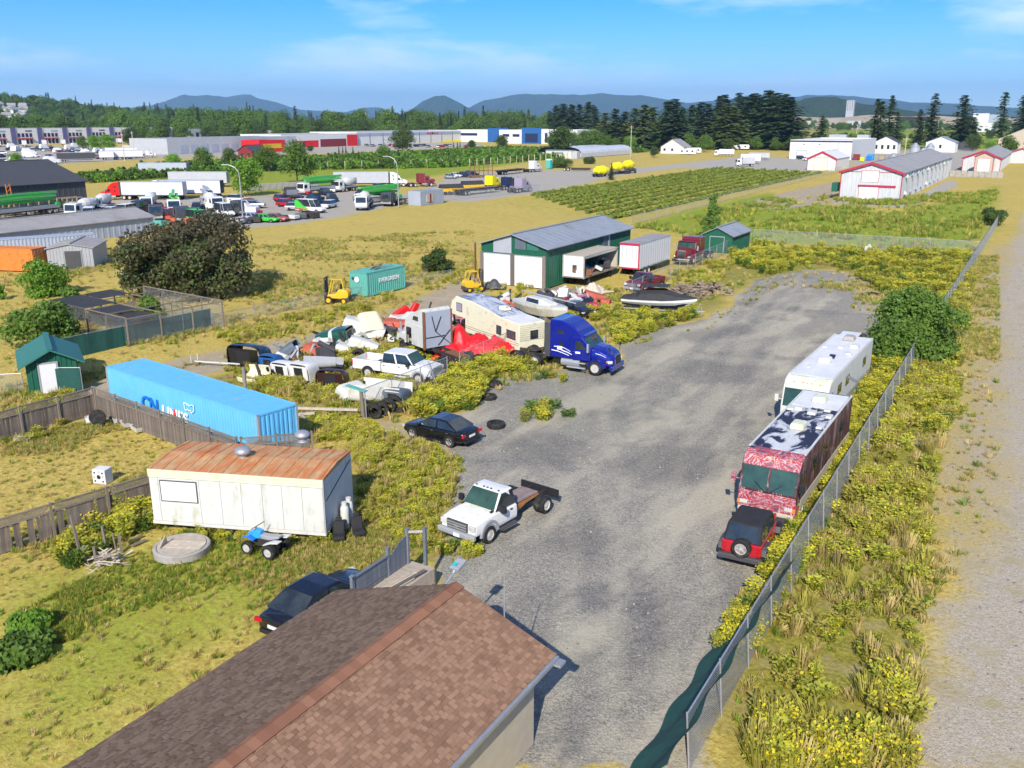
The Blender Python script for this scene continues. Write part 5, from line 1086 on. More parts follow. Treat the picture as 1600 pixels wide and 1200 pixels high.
# stripped white sleeper cab on a bare frame
ss = thing('stripped_semi', 'stripped white sleeper cab with an open back on a bare frame', 'truck', (-36.0, 53.0, 0), R(157))
chassis(ss, -1.2, 6.6, .72, .43, 'frame_dark', 7)
MB().prism([(2.55, 1.0), (2.55, 3.85), (2.9, 3.95), (4.3, 3.45), (5.3, 2.75), (5.3, 2.6), (2.62, 2.6), (2.62, 1.0)], -1.2, 1.2, 'y').build('roof_fairing', 'white_old', ss, bevel=.03)
for s in (-1, 1):
    MB().box(2.6, 4.35, s * 1.2 - .03, s * 1.2 + .03, 1.0, 2.62).build('side_panel', 'white_old', ss, bevel=.02); MB().box(4.35, 5.3, s * 1.2 - .03, s * 1.2 + .03, 2.3, 2.62).box(5.22, 5.3, s * 1.2 - .03, s * 1.2 + .03, 1.0, 2.3).build('door_frame', 'white_old', ss)
    w0 = [(4.2, s * 1.2, 2.95), (3.3, s * 1.2, 2.95), (3.3, s * 1.2, 3.30), (4.0, s * 1.2, 3.30)]; panel(ss, 'window', 'glass_dark', w0 if s > 0 else w0[::-1], .02, .014)
    for x in (0, -1.25)[:2]: wheel(ss, x, s * 1.2, .5, .27, 'rim_dark', 0, dual=True)
    wheel(ss, 6.0, s * 1.0, .5, .28, 'rim_dark', 0)
    MB().prism([(5.4, .9), (5.45, 1.5), (6.7, 1.45), (6.9, .9), (6.6, .9), (6.4, 1.15), (5.7, 1.15), (5.55, .9)], s * .85, s * 1.15, 'y').build('fender', 'white_old', ss, bevel=.02)
MB().box(2.5, 2.56, -1.18, 1.18, 1.0, 3.75).build('back_wall', 'clad_bluegrey', ss); bk = MB()
for (a, b) in (((2.48, -1.1, 1.1), (2.48, .2, 2.2)), ((2.48, .2, 2.2), (2.48, .5, 3.4)), ((2.48, .2, 2.2), (2.48, -.3, 3.3)), ((2.48, -1.1, 2.2), (2.48, 0, 1.1)), ((2.48, 1.1, 1.8), (2.48, -.6, 1.8))): bk.bar(a, b, .05)
bk.build('strut', 'black_plastic', ss); MB().box(2.4, 2.62, -1.25, -1.15, .9, 3.8).box(2.4, 2.62, 1.15, 1.25, .9, 3.8).build('edge_post', 'rust', ss)
MB().box(4.4, 5.2, -1.0, 1.0, 1.05, 1.3).cbox((4.8, .3, 1.7), (.5, .5, .9)).cbox((4.8, -.5, 1.65), (.45, .5, .8)).build('cab_seats', 'wood_tan', ss, bevel=.08)
MB().cbox((5.9, 0, 1.15), (1.1, .7, .8)).cbox((6.5, 0, 1.3), (.12, 1.0, 1.1)).cyl((5.5, .45, 1.5), (6.3, .45, 1.6), .12).build('engine', 'frame_dark', ss, bevel=.04)
MB().box(-.9, .9, -.42, .42, .95, 1.02).build('deck_plate', 'rust', ss)

# red tarp draped over a heap
def heap(name, label, cat, c, rz, size, m, peaks, seed=1, res=34, group=None, crease=1.0):
    rr = random.Random(seed); vs, fs = [], []; w, d = size
    for j in range(res + 1):
        for i in range(res + 1):
            u, v = i / res * 2 - 1, j / res * 2 - 1; x, y = u * w / 2, v * d / 2; z_ = 0
            for (px_, py_, ph, pr) in peaks: z_ = max(z_, ph * max(0, 1 - (math.hypot(x - px_, y - py_) / pr) ** 1.35) ** .9)
            ed = max(0, 1 - max(abs(u), abs(v)) ** 4)
            z_ = z_ * ed + (.05 + crease * (.16 * abs(mnoise.noise(Vector((x * 1.6, y * 1.6, seed)))) + .10 * abs(mnoise.noise(Vector((x * 4, y * 4, seed))))))
            k = 1 + .10 * mnoise.noise(Vector((u * 2, v * 2, seed + 5))); vs.append((x * k, y * k, z_ * (.25 + .75 * min(1, ed * 3))))
    n_ = res + 1
    for j in range(res):
        for i in range(res): a = j * n_ + i; fs.append((a, a + 1, a + n_ + 1, a + n_))
    o = MB().add(vs, fs).build(name, m, smooth=True); md = o.modifiers.new('solid', 'SOLIDIFY'); md.thickness = .012
    o.location = (c[0], c[1], c[2] if len(c) > 2 else 0); o.rotation_euler = (0, 0, rz); tag(o, label, cat, group); return o
heap('red_tarp', 'bright red tarpaulin draped over a heap in front of the cream camper', 'tarpaulin', (-36.2, 57.0, 0), R(32), (8.0, 3.6), 'tarp_red', ((-1.9, .3, 2.3, 1.5), (-.4, .2, 1.55, 1.7), (1.0, 0, 1.25, 1.7), (2.4, -.2, 1.1, 1.5), (-2.6, -.6, 1.2, 1.3), (3.2, -.2, .9, 1.2)), 4, 60, crease=2.2)
heap('tarp_heap', 'grey tarpaulin heap beside the yellow forklift at the shed', 'tarpaulin', (*gp(772, 450)[:2], 0), .5, (2.6, 1.6), 'dark_grey', ((0, 0, .9, .9), (-.6, .2, .6, .8)), 9)
heap('rubble_heap', 'pile of boards and rubbish in front of the open box trailer', 'rubble', (*gp(925, 458)[:2], 0), 1.2, (4.5, 2.2), 'wood_pale', ((0, 0, 1.0, 1.1), (-1.2, .2, .7, .9), (1.2, .2, .6, .9)), 12, crease=2.2)
heap('rubble_heap', 'low heap of scrap along the green shed wall', 'rubble', (*gp(875, 458)[:2], 0), .4, (5.0, 1.6), 'soil', ((0, 0, .5, 1.0), (-1.5, .1, .4, .9), (1.6, .1, .5, .9)), 15, crease=2.2)

# ================================================================ scrap truck hoods and fairings
def shell(name, label, px_, py_, rz, m, L=2.0, W=2.1, H=1.0, tilt=0.0, roll=0.0, z=0.0, group='scrap truck body panels', flare=.12, cat='truck panel', stripe=None):
    """a U-shaped moulded panel, open underneath"""
    c = gp(px_, py_); t = thing(name, label, cat, (c.x, c.y, z), rz, group); t.rotation_euler = (roll, tilt, rz)
    rings = []; n_ = 14
    for j in range(7):
        x = L * (j / 6 - .5); sc = 1 - flare * (j / 6) ** 2; ring = []
        for th in (0, .045):
            pr = []
            for i in range(n_ + 1):
                a = PI * i / n_; ex = .38; cx = math.copysign(abs(math.cos(a)) ** ex, math.cos(a)); sy = abs(math.sin(a)) ** ex
                pr.append((x, (W / 2 - th) * sc * cx, max(0, (H - th) * (1 - .25 * (j / 6) ** 2) * sy)))
            ring += pr if th == 0 else pr[::-1]
        rings.append(ring)
    MB().loft(rings).build('moulding', m, t)
    if abs(roll) < 1:
        nf = MB().box(-L / 2 - .03, -L / 2 + .03, -W * .42, W * .42, H * .12, H * .86).build('nose_panel', m, t, bevel=.02); MB().box(-L / 2 - .05, -L / 2 + .05, -W * .2, W * .2, H * .2, H * .78).build('grille_opening', 'black_plastic', nf)
    if stripe: MB().loft([[(p[0], p[1] * 1.01, p[2] * 1.012) for p in r] for r in [[(x + .0, *q[1:]) for q in rings[3]] for x in (-.22, .10)]]).build('stripe', stripe, t)
    for s in (-1, 1): MB().cbox((-L / 2 + .10, s * W * .40, H * .30), (.10, .16, .3)).build('lamp_recess', 'black_plastic', t)
    return t
mat('panel_green', (.008, .07, .045), .35, var=.1, coat=.3); mat('panel_brown', (.035, .012, .012), .4, var=.3, scale=1.5); mat('panel_slate', (.10, .13, .16), .5, var=.1); mat('panel_cream', (.62, .58, .42), .55, var=.12)
shell('truck_hood', 'dark green truck hood with a white stripe standing on the dirt track edge', 525, 540, R(200), 'panel_green', 2.6, 2.2, 1.5, tilt=R(6), stripe='white_old')
shell('truck_hood', 'large white truck hood leaning upward behind the green one', 565, 530, R(215), 'white_old', 3.4, 2.1, 1.25, tilt=R(-24), z=.45)
shell('truck_hood', 'cream truck hood standing on its nose behind the scrap wheels', 577, 528, R(150), 'panel_cream', 1.9, 2.0, 1.3, tilt=R(-50), z=.9)
shell('truck_bumper', 'white truck bumper panel lying before the green hood', 538, 548, R(210), 'white_old', 1.4, 2.4, .6, tilt=R(-20), z=.15)
shell('truck_fender', 'white truck fender with a scrap wheel beneath it', 565, 552, R(215), 'white_old', 2.2, 1.2, .9, tilt=R(-25), z=.35)
shell('truck_hood', 'black truck hood standing on edge at the left end of the scrap row', 394, 572, R(100), 'black_paint', 1.6, 3.0, 1.9, tilt=R(-6))
shell('truck_hood', 'blue truck hood standing next to the black one', 428, 580, R(100), 'wall_blue', 1.1, 1.5, 1.5, tilt=R(-10))
shell('truck_hood', 'white truck hood standing in the middle of the scrap row, first of two', 448, 588, R(95), 'white_paint', 1.2, 1.7, 1.3, tilt=R(-8))
shell('truck_hood', 'white truck hood standing in the middle of the scrap row, beside the grey shell', 478, 591, R(95), 'white_paint', 1.3, 1.8, 1.35, tilt=R(-8))
shell('truck_fairing', 'slate grey curved fairing tilted up behind the white hoods', 456, 562, R(30), 'panel_slate', 1.5, 1.6, .7, tilt=R(-40), z=.6)
shell('truck_fairing', 'grey open fairing shell with weeds growing inside', 508, 580, R(20), 'grey_paint', 2.4, 1.8, .9, roll=R(165), z=1.1)
shell('truck_hood', 'dark brown truck hood standing in front of the grey shell', 522, 605, R(110), 'panel_brown', 1.2, 2.1, 1.45, tilt=R(-5))
shell('roof_fairing', 'large white roof fairing lying open side up by the chain link fence', 596, 626, R(12), 'white_old', 3.6, 2.3, 1.2, roll=R(176), z=1.2)
shell('roof_fairing', 'grey and white corner fairing standing at the end of the scrap row', 622, 632, R(100), 'panel_slate', 1.5, 1.5, 1.2)
shell('truck_bumper', 'white bumper with dark grille opening lying in the weeds', 550, 620, R(170), 'white_old', 1.2, 2.2, .7, tilt=R(-30), z=.2)
shell('truck_bumper', 'small pale bumper shell lying behind the blue container', 396, 598, R(190), 'cream', 1.6, 1.8, .7, roll=R(160), z=.8)
shell('truck_fender', 'faded pink fender lying at the nose of the camper', 707, 505, R(140), 'pink_faded', 2.4, 1.8, .8); shell('truck_hood', 'faded red hood standing beside the stripped cab', 712, 528, R(120), 'red_faded', 1.8, 1.6, .9, tilt=R(-15))
shell('truck_fender', 'bright red fender blade sticking up behind the stripped cab', 630, 498, R(60), 'red_bright', 1.6, .5, .8, tilt=R(-35), z=.3); shell('truck_fender', 'second red fender blade above the stripped cab roof', 650, 492, R(70), 'red_bright', 1.3, .5, .6, tilt=R(-60), z=.45)
shell('truck_bumper', 'orange brown fender lying between the red wreck and the box trailer', 940, 474, R(10), 'red_faded', 1.8, 1.0, .5)
for i, (u, v, lab) in enumerate(((560, 565, 'scrap wheel lying in the weeds under the white fender'), (576, 553, 'scrap wheel with a yellow rim behind the white pickup'))):
    c = gp(u, v); t = thing('wheel_assembly', lab, 'tyre', (c.x, c.y, 0), R(30 + 40 * i)); wheel(t, 0, .001, .5, .28, 'rust', 0)
c = gp(327, 572); t = thing('tow_dolly', 'small white metal tow frame lying past the blue container', 'frame', (c.x, c.y, 0), R(15)); MB().bar((-1.2, 0, .3), (2.6, 0, .35), .09).bar((-1.2, -.4, .3), (-1.2, .4, .3), .07).bar((-1.2, -.4, .3), (-1.2, -.4, .8), .06).bar((-1.2, .4, .3), (-1.2, .4, .8), .06).build('tube_frame', 'white_old', t)
# green barrel top on a leaning post beside the fence
c = gp(568, 655); t = thing('gate_post', 'thick weathered gate post with a faded green cap board', 'post', (c.x, c.y, 0)); MB().cyl((0, 0, -.1), (-.08, 0, 1.85), .14, .12, 10).build('shaft', 'wood_post', t); MB().cyl((.28, -.05, 0), (.24, -.05, 1.9), .035, n=8).build('steel_pipe', 'galvanised', t); MB().cbox((-.45, 0, 1.9), (1.5, .35, .06), ry=.12).build('cap_board', 'teal', t)
a, b = gp(440, 650), gp(560, 655); tag(MB().bar((a.x, a.y, .55), (b.x, b.y, .6), .14).bar((a.x + 1.2, a.y + .4, .25), (a.x + 2.8, a.y - .9, .5), .16).bar((a.x + .2, a.y - .5, .15), (a.x + 2.2, a.y + .6, .4), .14).build('fallen_rail', 'wood_pale'), 'fallen timber rails lying in the weeds beside the blue container', 'timber')

# tyres
def tyre(label, c, r, w, flat=True, rz=0.0, lean=0.0, group='loose tyres in the yard'):
    if ('ty', r, w) not in _tm: _tm[('ty', r, w)] = MB().lathe([(r * .58, -w / 2), (r * .92, -w / 2), (r, -w * .32), (r, w * .32), (r * .92, w / 2), (r * .58, w / 2), (r * .66, w * .3), (r * .66, -w * .3), (r * .58, -w / 2)], 26, axis='z', caps=False).mesh('tyre', 'rubber')
    o = bpy.data.objects.new('tyre', _tm[('ty', r, w)]); COL.objects.link(o); o.location = (c[0], c[1], w / 2 if flat else r * .97); o.rotation_euler = (0, 0, rz) if flat else (R(90) + lean, 0, rz); return tag(o, label, 'tyre', group)
tyre('tyre lying flat on gravel near the tall weeds, farthest of three', gp(772, 603), .52, .30); tyre('worn tyre half hidden at the edge of the weeds, middle of three', gp(764, 623), .5, .28); tyre('tyre lying flat on the gravel behind the black sedan', gp(775, 667), .55, .30)
for k, (u, v) in enumerate(((585, 654), (596, 650), (607, 645), (616, 640))): tyre(('front', 'second', 'third', 'last')[k] + ' upright tyre in the row by the gate post', gp(u, v), .5, .27, False, R(20), .12)
tyre('tyre lying flat at the end of the upright row', gp(625, 641), .52, .28)

# ================================================================ boats
bo = thing('motor_boat', 'covered white motor boat on a trailer at the yard edge', 'boat', (-30.2, 78.5, 0), R(8))
def hull_ring(x, w, zk, zs): return [(x, -w, zs), (x, -w * .97, zs - .28), (x, -w * .55, zk + .10), (x, 0, zk), (x, w * .55, zk + .10), (x, w * .97, zs - .28), (x, w, zs)]
secs = [(-3.4, 1.05, .62, 1.38), (-2.0, 1.16, .55, 1.40), (0, 1.20, .55, 1.45), (1.6, 1.05, .66, 1.54), (2.8, .62, .95, 1.64), (3.55, .06, 1.45, 1.70)]
MB().loft([hull_ring(*s) for s in secs], closed=True).build('hull', 'white_clean', bo)
MB().loft([[(x, -w * .80, zk + .32), (x, -w * .57, zk + .085), (x, 0, zk - .02), (x, w * .57, zk + .085), (x, w * .80, zk + .32)] for x, w, zk, zs in [(a, b * 1.004, c_, d) for a, b, c_, d in secs[:5]]]).build('bottom_paint', 'navy', bo)
MB().loft([[(x, -w, zs), (x, -w * .8, zs + k * .62), (x, 0, zs + k), (x, w * .8, zs + k * .62), (x, w, zs)] for (x, w, zk, zs), k in zip([(-3.5, 1.08, 0, 1.34), (-2.6, 1.18, 0, 1.34), (-1.4, 1.22, 0, 1.36), (-.6, 1.23, 0, 1.38), (.5, 1.22, 0, 1.42), (1.6, 1.09, 0, 1.50), (2.8, .66, 0, 1.60), (3.6, .08, 0, 1.66)], (.12, .35, .85, .98, 1.0, .55, .25, .06))]).build('cover', 'canvas', bo)
MB().tube([(-1.9, -1.1, 1.5), (-1.7, -1.05, 2.45), (-1.7, 1.05, 2.45), (-1.9, 1.1, 1.5)], .035).build('tower', 'black_plastic', bo); MB().cbox((-.4, 0, 2.62), (2.6, 1.7, .05), ry=-.03).build('folded_top', 'canvas', bo, bevel=.02)
for s in (-1, 1): MB().bar((-3.2, s * .95, .45), (2.6, s * .6, .48), .08, .12).bar((2.6, s * .6, .48), (4.3, 0, .48), .08, .12).build('trailer_rail', 'galvanised', bo); wheel(bo, -1.1, s * 1.15, .33, .2, 'rim', 0).location.z = .33
MB().cyl((4.0, .0, .1), (4.0, 0, .95), .04, n=8).bar((3.6, 0, .5), (3.9, 0, 1.2), .06).lathe([(.09, 0), (.1, .1), (.02, .1)], 10, c=(4.0, 0, 0)).build('jack', 'galvanised', bo)
sb = thing('sail_boat', 'old white cabin boat behind the blue tractor', 'boat', (-38.3, 70.3, 0), R(-24), scale=.95)
MB().loft([hull_ring(x, w, zk, zs) for x, w, zk, zs in ((-3.6, .9, .6, 1.6), (-1.5, 1.2, .4, 1.6), (.8, 1.2, .45, 1.65), (2.6, .8, .7, 1.75), (3.9, .06, 1.4, 1.85))]).build('hull', 'white_old', sb)
MB().loft([[(x, -w, 1.62), (x, w, 1.62), (x, w * .8, z_), (x, -w * .8, z_)] for x, w, z_ in ((-1.6, .85, 2.15), (.5, .85, 2.2), (1.9, .55, 1.85))]).build('cabin', 'white_old', sb, bevel=.06)
for s in (-1, 1): panel(sb, 'port_window', 'glass_dark', [(.6, s * .85, 1.72), (-1.4, s * .85, 1.72), (-1.4, s * .72, 2.08), (.5, s * .72, 2.08)][::s], .03, .012)
MB().cyl((-3.4, .2, 2.3), (5.2, -.1, 2.45), .06, n=8).build('mast', 'alu', sb); MB().box(-2.6, -1.9, -.5, .5, 0, .6).box(.8, 1.4, -.5, .5, 0, .6).build('cradle', 'wood_post', sb)

# wood and brush piles: every branch a part
def sticks(name, label, c, n_, rad, h_, ln, m, seed, cat='wood pile'):
    rr = random.Random(seed); t = thing(name, label, cat, (c[0], c[1], 0)); base = [MB().tube([(-.5, 0, 0), (-.15, .02, .015), (.2, -.02, -.01), (.5, 0, 0)], [.022, .03, .026, .014], 5).mesh('branch', m), MB().bar((-.5, 0, 0), (.5, 0, 0), .07, .05).mesh('branch', m)]
    for k in range(n_):
        o = bpy.data.objects.new('branch', rr.choice(base)); COL.objects.link(o); o.parent = t; a = rr.gauss(0, rad * .45); b = rr.gauss(0, rad * .28); L = rr.uniform(.6, 1.3) * ln
        o.location = (a, b, .08 + h_ * max(0, 1 - math.hypot(a, b * 1.6) / rad) * rr.random()); o.rotation_euler = (rr.uniform(-.2, .2), rr.gauss(0, .28), rr.gauss(.6, .75)); o.scale = (L, L * .9, L * .9)
    return t
sticks('firewood_pile', 'loose pile of broken boards and sticks behind the covered boat', gp(1068, 462), 90, 2.6, 1.3, 1.6, 'stick', 3); sticks('brush_pile', 'low pile of grey branches at the gravel edge', gp(1105, 456), 80, 2.4, 1.1, 2.2, 'stick', 5, 'brush pile')
sticks('brush_pile', 'small clump of dry brush among old stubs on the lawn', gp(168, 884), 40, .9, .7, .8, 'wood_pale', 6, 'brush pile')

# forklifts
def forklift(label, loc, rz, sc=1.0):
    t = thing('forklift', label, 'forklift', loc, rz, 'old yellow forklifts', sc)
    MB().prism([(-1.25, .45), (-1.3, 1.0), (-1.1, 1.25), (-.4, 1.28), (-.1, .85), (.55, .85), (.7, .5)], -.55, .55, 'y').build('body', 'yellow', t, bevel=.06)
    MB().cbox((-1.15, 0, .45), (.35, 1.1, .45)).build('counterweight', 'dark_grey', t, bevel=.08)
    for s in (-1, 1):
        MB().bar((-.9, s * .46, 1.2), (-.75, s * .44, 2.15), .07).bar((.5, s * .46, .85), (.15, s * .44, 2.15), .07).build('guard_post', 'yellow', t); wheel(t, .5, s * .55, .34, .24, 'yellow', 0); wheel(t, -.85, s * .5, .27, .2, 'yellow', 0)
        MB().box(.78, .9, s * .36 - .06, s * .36 + .06, .1, 2.3).build('mast_rail', 'frame_dark', t); MB().box(.95, 1.95, s * .25 - .05, s * .25 + .05, .08, .13).build('fork', 'frame_dark', t)
    g = MB().box(-.82, .22, -.48, .48, 2.14, 2.19)
    for k in range(5): g.box(-.8 + k * .22, -.74 + k * .22, -.48, .48, 2.19, 2.23)
    g.build('overhead_guard', 'yellow', t); MB().box(.78, .9, -.36, .36, 2.2, 2.28).box(.9, .96, -.42, .42, .25, .75).cyl((.84, 0, .2), (.84, 0, 2.0), .05).build('carriage', 'frame_dark', t)
    MB().cbox((-.3, 0, 1.1), (.45, .45, .16)).cbox((-.52, 0, 1.42), (.12, .42, .5)).build('seat', 'soft_black', t, bevel=.04)
    return t
c = gp(522, 474); forklift('yellow forklift with a dark mast beside the teal container', (c.x, c.y + .3, 0), R(205), 1.12); c = gp(738, 456); forklift('yellow forklift parked at the white shed doors', (c.x, c.y + .4, 0), R(60), 1.0)
# ================================================================ sheds, barns, warehouses (all square to the yard: x across, y along)
def sheet(t, name, m, p0, p1, z0, top, pitch=.45, depth=.04):
    """upright ribbed cladding from p0 to p1; top is a height or a function of 0..1"""
    p0, p1 = Vector((p0[0], p0[1], 0)), Vector((p1[0], p1[1], 0)); d = p1 - p0; L = d.length; d /= L; nrm = Vector((d.y, -d.x, 0)); n_ = max(2, int(L / pitch)); q = L / n_; lo = []
    for k in range(n_): lo += [(k * q, 0), (k * q + q * .62, 0), (k * q + q * .70, depth), (k * q + q * .92, depth)]
    lo.append((L, 0)); f = top if callable(top) else (lambda u: top)
    a = [p0 + d * x + nrm * y + Vector((0, 0, z0)) for x, y in lo]; b = [p0 + d * x + nrm * y + Vector((0, 0, f(x / L))) for x, y in lo]; k = len(a)
    return MB().add(a + b, [(i, i + 1, k + i + 1, k + i) for i in range(k - 1)]).build(name, m, t)
def gable(name, label, cat, loc, W, L, eave, ridge, wallm, roofm, trim=None, group=None, rz=0.0, doors=(), over=.35, pitch=.5, backwall=True, trimw=.35, frontm=None, rib=1.2, sidem=None):
    """ridge along y, front gable at y = 0 facing -y; doors: (x0, x1, z0, z1, material, sections)"""
    t = thing(name, label, cat, loc, rz, group); h = W / 2
    g = lambda u: eave + (ridge - eave) * (1 - abs(2 * u - 1)) - .03
    sheet(t, 'front_wall', frontm or wallm, (-h, 0), (h, 0), 0, g, pitch); sheet(t, 'side_wall', sidem or wallm, (h, 0), (h, L), 0, eave - .02, pitch); sheet(t, 'side_wall', sidem or wallm, (-h, L), (-h, 0), 0, eave - .02, pitch); sheet(t, 'back_wall', wallm, (h, L), (-h, L), 0, g, pitch)
    sl = (ridge - eave) / h
    for s in (-1, 1):
        e = h + over; ze = eave - over * sl
        r = MB().prism([(0, ridge), (s * e, ze), (s * e, ze + .1), (0, ridge + .1)], -over, L + over, 'y').build('roof', roofm, t)
        if rib:
            rb_ = MB(); n_ = int((L + 2 * over) / rib)
            for k in range(1, n_): y = -over + k * (L + 2 * over) / n_; rb_.prism([(0, ridge + .1), (s * e, ze + .1), (s * e, ze + .13), (0, ridge + .13)], y - .03, y + .03, 'y')
            rb_.build('roof_rib', roofm, r)
        if trim: MB().prism([(0, ridge + .14), (s * (e + .05), ze + .14), (s * (e + .05), ze + .14 - trimw), (0, ridge + .14 - trimw)], -over - .08, -over - .01, 'y').build('rake_trim', trim, t); MB().box(s * h - .1, s * h + .1, -.09, .02, 0, eave).build('corner_trim', trim if trimw > .3 else wallm, t)
    MB().box(-.18, .18, -over, L + over, ridge + .1, ridge + .17).build('ridge_cap', roofm, t)
    for (x0, x1, z0, z1, m, n_) in doors:
        d = MB().box(x0 - .1, x1 + .1, -.10, .0, z0, z1 + .1).build('door_frame', trim or 'grey_paint', t)
        for k in range(n_): MB().box(x0, x1, -.135, -.06, z0 + (z1 - z0) * k / n_ + .012, z0 + (z1 - z0) * (k + 1) / n_ - .012).build('door_section', m, d)
    return t
gs = gable('workshop_shed', 'large dark green workshop shed with two white roller doors', 'shed', (-49.5, 84.3, 0), 8.2, 22.5, 4.35, 5.55, 'green_steel', 'roof_grey', doors=((-3.75, -.35, 0, 3.3, 'white_clean', 6), (.25, 3.65, 0, 3.3, 'white_clean', 6)), over=.45, pitch=.42)
for x in (-3.98, -.05, 3.88): MB().box(x - .2, x + .2, -.2, -.02, 0, 3.5).build('door_post', 'wood_grey', gs)
MB().prism([(-2.5, 3.5), (-.2, 3.5), (-.2, 5.4), (-2.5, 4.75)], -.09, -.05, 'y').build('gable_sheet', 'alu', gs); MB().prism([(.25, 4.0), (1.6, 4.0), (1.6, 4.95), (.25, 5.35)], -.09, -.05, 'y').build('gable_pane', 'panel_slate', gs); MB().prism([(1.75, 4.0), (3.2, 4.0), (3.2, 4.45), (1.75, 4.9)], -.09, -.05, 'y').build('gable_pane', 'green_roof', gs)
MB().box(4.10, 4.17, 14.2, 15.6, 2.6, 4.2).build('side_pane', 'panel_slate', gs); MB().box(4.10, 4.2, 15.7, 16.1, 0, 4.25).build('side_post', 'alu', gs); MB().box(-4.9, -4.75, -.3, -.1, 0, 4.4).build('corner_pipe', 'rust', gs)
g2 = gable('garden_shed', 'small dark green shed with a pale grey roof beyond the maroon tractor', 'shed', (-38.4, 120.6, 0), 4.2, 8.2, 2.35, 3.35, 'green_steel', 'roof_grey', doors=((-.95, .95, 0, 2.1, 'green_steel', 1),), over=.3, pitch=.4)
g3 = gable('garden_shed', 'green board shed with a white door beside the screened gate', 'shed', (-55.4, 33.9, 0), 3.0, 4.6, 2.15, 2.95, 'green_steel', 'green_roof', rz=R(60), over=.5, pitch=.28, rib=0)
MB().box(-.75, .25, -.10, .03, .05, 2.02).build('door', 'white_clean', g3); MB().box(-.87, -.76, -.12, .03, 0, 2.13).box(.26, .37, -.12, .03, 0, 2.13).box(-.76, .26, -.12, .03, 2.03, 2.13).build('door_casing', 'grey_paint', g3)
g4 = gable('metal_shed', 'grey corrugated metal shed with a striped rusty roof next to the orange container', 'shed', (-101.6, 66.6, 0), 5.2, 7.2, 2.5, 3.0, 'galvanised', 'roof_mid', rz=R(42), over=.2, pitch=.35, doors=((-.6, 1.2, 0, 2.2, 'dark_grey', 1),))
# the open-sided and the closed box trailers along the workshop
b1 = thing('open_box_trailer', 'box trailer with one side torn open, full of rubbish', 'trailer', (-43.7, 91.8, 0))
for nm, a, m_ in (('floor', (-1.3, 1.3, -4.4, 4.4, .85, 1.0), 'wood_grey'), ('roof', (-1.32, 1.32, -4.42, 4.42, 3.25, 3.32), 'beige'), ('front_wall', (-1.3, 1.3, -4.42, -4.36, 1.0, 3.25), 'white_clean'), ('rear_wall', (-1.3, 1.3, 4.36, 4.42, 1.0, 3.25), 'beige'), ('top_rail', (1.22, 1.33, -4.4, 4.4, 3.0, 3.24), 'silver'), ('corner_post', (1.2, 1.33, -4.45, -4.3, .85, 3.3), 'concrete'), ('corner_post', (1.2, 1.33, 4.3, 4.45, .85, 3.3), 'concrete'), ('corner_post', (-1.33, -1.2, -4.45, -4.3, .85, 3.3), 'concrete')): MB().box(*a).build(nm, m_, b1)
fw = MB().box(-.1, .4, -4.45, -4.41, 1.75, 2.3).build('window', 'dark_grey', b1)
for y in (-2.8, 3.0):
    for s in (-1, 1): wheel(b1, s, y, .42, .25, 'rim_dark', 0).rotation_euler = (0, 0, R(90))
for k in range(14):
    rr_ = random.Random(k); m_ = rr_.choice(('wood_pale', 'wood_tan', 'white_old', 'dark_grey', 'wall_blue', 'beige', 'rust')); y = -4 + k * .58
    tag(MB().cbox((-43.7 + rr_.uniform(-.2, 1.0), 91.8 + y, 1.3 + rr_.random() * .35), (rr_.uniform(.4, .9), rr_.uniform(.4, 1.1), rr_.uniform(.3, .8)), rz=rr_.random() * 3, rx=rr_.uniform(-.5, .5)).build('rubbish_box', m_, bevel=.04), 'discarded box or board heaped inside the open box trailer', 'rubbish', 'rubbish in the open box trailer')
box_trailer('box_trailer', 'white closed box trailer with red door trim beside the workshop', (-40.85, 101.0, 0), R(90), 9.8, 2.5, .95, 3.85, 'white_clean', 'roof_mid', ribs=14, wheels=(-3.4, -2.2)).children
MB().box(-42.12, -39.58, 96.0, 96.04, 3.62, 3.86).box(-42.12, -39.58, 96.0, 96.04, .9, 1.06).box(-39.74, -39.58, 96.0, 96.04, 1.06, 3.62).build('door_trim', 'trim_red', bpy.data.objects['box_trailer']).matrix_parent_inverse = (Matrix.Translation((-40.85, 101, 0)) @ Matrix.Rotation(R(90), 4, 'Z')).inverted()
# poultry barn complex
bn = gable('poultry_barn', 'long pale metal barn with red trim and fan hoods down its side', 'barn', (-35.3, 219.6, 0), 13.0, 108, 6.2, 8.3, 'clad_barn', 'roof_mid', 'trim_red', over=.5, pitch=.9, trimw=.5, rib=6, doors=((-2.0, 1.6, 4.0, 6.4, 'white_clean', 1), (-2.3, 1.8, .1, 2.9, 'white_clean', 1)))
MB().box(-2.6, 5.4, -.28, -.14, 2.95, 3.35).build('track_rail', 'trim_red', bn); MB().box(-6.6, 6.6, -.10, -.05, 6.15, 6.25).build('gable_band', 'trim_red', bn)
for k in range(10):
    y = 6 + k * 9.6
    for z0 in (4.6, .8):
        if z0 < 2 and k > 7: continue
        MB().prism([(6.5, z0 + .3), (6.5, z0 + 1.1), (6.75, z0 + 1.1), (7.25, z0 + .35)], y - .5, y + .5, 'y').build('fan_hood', ('clad_bluegrey', 'white_old')[k % 4 == 0], bn); MB().box(6.5, 6.62, y - .75, y + .75, z0 - .1, z0).build('hood_bracket', 'black_plastic', bn)
    MB().box(6.5, 6.56, y + 3, y + 3.15, .3, 5.2).build('down_pipe', 'dark_grey', bn)
gb_ = MB().box(-43.6, -42.3, 219.0, 222, 1.6, 3.6).build('wall_tank', 'green_steel', bevel=.08); tag(gb_, 'dark green box tank against the barn corner', 'tank')
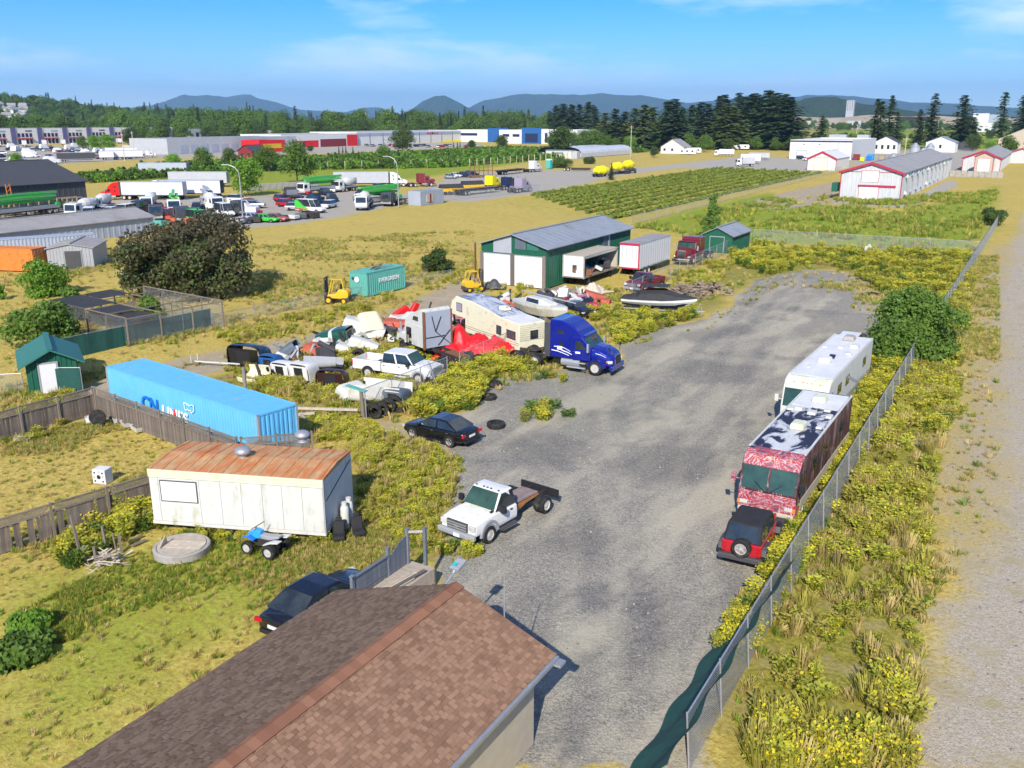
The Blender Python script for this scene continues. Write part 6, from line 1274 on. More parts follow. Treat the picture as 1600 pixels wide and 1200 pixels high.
gable('poultry_barn', 'second grey roofed barn with red trim behind the long one', 'barn', (-22.5, 366, 0), 12, 80, 4.6, 7.0, 'clad_barn', 'roof_mid', 'trim_red', over=.5, pitch=1, trimw=.5, rib=8)
gable('poultry_barn', 'small pale barn end with red trim at the far end of the second barn', 'barn', (-12.5, 440, 0), 9, 14, 4.4, 6.0, 'clad_barn', 'roof_mid', 'trim_red', over=.4, pitch=1, trimw=.4, rib=0)
gable('feed_shed', 'small tan shed with red roof trim and a white door behind the block wall', 'shed', (-20.9, 352, 0), 5.6, 7, 5.6, 7.0, 'beige', 'trim_red', 'trim_red', over=.4, pitch=.8, rib=0, doors=((-1.9, 1.9, 0, 4.8, 'white_clean', 4),))
for k in range(9): tag(MB().box(-28.6 + k * 1.7, -27.0 + k * 1.7, 324, 324.8, 0, 1.9).build('concrete_block', 'concrete', bevel=.04), 'concrete block in the low wall before the small tan shed', 'block', 'low concrete block wall')
sb_ = gable('storage_barn', 'white storage barn with a bold red roof edge, left of the long barn', 'barn', (-72.3, 342, 0), 10.0, 24, 4.2, 6.6, 'clad_white', 'clad_white', 'trim_red', over=.25, pitch=1.5, trimw=.7, rib=0, doors=((-2.6, 2.0, 0, 4.4, 'cream', 1),))
def block(name, label, cat, x0, x1, y0, y1, h, wallm, roofm='roof_grey', face='-y', wins=(), extra=(), group=None, par=.5):
    """flat roofed building; wins: (u0, u1, z0, z1, material, part name) along the face seen"""
    t = thing(name, label, cat, ((x0 + x1) / 2, (y0 + y1) / 2, 0), 0, group); w, d = (x1 - x0) / 2, (y1 - y0) / 2
    MB().box(-w, w, -d, d, 0, h).build('wall', wallm, t); MB().box(-w + .3, w - .3, -d + .3, d - .3, h + .005, h + .05).build('roof', roofm, t)
    for a in ((-w, w, -d, -d + .3), (-w, w, d - .3, d), (-w, -w + .3, -d + .3, d - .3), (w - .3, w, -d + .3, d - .3)): MB().box(*a, h, h + par).build('parapet', wallm, t)
    for i, (u0, u1, z0, z1, m, nm) in enumerate(wins):
        if face == '-y': MB().box(u0 - w, u1 - w, -d - .12 - .01 * (i % 3), -d + .1, z0, z1).build(nm, m, t)
        else: MB().box(w - .1, w + .12 + .01 * (i % 3), u0 - d, u1 - d, z0, z1).build(nm, m, t)
    return t
block('workshop', 'large white metal shop building with a small white door', 'building', -107.5, -79.9, 437.5, 500, 8.1, 'clad_white', 'clad_white', wins=((3.2, 7.8, 0, 4.0, 'grey_paint', 'door_frame'), (3.5, 7.5, 0, 3.7, 'white_clean', 'door'), (0, 27.6, 7.7, 8.3, 'navy', 'eave_strip'), (21.5, 21.9, 0, 8, 'clad_grey', 'seam'), (6, 6.6, 6.4, 6.8, 'dark_grey', 'wall_lamp'), (13, 13.6, 6.4, 6.8, 'dark_grey', 'wall_lamp')))
for (x, y, w, lab) in ((-103, 520, 9, 'grey roof unit seen above the left half of the white shop'), (-90, 520, 6, 'grey roof unit seen above the right half of the white shop')): block('far_shed', lab, 'shed', x - w / 2, x + w / 2, y, y + 6, 9.3, 'alu')
for i, (u, v, r_, h_) in enumerate(((1440, 256, 2.0, 6.4), (1428, 247, 2.2, 7.0), (1394, 262, 1.8, 5.5), (1452, 244, 2.0, 6.5))):
    c = gp(u, v); t = thing('feed_silo', ('galvanised feed silo rising behind the barn roof, nearest', 'galvanised feed silo behind the barn, tallest', 'low galvanised feed silo by the blue drums', 'galvanised feed silo behind the barn, farthest')[i], 'silo', (c.x, c.y, 0), 0, 'feed silos behind the barn')
    MB().lathe([(r_, 0), (r_, h_ * .7)], 20).build('shell', 'alu', t); MB().lathe([(r_ * 1.05, h_ * .7), (r_ * .25, h_), (.02, h_)], 20).build('cone_roof', 'galvanised', t)
for (u, v, lab, m_, s_) in ((1360, 250, 'blue drum stack beside the white shop', 'skin_blue', 2.6), (1357, 251, 'dark blue bin beside the white shop', 'print_blue', 2.0), (1347, 252, 'yellow bin beside the white shop', 'yellow_bright', 1.8), (1378, 250, 'brown crate pile near the silos', 'wood_tan', 2.2), (1338, 250, 'stacked pallets beside the white shop', 'barn_red', 2.6)):
    c = gp(u, v); t = thing('storage_bin', lab, 'bin', (c.x, c.y, 0)); MB().box(-s_ / 2, s_ / 2, -s_ / 2, s_ / 2, .1, s_ * .9).build('tub', m_, t, bevel=.15); MB().box(-s_ * .52, s_ * .52, -s_ * .52, s_ * .52, s_ * .9, s_ * .97).build('lid', m_, t)
def cottage(name, label, c, W, L, eave, ridge, wallm='clad_white', roofm='roof_dark', rz=0, wins=3):
    t = gable(name, label, 'house', (c[0], c[1], 0), W, L, eave, ridge, wallm, roofm, over=.5, rib=0, pitch=1.2, rz=rz)
    for k in range(wins): x = -W / 2 + (k + .5) * W / wins; f = MB().box(x - .6, x + .6, -.1, .05, eave * .4, eave * .75).build('window', 'glass_dark', t)
    return t
cottage('farm_house', 'white farm house with a dark roof beyond the silos', gp(1382, 240), 12, 12, 6, 9, wins=4); cottage('white_shed', 'white gabled shed behind the barn roof', gp(1468, 238), 15, 16, 5.5, 8.5, 'white_clean', 'roof_grey', wins=1); cottage('carport', 'low carport beside the white gabled shed', gp(1508, 234), 12, 10, 3.5, 5, 'dark_grey', 'roof_mid')
cottage('farm_house', 'large house with a broad dark roof at the photo edge', gp(1600, 232), 30, 20, 6, 13, 'beige', 'roof_dark', wins=5); cottage('cottage', 'small grey roofed cottage in front of the tall firs', gp(1050, 240), 13, 11, 3.6, 7.5, 'clad_white', 'roof_mid'); cottage('cottage', 'white cottage behind the greenhouse', gp(945, 228), 16, 12, 5, 8)
# greenhouse and its white store
gh = thing('greenhouse', 'long low plastic greenhouse with a grey roof behind the dry field', 'greenhouse', (-196, 394, 0))
mat('poly_film', (.50, .52, .54), .35, var=.12, scale=.3)
for s in range(2):
    MB().loft([[(-22 + s * 12 + 6 + 6 * math.cos(PI * i / 8), y, 2.2 + 2.6 * math.sin(PI * i / 8)) for i in range(9)] for y in (0, 60)], closed=False, caps=False).build('film_roof', 'poly_film', gh)
for k in range(16): MB().box(1.9, 2.05, k * 4, k * 4 + .2, 0, 2.3).build('post', 'alu', gh)
MB().box(1.94, 2.0, 0, 60, .2, 2.2).build('side_film', 'poly_film', gh); MB().box(-22, 2, -.1, 0, 0, 2.3).build('end_film', 'poly_film', gh)
st = thing('white_store', 'low white store with dark lettering at the greenhouse end', 'store', (-202, 386, 0)); MB().box(-6.8, 6.8, 0, 4, 0, 3.6).build('wall', 'white_old', st); MB().prism([(-7.1, 3.6), (7.1, 3.6), (7.1, 3.8), (-7.1, 3.8)], -.3, 4.3, 'y').build('roof', 'roof_grey', st); text_mesh('MAKEOVER', 1.2, 'lettering', 'print_black', st, (-.5, -.06, 2.3), (R(90), 0, 0), .02, 0, .04)
text_mesh('PROJECT', .9, 'lettering', 'pink_faded', st, (-.5, -.06, 1.0), (R(90), 0, 0), .02, 0, .03)
MB().box(6.9, 9.5, .5, 3.8, 0, 3.4).build('side_bay', 'clad_grey', st)
# industrial estate
wh = thing('office_warehouse', 'long white office warehouse with purple columns and red awnings', 'building', (-650, 440, 0))
MB().box(-40, 0, -170, 95, 0, 11.4).build('wall', 'clad_white', wh); MB().box(-39.5, -.5, -169, 94, 11.42, 11.6).build('roof', 'roof_grey', wh)
for k in range(13):
    y = -168 + k * 20.2; MB().box(-.2, .7, y, y + 3.4, 0, 12.2).build('column', 'wall_purple', wh); MB().box(.0, 1.6, y + 4.5, y + 16, 4.1, 4.7).build('awning', 'trim_red', wh)
    for j in range(4):
        for z0, z1 in ((.6, 3.8), (5.4, 8.0)): MB().box(-.2, .15, y + 5 + j * 3, y + 6.9 + j * 3, z0, z1).build('window', 'navy', wh)
    MB().box(.0, .25, y + 11, y + 16, 9.3, 10).build('sign_strip', ('dark_grey', 'clad_bluegrey', 'grey_paint')[k % 3], wh)
block('warehouse', 'dark panelled warehouse at the far end of the white offices', 'building', -690, -640, 545, 640, 9.5, 'clad_bluegrey', face='+x', wins=[(6 + k * 9, 9 + k * 9, .5, 7, 'navy', 'bay') for k in range(10)] + [(44, 47, 0, 10.5, 'red_faded', 'pier')])
block('warehouse', 'low grey warehouse with dark bays beyond the parked trailers', 'building', -430, -400, 325, 420, 7.5, 'clad_grey', 'roof_grey', '+x', [(8 + k * 7, 13 + k * 7, .5, 4.6, 'clad_bluegrey', 'bay') for k in range(12)])
block('red_market', 'red and yellow shop front at the end of the low grey warehouse', 'building', -396, -382, 372, 392, 6, 'red_bright', 'roof_grey', '+x', [(3, 17, 2, 4.5, 'yellow', 'sign_board')])
cottage('red_barn', 'small dark red barn before the crop rows', gp(384, 250), 9, 9, 4, 6.5, 'barn_red', 'roof_dark', wins=2)
block('red_warehouse', 'red and white workshop with open bays on the estate road', 'building', -460, -424, 432, 506, 8.0, 'clad_white', 'roof_grey', '+x', [(0, 34, 0, 4.4, 'red_bright', 'lower_cladding'), (4, 11, 0, 3.4, 'navy', 'bay'), (14, 21, 0, 3.4, 'navy', 'bay'), (36, 62, 0, 5, 'barn_red', 'lower_cladding'), (63, 74, 0, 7.6, 'red_bright', 'lower_cladding')])
lw = block('long_warehouse', 'very long pale warehouse with a slate blue top band', 'building', -470, -426, 508, 655, 8.6, 'clad_white', 'roof_grey', '+x', [(0, 147, 6.2, 8.3, 'clad_bluegrey', 'top_band')] + [(14 + k * 15, 14.5 + k * 15, 0, 8, 'dark_grey', 'seam') for k in range(9)] + [(84 + k * 3.2, 86.4 + k * 3.2, 6.5, 7.9, 'red_bright', 'sign_letter') for k in range(5)] + [(105, 147, 0, 1.6, 'yellow_bright', 'kerb_stack')])
bl = block('blue_office', 'white office block with bright blue entrance towers', 'building', -430, -380, 640, 720, 9.2, 'clad_white', 'roof_grey', '-y', [(2, 20, 5, 7, 'navy', 'window'), (30, 50, 0, 11, 'wall_blue', 'tower')])
block('blue_office', 'white and blue office block with dark entrance behind the crop rows', 'building', -372, -305, 612, 660, 9.6, 'clad_white', 'roof_grey', '-y', [(20, 37, 0, 11.6, 'wall_blue', 'tower'), (23, 34, 1, 7.5, 'navy', 'entrance'), (40, 42, 1, 8, 'navy', 'window'), (44, 46, 1, 8, 'navy', 'window'), (3, 9, 5, 7, 'navy', 'window'), (12, 18, 5, 7, 'navy', 'window'), (50, 64, 5.5, 8, 'wall_blue', 'window')])
for i, (u0, u1, v, h_, m_) in enumerate(((395, 430, 218, 8, 'clad_white'), (440, 495, 216, 7, 'clad_grey'), (498, 540, 215, 8, 'clad_white'), (330, 395, 217, 8, 'clad_white'), (1215, 1245, 213, 9, 'clad_grey'), (1525, 1550, 206, 12, 'clad_white'), (545, 590, 214, 6, 'clad_white'))):
    a, b = gp(u0, v), gp(u1, v); block('distant_warehouse', 'pale distant warehouse roof number %s from the photo edge'.replace('number %s', ('second', 'third', 'fourth', 'first', 'sixth', 'last', 'fifth')[i]), 'building', min(a.x, b.x), max(a.x, b.x), min(a.y, b.y), max(a.y, b.y) + 20, h_, m_, 'roof_grey', wins=[(2 + k * 9, 7 + k * 9, 1.5, 4.5, 'navy', 'window') for k in range(3)])
gable('dark_warehouse', 'black clad warehouse with a broad dark roof beside the parked trailers', 'building', (-187, 56, 0), 25, 64, 5.3, 9.2, 'clad_dark', 'roof_dark', over=.6, pitch=1.2, rib=0)
gable('low_shed', 'low shed with a long grey roof before the green boom trucks', 'shed', (-128, 62, 0), 9, 34, 2.6, 3.8, 'clad_bluegrey', 'roof_mid', over=.4, pitch=1, rib=3)
c = gp(665, 319); cb = block('site_office', 'pale blue site cabin with a brown window by the lamp post', 'cabin', c.x - 1.6, c.x + 1.6, c.y - 4, c.y + 4.5, 2.9, 'clad_bluegrey', 'roof_grey', '+x', [(2.2, 4.6, .6, 2.2, 'beige', 'window'), (3.2, 3.8, .5, 2.3, 'barn_red', 'shutter')], par=.1)
# a white mast on the skyline, street lamps
c = gp(573, 212); t = thing('cell_mast', 'white mast rising over the wooded skyline', 'mast', (c.x, c.y, 0)); MB().cyl((0, 0, 0), (0, 0, 26), .7, .5, 8).build('shaft', 'white_clean', t); MB().cyl((0, 0, 23.5), (0, 0, 27), 1.2, n=8).build('antenna_head', 'clad_grey', t)
def lamp(label, c, ang, h_):
    t = thing('street_lamp', label, 'street lamp', (c[0], c[1], 0), ang, 'lamp posts by the truck yard'); MB().cyl((0, 0, 0), (0, 0, h_ * .78), .12, .09, 10).build('pole', 'galvanised', t); MB().tube([(0, 0, h_ * .77), (.15, 0, h_ * .88), (.7, 0, h_ * .96), (1.6, 0, h_), (2.4, 0, h_ * 1.01)], .07, 8).build('arm', 'galvanised', t); MB().cbox((2.7, 0, h_ * 1.005), (.8, .34, .18)).build('lamp_head', 'silver', t, bevel=.06)
lamp('curved street lamp standing behind the big dark bush', gp(380, 346), R(205), 9.8); lamp('curved street lamp standing in the middle of the truck yard edge', gp(623, 324), R(195), 10.2)
for i, (u, v, h_) in enumerate(((985, 247, 15), (210, 244, 12), (1410, 270, 12), (1440, 228, 18), (1453, 228, 18), (1462, 229, 18), (1337, 222, 14), (195, 252, 12))):
    c = gp(u, v); t = thing('utility_pole', ('wooden pole in front of the firs', 'pole beside the white trailer row', 'thin pole behind the barn roof', 'first of three thin poles over the green field', 'second of three thin poles over the green field', 'third of three thin poles over the green field', 'thin pole behind the white shop', 'pole among the parked trailers')[i], 'pole', (c.x, c.y, 0), 0, 'distant poles'); MB().cyl((0, 0, 0), (0, 0, h_), .2, .14, 6).build('shaft', 'wood_pale', t); MB().box(-1.1, 1.1, -.08, .08, h_ - .9, h_ - .7).build('cross_arm', 'wood_pale', t)

# ================================================================ chain link fences
def wire_mat(nm_, w_):
    cm = bpy.data.materials.new(nm_); cm.use_nodes = True; MATS[nm_] = cm; n = cm.node_tree.nodes; l = cm.node_tree.links; bs = n['Principled BSDF']; bs.inputs['Base Color'].default_value = (.40, .42, .45, 1); bs.inputs['Metallic'].default_value = .3; bs.inputs['Roughness'].default_value = .5
    tc = n.new('ShaderNodeTexCoord'); sp = n.new('ShaderNodeSeparateXYZ'); l.new(tc.outputs['Object'], sp.inputs[0]); fs_ = []
    for op in ('ADD', 'SUBTRACT'):
        a = n.new('ShaderNodeMath'); a.operation = op; l.new(sp.outputs[0], a.inputs[0]); l.new(sp.outputs[2], a.inputs[1]); b = n.new('ShaderNodeMath'); b.operation = 'PINGPONG'; b.inputs[1].default_value = .04; l.new(a.outputs[0], b.inputs[0]); c_ = n.new('ShaderNodeMath'); c_.operation = 'LESS_THAN'; c_.inputs[1].default_value = w_; l.new(b.outputs[0], c_.inputs[0]); fs_.append(c_.outputs[0])
    mxn = n.new('ShaderNodeMath'); mxn.operation = 'MAXIMUM'; l.new(fs_[0], mxn.inputs[0]); l.new(fs_[1], mxn.inputs[1]); trn = n.new('ShaderNodeBsdfTransparent'); ms = n.new('ShaderNodeMixShader'); l.new(mxn.outputs[0], ms.inputs[0]); l.new(trn.outputs[0], ms.inputs[1]); l.new(bs.outputs[0], ms.inputs[2]); l.new(ms.outputs[0], n['Material Output'].inputs[0])
wire_mat('chain_link', .012); wire_mat('thin_wire', .0045)
def chain(name, label, pts, h=1.8, step=3.0, screen=None, lean=0.0, rail=True, group='chain link fences', mesh=True):
    a, b = Vector(pts[0][:2]).to_3d(), Vector(pts[1][:2]).to_3d(); L = (b - a).length; ang = math.atan2(b.y - a.y, b.x - a.x); t = thing(name, label, 'fence', (a.x, a.y, 0), ang, group); t.rotation_euler = (lean, 0, ang); k_ = max(1, round(L / step)); pm = MB().cyl((0, 0, -.2), (0, 0, h + .06), .03, n=8).mesh('post', 'galvanised')
    for k in range(k_ + 1): o = bpy.data.objects.new('post', pm); COL.objects.link(o); o.parent = t; o.location = (k * L / k_, 0, 0)
    if rail: MB().cyl((0, 0, h), (L, 0, h), .024, n=6).build('top_rail', 'galvanised', t)
    if mesh: MB().quad((0, 0.03, .03), (L, .03, .03), (L, .03, h), (0, .03, h)).build('chain_mesh', 'chain_link' if a.x > -7.2 and a.y < 80 else 'thin_wire', t)
    if screen: MB().add([(x, -.04 + .03 * math.sin(x * 4), z) for z in (.05, h - .05) for x in [screen[0] + (screen[1] - screen[0]) * i / 40 for i in range(41)]], [(i, i + 1, 42 + i, 41 + i) for i in range(40)]).build('privacy_screen', 'green_cloth', t)
    return t
chain('chain_fence', 'tall chain link fence with a torn green screen at the near end of the yard', ((-6.35, 20.5), (-6.75, 70.5)), 1.9, lean=R(-5))
tv = [(-6.3 - (v * 1.5 + .08 * math.sin(k * .9 + v * 4)) * min(1, (34 - k * .45 - 17) / 9 + .25), 18.5 + k * .4, 1.72 * (1 - v) ** 1.2 + .05) for k in range(36) for v in (0, .25, .5, .75, 1)]
tag(MB().add(tv, [(k * 5 + j, k * 5 + j + 1, k * 5 + j + 6, k * 5 + j + 5) for k in range(35) for j in range(4)]).build('torn_screen', 'green_cloth'), 'dark green privacy screen sagging off the near end of the chain link fence', 'screen')
chain('chain_fence', 'chain link fence running on past the big green bush', ((-6.9, 78), (-7.0, 182)), 1.9); chain('chain_fence', 'chain link fence across the far end of the gravel yard', ((-37.3, 134.6), (-7.2, 136)), 1.8)
chain('chain_fence', 'sagging chain link fence between the scrap and the gravel', ((-34.5, 40.3), (-34.4, 49.5)), 1.7); chain('chain_fence', 'chain link fence in front of the red tarpaulin', ((-34.5, 51.2), (-34.8, 64.5)), 1.7); chain('chain_fence', 'chain link fence from the box trailers up to the green shed', ((-35.3, 84), (-37.2, 133)), 1.8)
chain('chain_fence', 'green screened fence along the aviary', ((-62.6, 38.5), (-61.9, 53.0)), 1.7, screen=(0, 14.5)); chain('chain_fence', 'thin wire fence along the dirt track past the teal container', ((-61.9, 53.2), (-57.6, 84)), 1.1, 4.5); chain('chain_fence', 'screened yard gate beside the green board shed', ((-56.3, 33.4), (-53.9, 34.9)), 1.7, 1.3, screen=(0, 2.8)); chain('chain_fence', 'short wire fence at the left photo edge by the green shed', ((-60.5, 30.0), (-57.3, 32.9)), 1.3)
chain('chain_fence', 'pale mesh fence between the berry rows and the green meadow', ((-61.5, 145), (-64, 335)), 1.8, 6); chain('chain_fence', 'chain link fence along the truck yard in front of the flatbeds', ((-119, 156), (-112, 204)), 1.8, 4)
for i in range(2):
    a, b = ((610, 612), (650, 640)) if i == 0 else ((785, 525), (800, 560)); p, q_ = gp(a[0] + 60, a[1] - 15), gp(b[0] + 40, b[1] - 20); tag(MB().cyl((p.x, p.y, 1.5), (q_.x, q_.y, .05), .03, n=8).build('loose_pipe', 'galvanised'), ('loose fence pipe leaning in the yellow weeds', 'loose fence pipe leaning before the red tarpaulin')[i], 'pipe')
# aviary of wire frames
av = thing('aviary', 'wooden framed aviary with black shade cloth roofs beside the dark bush', 'aviary', (-67.3, 49.6, 0), R(-6))
fr = MB()
for x in (-6, -3, 0, 3, 6):
    for y in (-4.5, -1.5, 1.5, 4.5): MB().box(x - .05, x + .05, y - .05, y + .05, 0, 2.3).build('post', 'wood_post', av)
    MB().bar((x, -4.5, 2.3), (x, 4.5, 2.3), .08).build('beam', 'wood_post', av)
for y in (-4.5, -1.5, 1.5, 4.5): MB().bar((-6, y, 2.38), (6, y, 2.38), .08).build('beam', 'wood_post', av)
for (x0, x1, y0, y1, z_) in ((-6, -.2, -4.6, -1.6, 2.45), (.2, 3, -4.6, -1.6, 2.30), (-6.2, -3.1, -1.4, 1.4, 2.46), (3.1, 6, -4.5, -1.5, 2.1)): MB().add([(x0, y0, z_), (x1, y0, z_ - .05), (x1, y1, z_), (x0, y1, z_ + .05), ((x0 + x1) / 2, (y0 + y1) / 2, z_ - .12)], [(0, 1, 4), (1, 2, 4), (2, 3, 4), (3, 0, 4)]).build('shade_cloth', 'canvas', av)
for (x0, y0, x1, y1) in ((-6, -4.5, 6, -4.5), (6, -4.5, 6, 4.5), (-6, 4.5, 6, 4.5), (0, -4.5, 0, 4.5)): o = MB().quad((0, 0, 0), (math.hypot(x1 - x0, y1 - y0), 0, 0), (math.hypot(x1 - x0, y1 - y0), 0, 2.3), (0, 0, 2.3)).build('wire_mesh', 'thin_wire', av); o.location = (x0, y0, 0); o.rotation_euler = (0, 0, math.atan2(y1 - y0, x1 - x0))
c = gp(1357, 399); t = thing('propane_tank', 'white round tank in the yellow weeds at the far fence', 'gas tank', (c.x, c.y, 0)); MB().lathe([(.02, .2), (.55, .25), (.68, .6), (.68, .9), (.5, 1.2), (.02, 1.3)], 18).build('vessel', 'white_clean', t, smooth=True); MB().lathe([(.4, 0), (.45, .3), (.3, .3)], 12).cyl((0, 0, 1.25), (0, 0, 1.5), .15).build('collar', 'white_old', t)
for i, (u, v) in enumerate(((1368, 462), (1360, 438))):
    c = gp(u, v); t = thing('steel_grate', ('dark steel grate lying at the gravel edge', 'dark steel grate lying deeper in the weeds')[i], 'grate', (c.x, c.y, .04), R(-30)); 
    for k in range(9): MB().box(-1.3 + k * .3, -1.1 + k * .3, -.9, .9, .04, .09).build('slat', 'frame_dark', t)
    MB().box(-1.35, 1.35, -.95, -.9, .03, .1).box(-1.35, 1.35, .9, .95, .03, .1).build('edge_bar', 'frame_dark', t)
# ================================================================ truck yard and far vehicles
G_TRL, G_BOOM, G_CAR = 'trailers in the truck yard', 'boom trucks in the truck yard', 'cars and vans in the truck yard'
def at(u, v): p = gp(u, v); return (p.x, p.y, 0)
def ahead(c, a, d): return (c[0] + d * math.cos(a), c[1] + d * math.sin(a), 0)
a = R(208); rear = gp(291, 312); c = ahead(rear, a, 7.2); box_trailer('semi_trailer', 'white van trailer coupled to the red tractor', c, a, 14.2, z1=4.0, side='white_clean', group=G_TRL, doorm='alu', legs=False)
semi('semi_truck', 'bright red sleeper tractor at the corner of the black warehouse', ahead(c, a, 11.2), a, 'red_bright', roof=3.9, group=G_TRL)
rear = gp(349, 309); c2 = ahead(rear, a, 7.2); box_trailer('semi_trailer', 'white van trailer with dark doors next to the lamp post', c2, a, 14.2, side='white_clean', group=G_TRL, doorm='dark_grey'); semi('semi_truck', 'white aero tractor between the white and grey trailers', ahead(c2, a, 11.2), a, 'white_paint', roof=4.0, group=G_TRL)
rear = gp(353, 292); c3 = ahead(rear, a, 7.2); box_trailer('semi_trailer', 'long grey van trailer behind the white one', c3, a, 16, side='alu', group=G_TRL, ribs=6); box_trailer('semi_trailer', 'grey van trailer farthest back in the truck yard', ahead(gp(291, 274), a, 7.2), a, 16, side='alu', group=G_TRL, ribs=6)
a = R(38); c = at(565, 292); box_trailer('semi_trailer', 'grey van trailer behind the green pump trucks', c, a, 14.6, side='alu', group=G_TRL, ribs=4); semi('semi_truck', 'white tractor pulling the grey trailer by the dry field', ahead(c, a, 11.3), a, 'white_paint', roof=3.9, group=G_TRL)
cabover('pump_truck', 'white concrete pump truck with a folded green boom on the open lot', (-156, 165.5, 0), R(-92), 'white_paint', 'boom', 'lime', group=G_BOOM, L=14); cabover('pump_truck', 'white concrete pump truck with a green boom beside the second lamp post', (-122.6, 147, 0), R(-92), 'white_paint', 'boom', 'lime', group=G_BOOM, L=13)
cabover('pump_truck', 'concrete pump truck with a long green boom before the black warehouse', (-165, 93, 0), R(-80), 'white_paint', 'boom', 'lime', group=G_BOOM, L=17); cabover('pump_truck', 'green fronted pump truck beside the dark bush', (-144.5, 117.5, 0), R(-40), 'white_paint', 'boom', 'lime', group=G_BOOM, L=10); cabover('pump_truck', 'white cab truck with a folded slate blue boom', (-147, 128.5, 0), R(-35), 'white_paint', 'boom', 'clad_bluegrey', group=G_BOOM, L=11)
cabover('flatbed_truck', 'dark flatbed truck left of the green pump truck', at(455, 312), R(150), 'dark_grey', 'flat', 'frame_dark', L=8); cabover('mixer_truck', 'white mixer truck with a green nose by the second lamp post', (-119, 142.5, 0), R(-60), 'white_paint', 'mixer', 'white_old', L=8.5)
vn = car('delivery_van', 'white delivery van with green and orange stripes', at(486, 332), R(8), 'white_clean', 6.2, 2.0, 2.6, 'van', G_CAR, 'van', wheelr=.36)
for s in (-1, 1):
    MB().prism([(-3.0, 1.0), (-3.0, 2.4), (-2.2, 2.4), (-1.2, 1.5), (.2, .8), (-.6, .8)], s * 1.03 - .01, s * 1.03 + .01, 'y').build('green_stripe', 'lime', vn); MB().prism([(-3.0, .7), (-3.0, 1.0), (-.6, .8), (.8, .45), (-.2, .5)], s * 1.035 - .01, s * 1.035 + .01, 'y').build('orange_stripe', 'red_faded', vn)
text_mesh('BG', .8, 'lettering', 'print_black', vn, (-.2, -.97, 1.75), (R(90), 0, 0), .02, .1, .03)
pk = [(172, 338, 'white pickup at the left end of the truck yard row', 'white_paint', 'suv', -60), (196, 340, 'white van next to the white pickup in the truck yard', 'white_clean', 'van', -65), (217, 334, 'dark van beside the big dark bush', 'navy', 'van', -60), (140, 346, 'white van before the low grey shed', 'white_clean', 'van', -40), (130, 338, 'green topped van near the low grey shed', 'lime', 'van', -50), (176, 352, 'teal pickup behind the grey metal shed', 'teal', 'suv', -70), (160, 350, 'second teal pickup behind the grey metal shed', 'teal', 'suv', -60), (352, 338, 'white truck cab by the first lamp post', 'white_clean', 'van', -20), (312, 350, 'green and white van behind the dark bush', 'lime', 'van', -10), (398, 345, 'pale car by the wire fence right of the first lamp post', 'silver', 'hatch', 20), (418, 347, 'green car by the wire fence', 'lime', 'hatch', 10), (432, 346, 'orange car by the wire fence', 'red_faded', 'hatch', 10), (704, 279, 'silver car parked first in line by the rusty rack', 'silver', 'sedan', 5), (712, 277, 'white car parked second in line by the rusty rack', 'white_paint', 'sedan', 5), (728, 277, 'dark blue car parked third in line by the rusty rack', 'navy', 'suv', 5), (738, 275, 'black car parked nearest the rusty rack', 'black_paint', 'suv', 5), (1252, 249, 'dark pickup in front of the white shop door', 'navy', 'suv', 0), (1262, 251, 'white car half behind the red edged barn', 'white_paint', 'sedan', 0), (1384, 236, 'dark car parked before the white farm house', 'dark_grey', 'suv', 10), (1398, 236, 'second dark car parked before the white farm house', 'navy', 'suv', 10), (1212, 233, 'dark pickup under the firs', 'black_paint', 'suv', 0), (1188, 232, 'yellow car under the firs', 'yellow', 'hatch', 0), (985, 267, 'dark utility trailer on the lot road', 'dark_grey', 'hatch', 60)]
for u, v, lab, m_, kd, r_ in pk: car('parked_' + ('van' if kd == 'van' else 'car'), lab, at(u, v), R(r_), m_, 5.6 if kd == 'van' else 4.6, 2.0 if kd == 'van' else 1.82, 2.5 if kd == 'van' else (1.75 if kd == 'suv' else 1.45), 'van' if kd == 'van' else 'car', G_CAR, kd)
semi('semi_truck', 'red long nose tractor beside the rusty rack lot', at(672, 291), R(55), 'barn_red', aero=False, roof=3.5, group=G_TRL); semi('semi_truck', 'yellow sleeper tractor between the flatbeds', at(775, 294), R(88), 'yellow_bright', aero=False, roof=3.4, group=G_TRL); semi('semi_truck', 'dark blue sleeper tractor between the yellow and mauve ones', at(800, 295), R(88), 'navy', aero=False, roof=3.2, group=G_TRL); semi('semi_truck', 'mauve long nose tractor pulling the long flatbed', at(822, 299), R(85), 'mauve', aero=False, roof=3.4, group=G_TRL); semi('semi_truck', 'white day tractor with a tall box near the turquoise toilet', at(840, 268), R(80), 'white_paint', aero=False, roof=3.8, group=G_TRL)
flatbed('flatbed_trailer', 'long grey flatbed trailer behind the mauve tractor', (-121.5, 189, 0), R(84), 15.5, G_TRL); flatbed('flatbed_trailer', 'dark flatbed trailer behind the white day tractor', (-157.5, 266, 0), R(92), 17, G_TRL, 'frame_dark'); flatbed('flatbed_trailer', 'rusty low trailer standing empty in the dry field', at(908, 267), R(20), 7, G_TRL, 'rust', .9)
for i, (u, v) in enumerate(((738, 298), (705, 304))): c = gp(u, v); t = thing('dump_trailer', ('yellow trailer with a black tarp beside the long flatbed', 'yellow trailer with a black tarp by the pale blue cabin')[i], 'trailer', (c.x, c.y, 0), R(60)); MB().box(-3, 3, -1.2, 1.2, .8, 1.6).build('bin', 'yellow', t); MB().loft([[(x, -1.25, 1.6), (x, 1.25, 1.6), (x, .5, 2.5), (x, -.5, 2.5)] for x in (-2.9, 2.9)]).build('tarp', 'canvas', t); [wheel(t, x, s, .45, .25, 'rim_dark', 0) for x in (-1, .2) for s in (-1.1, 1.1)]
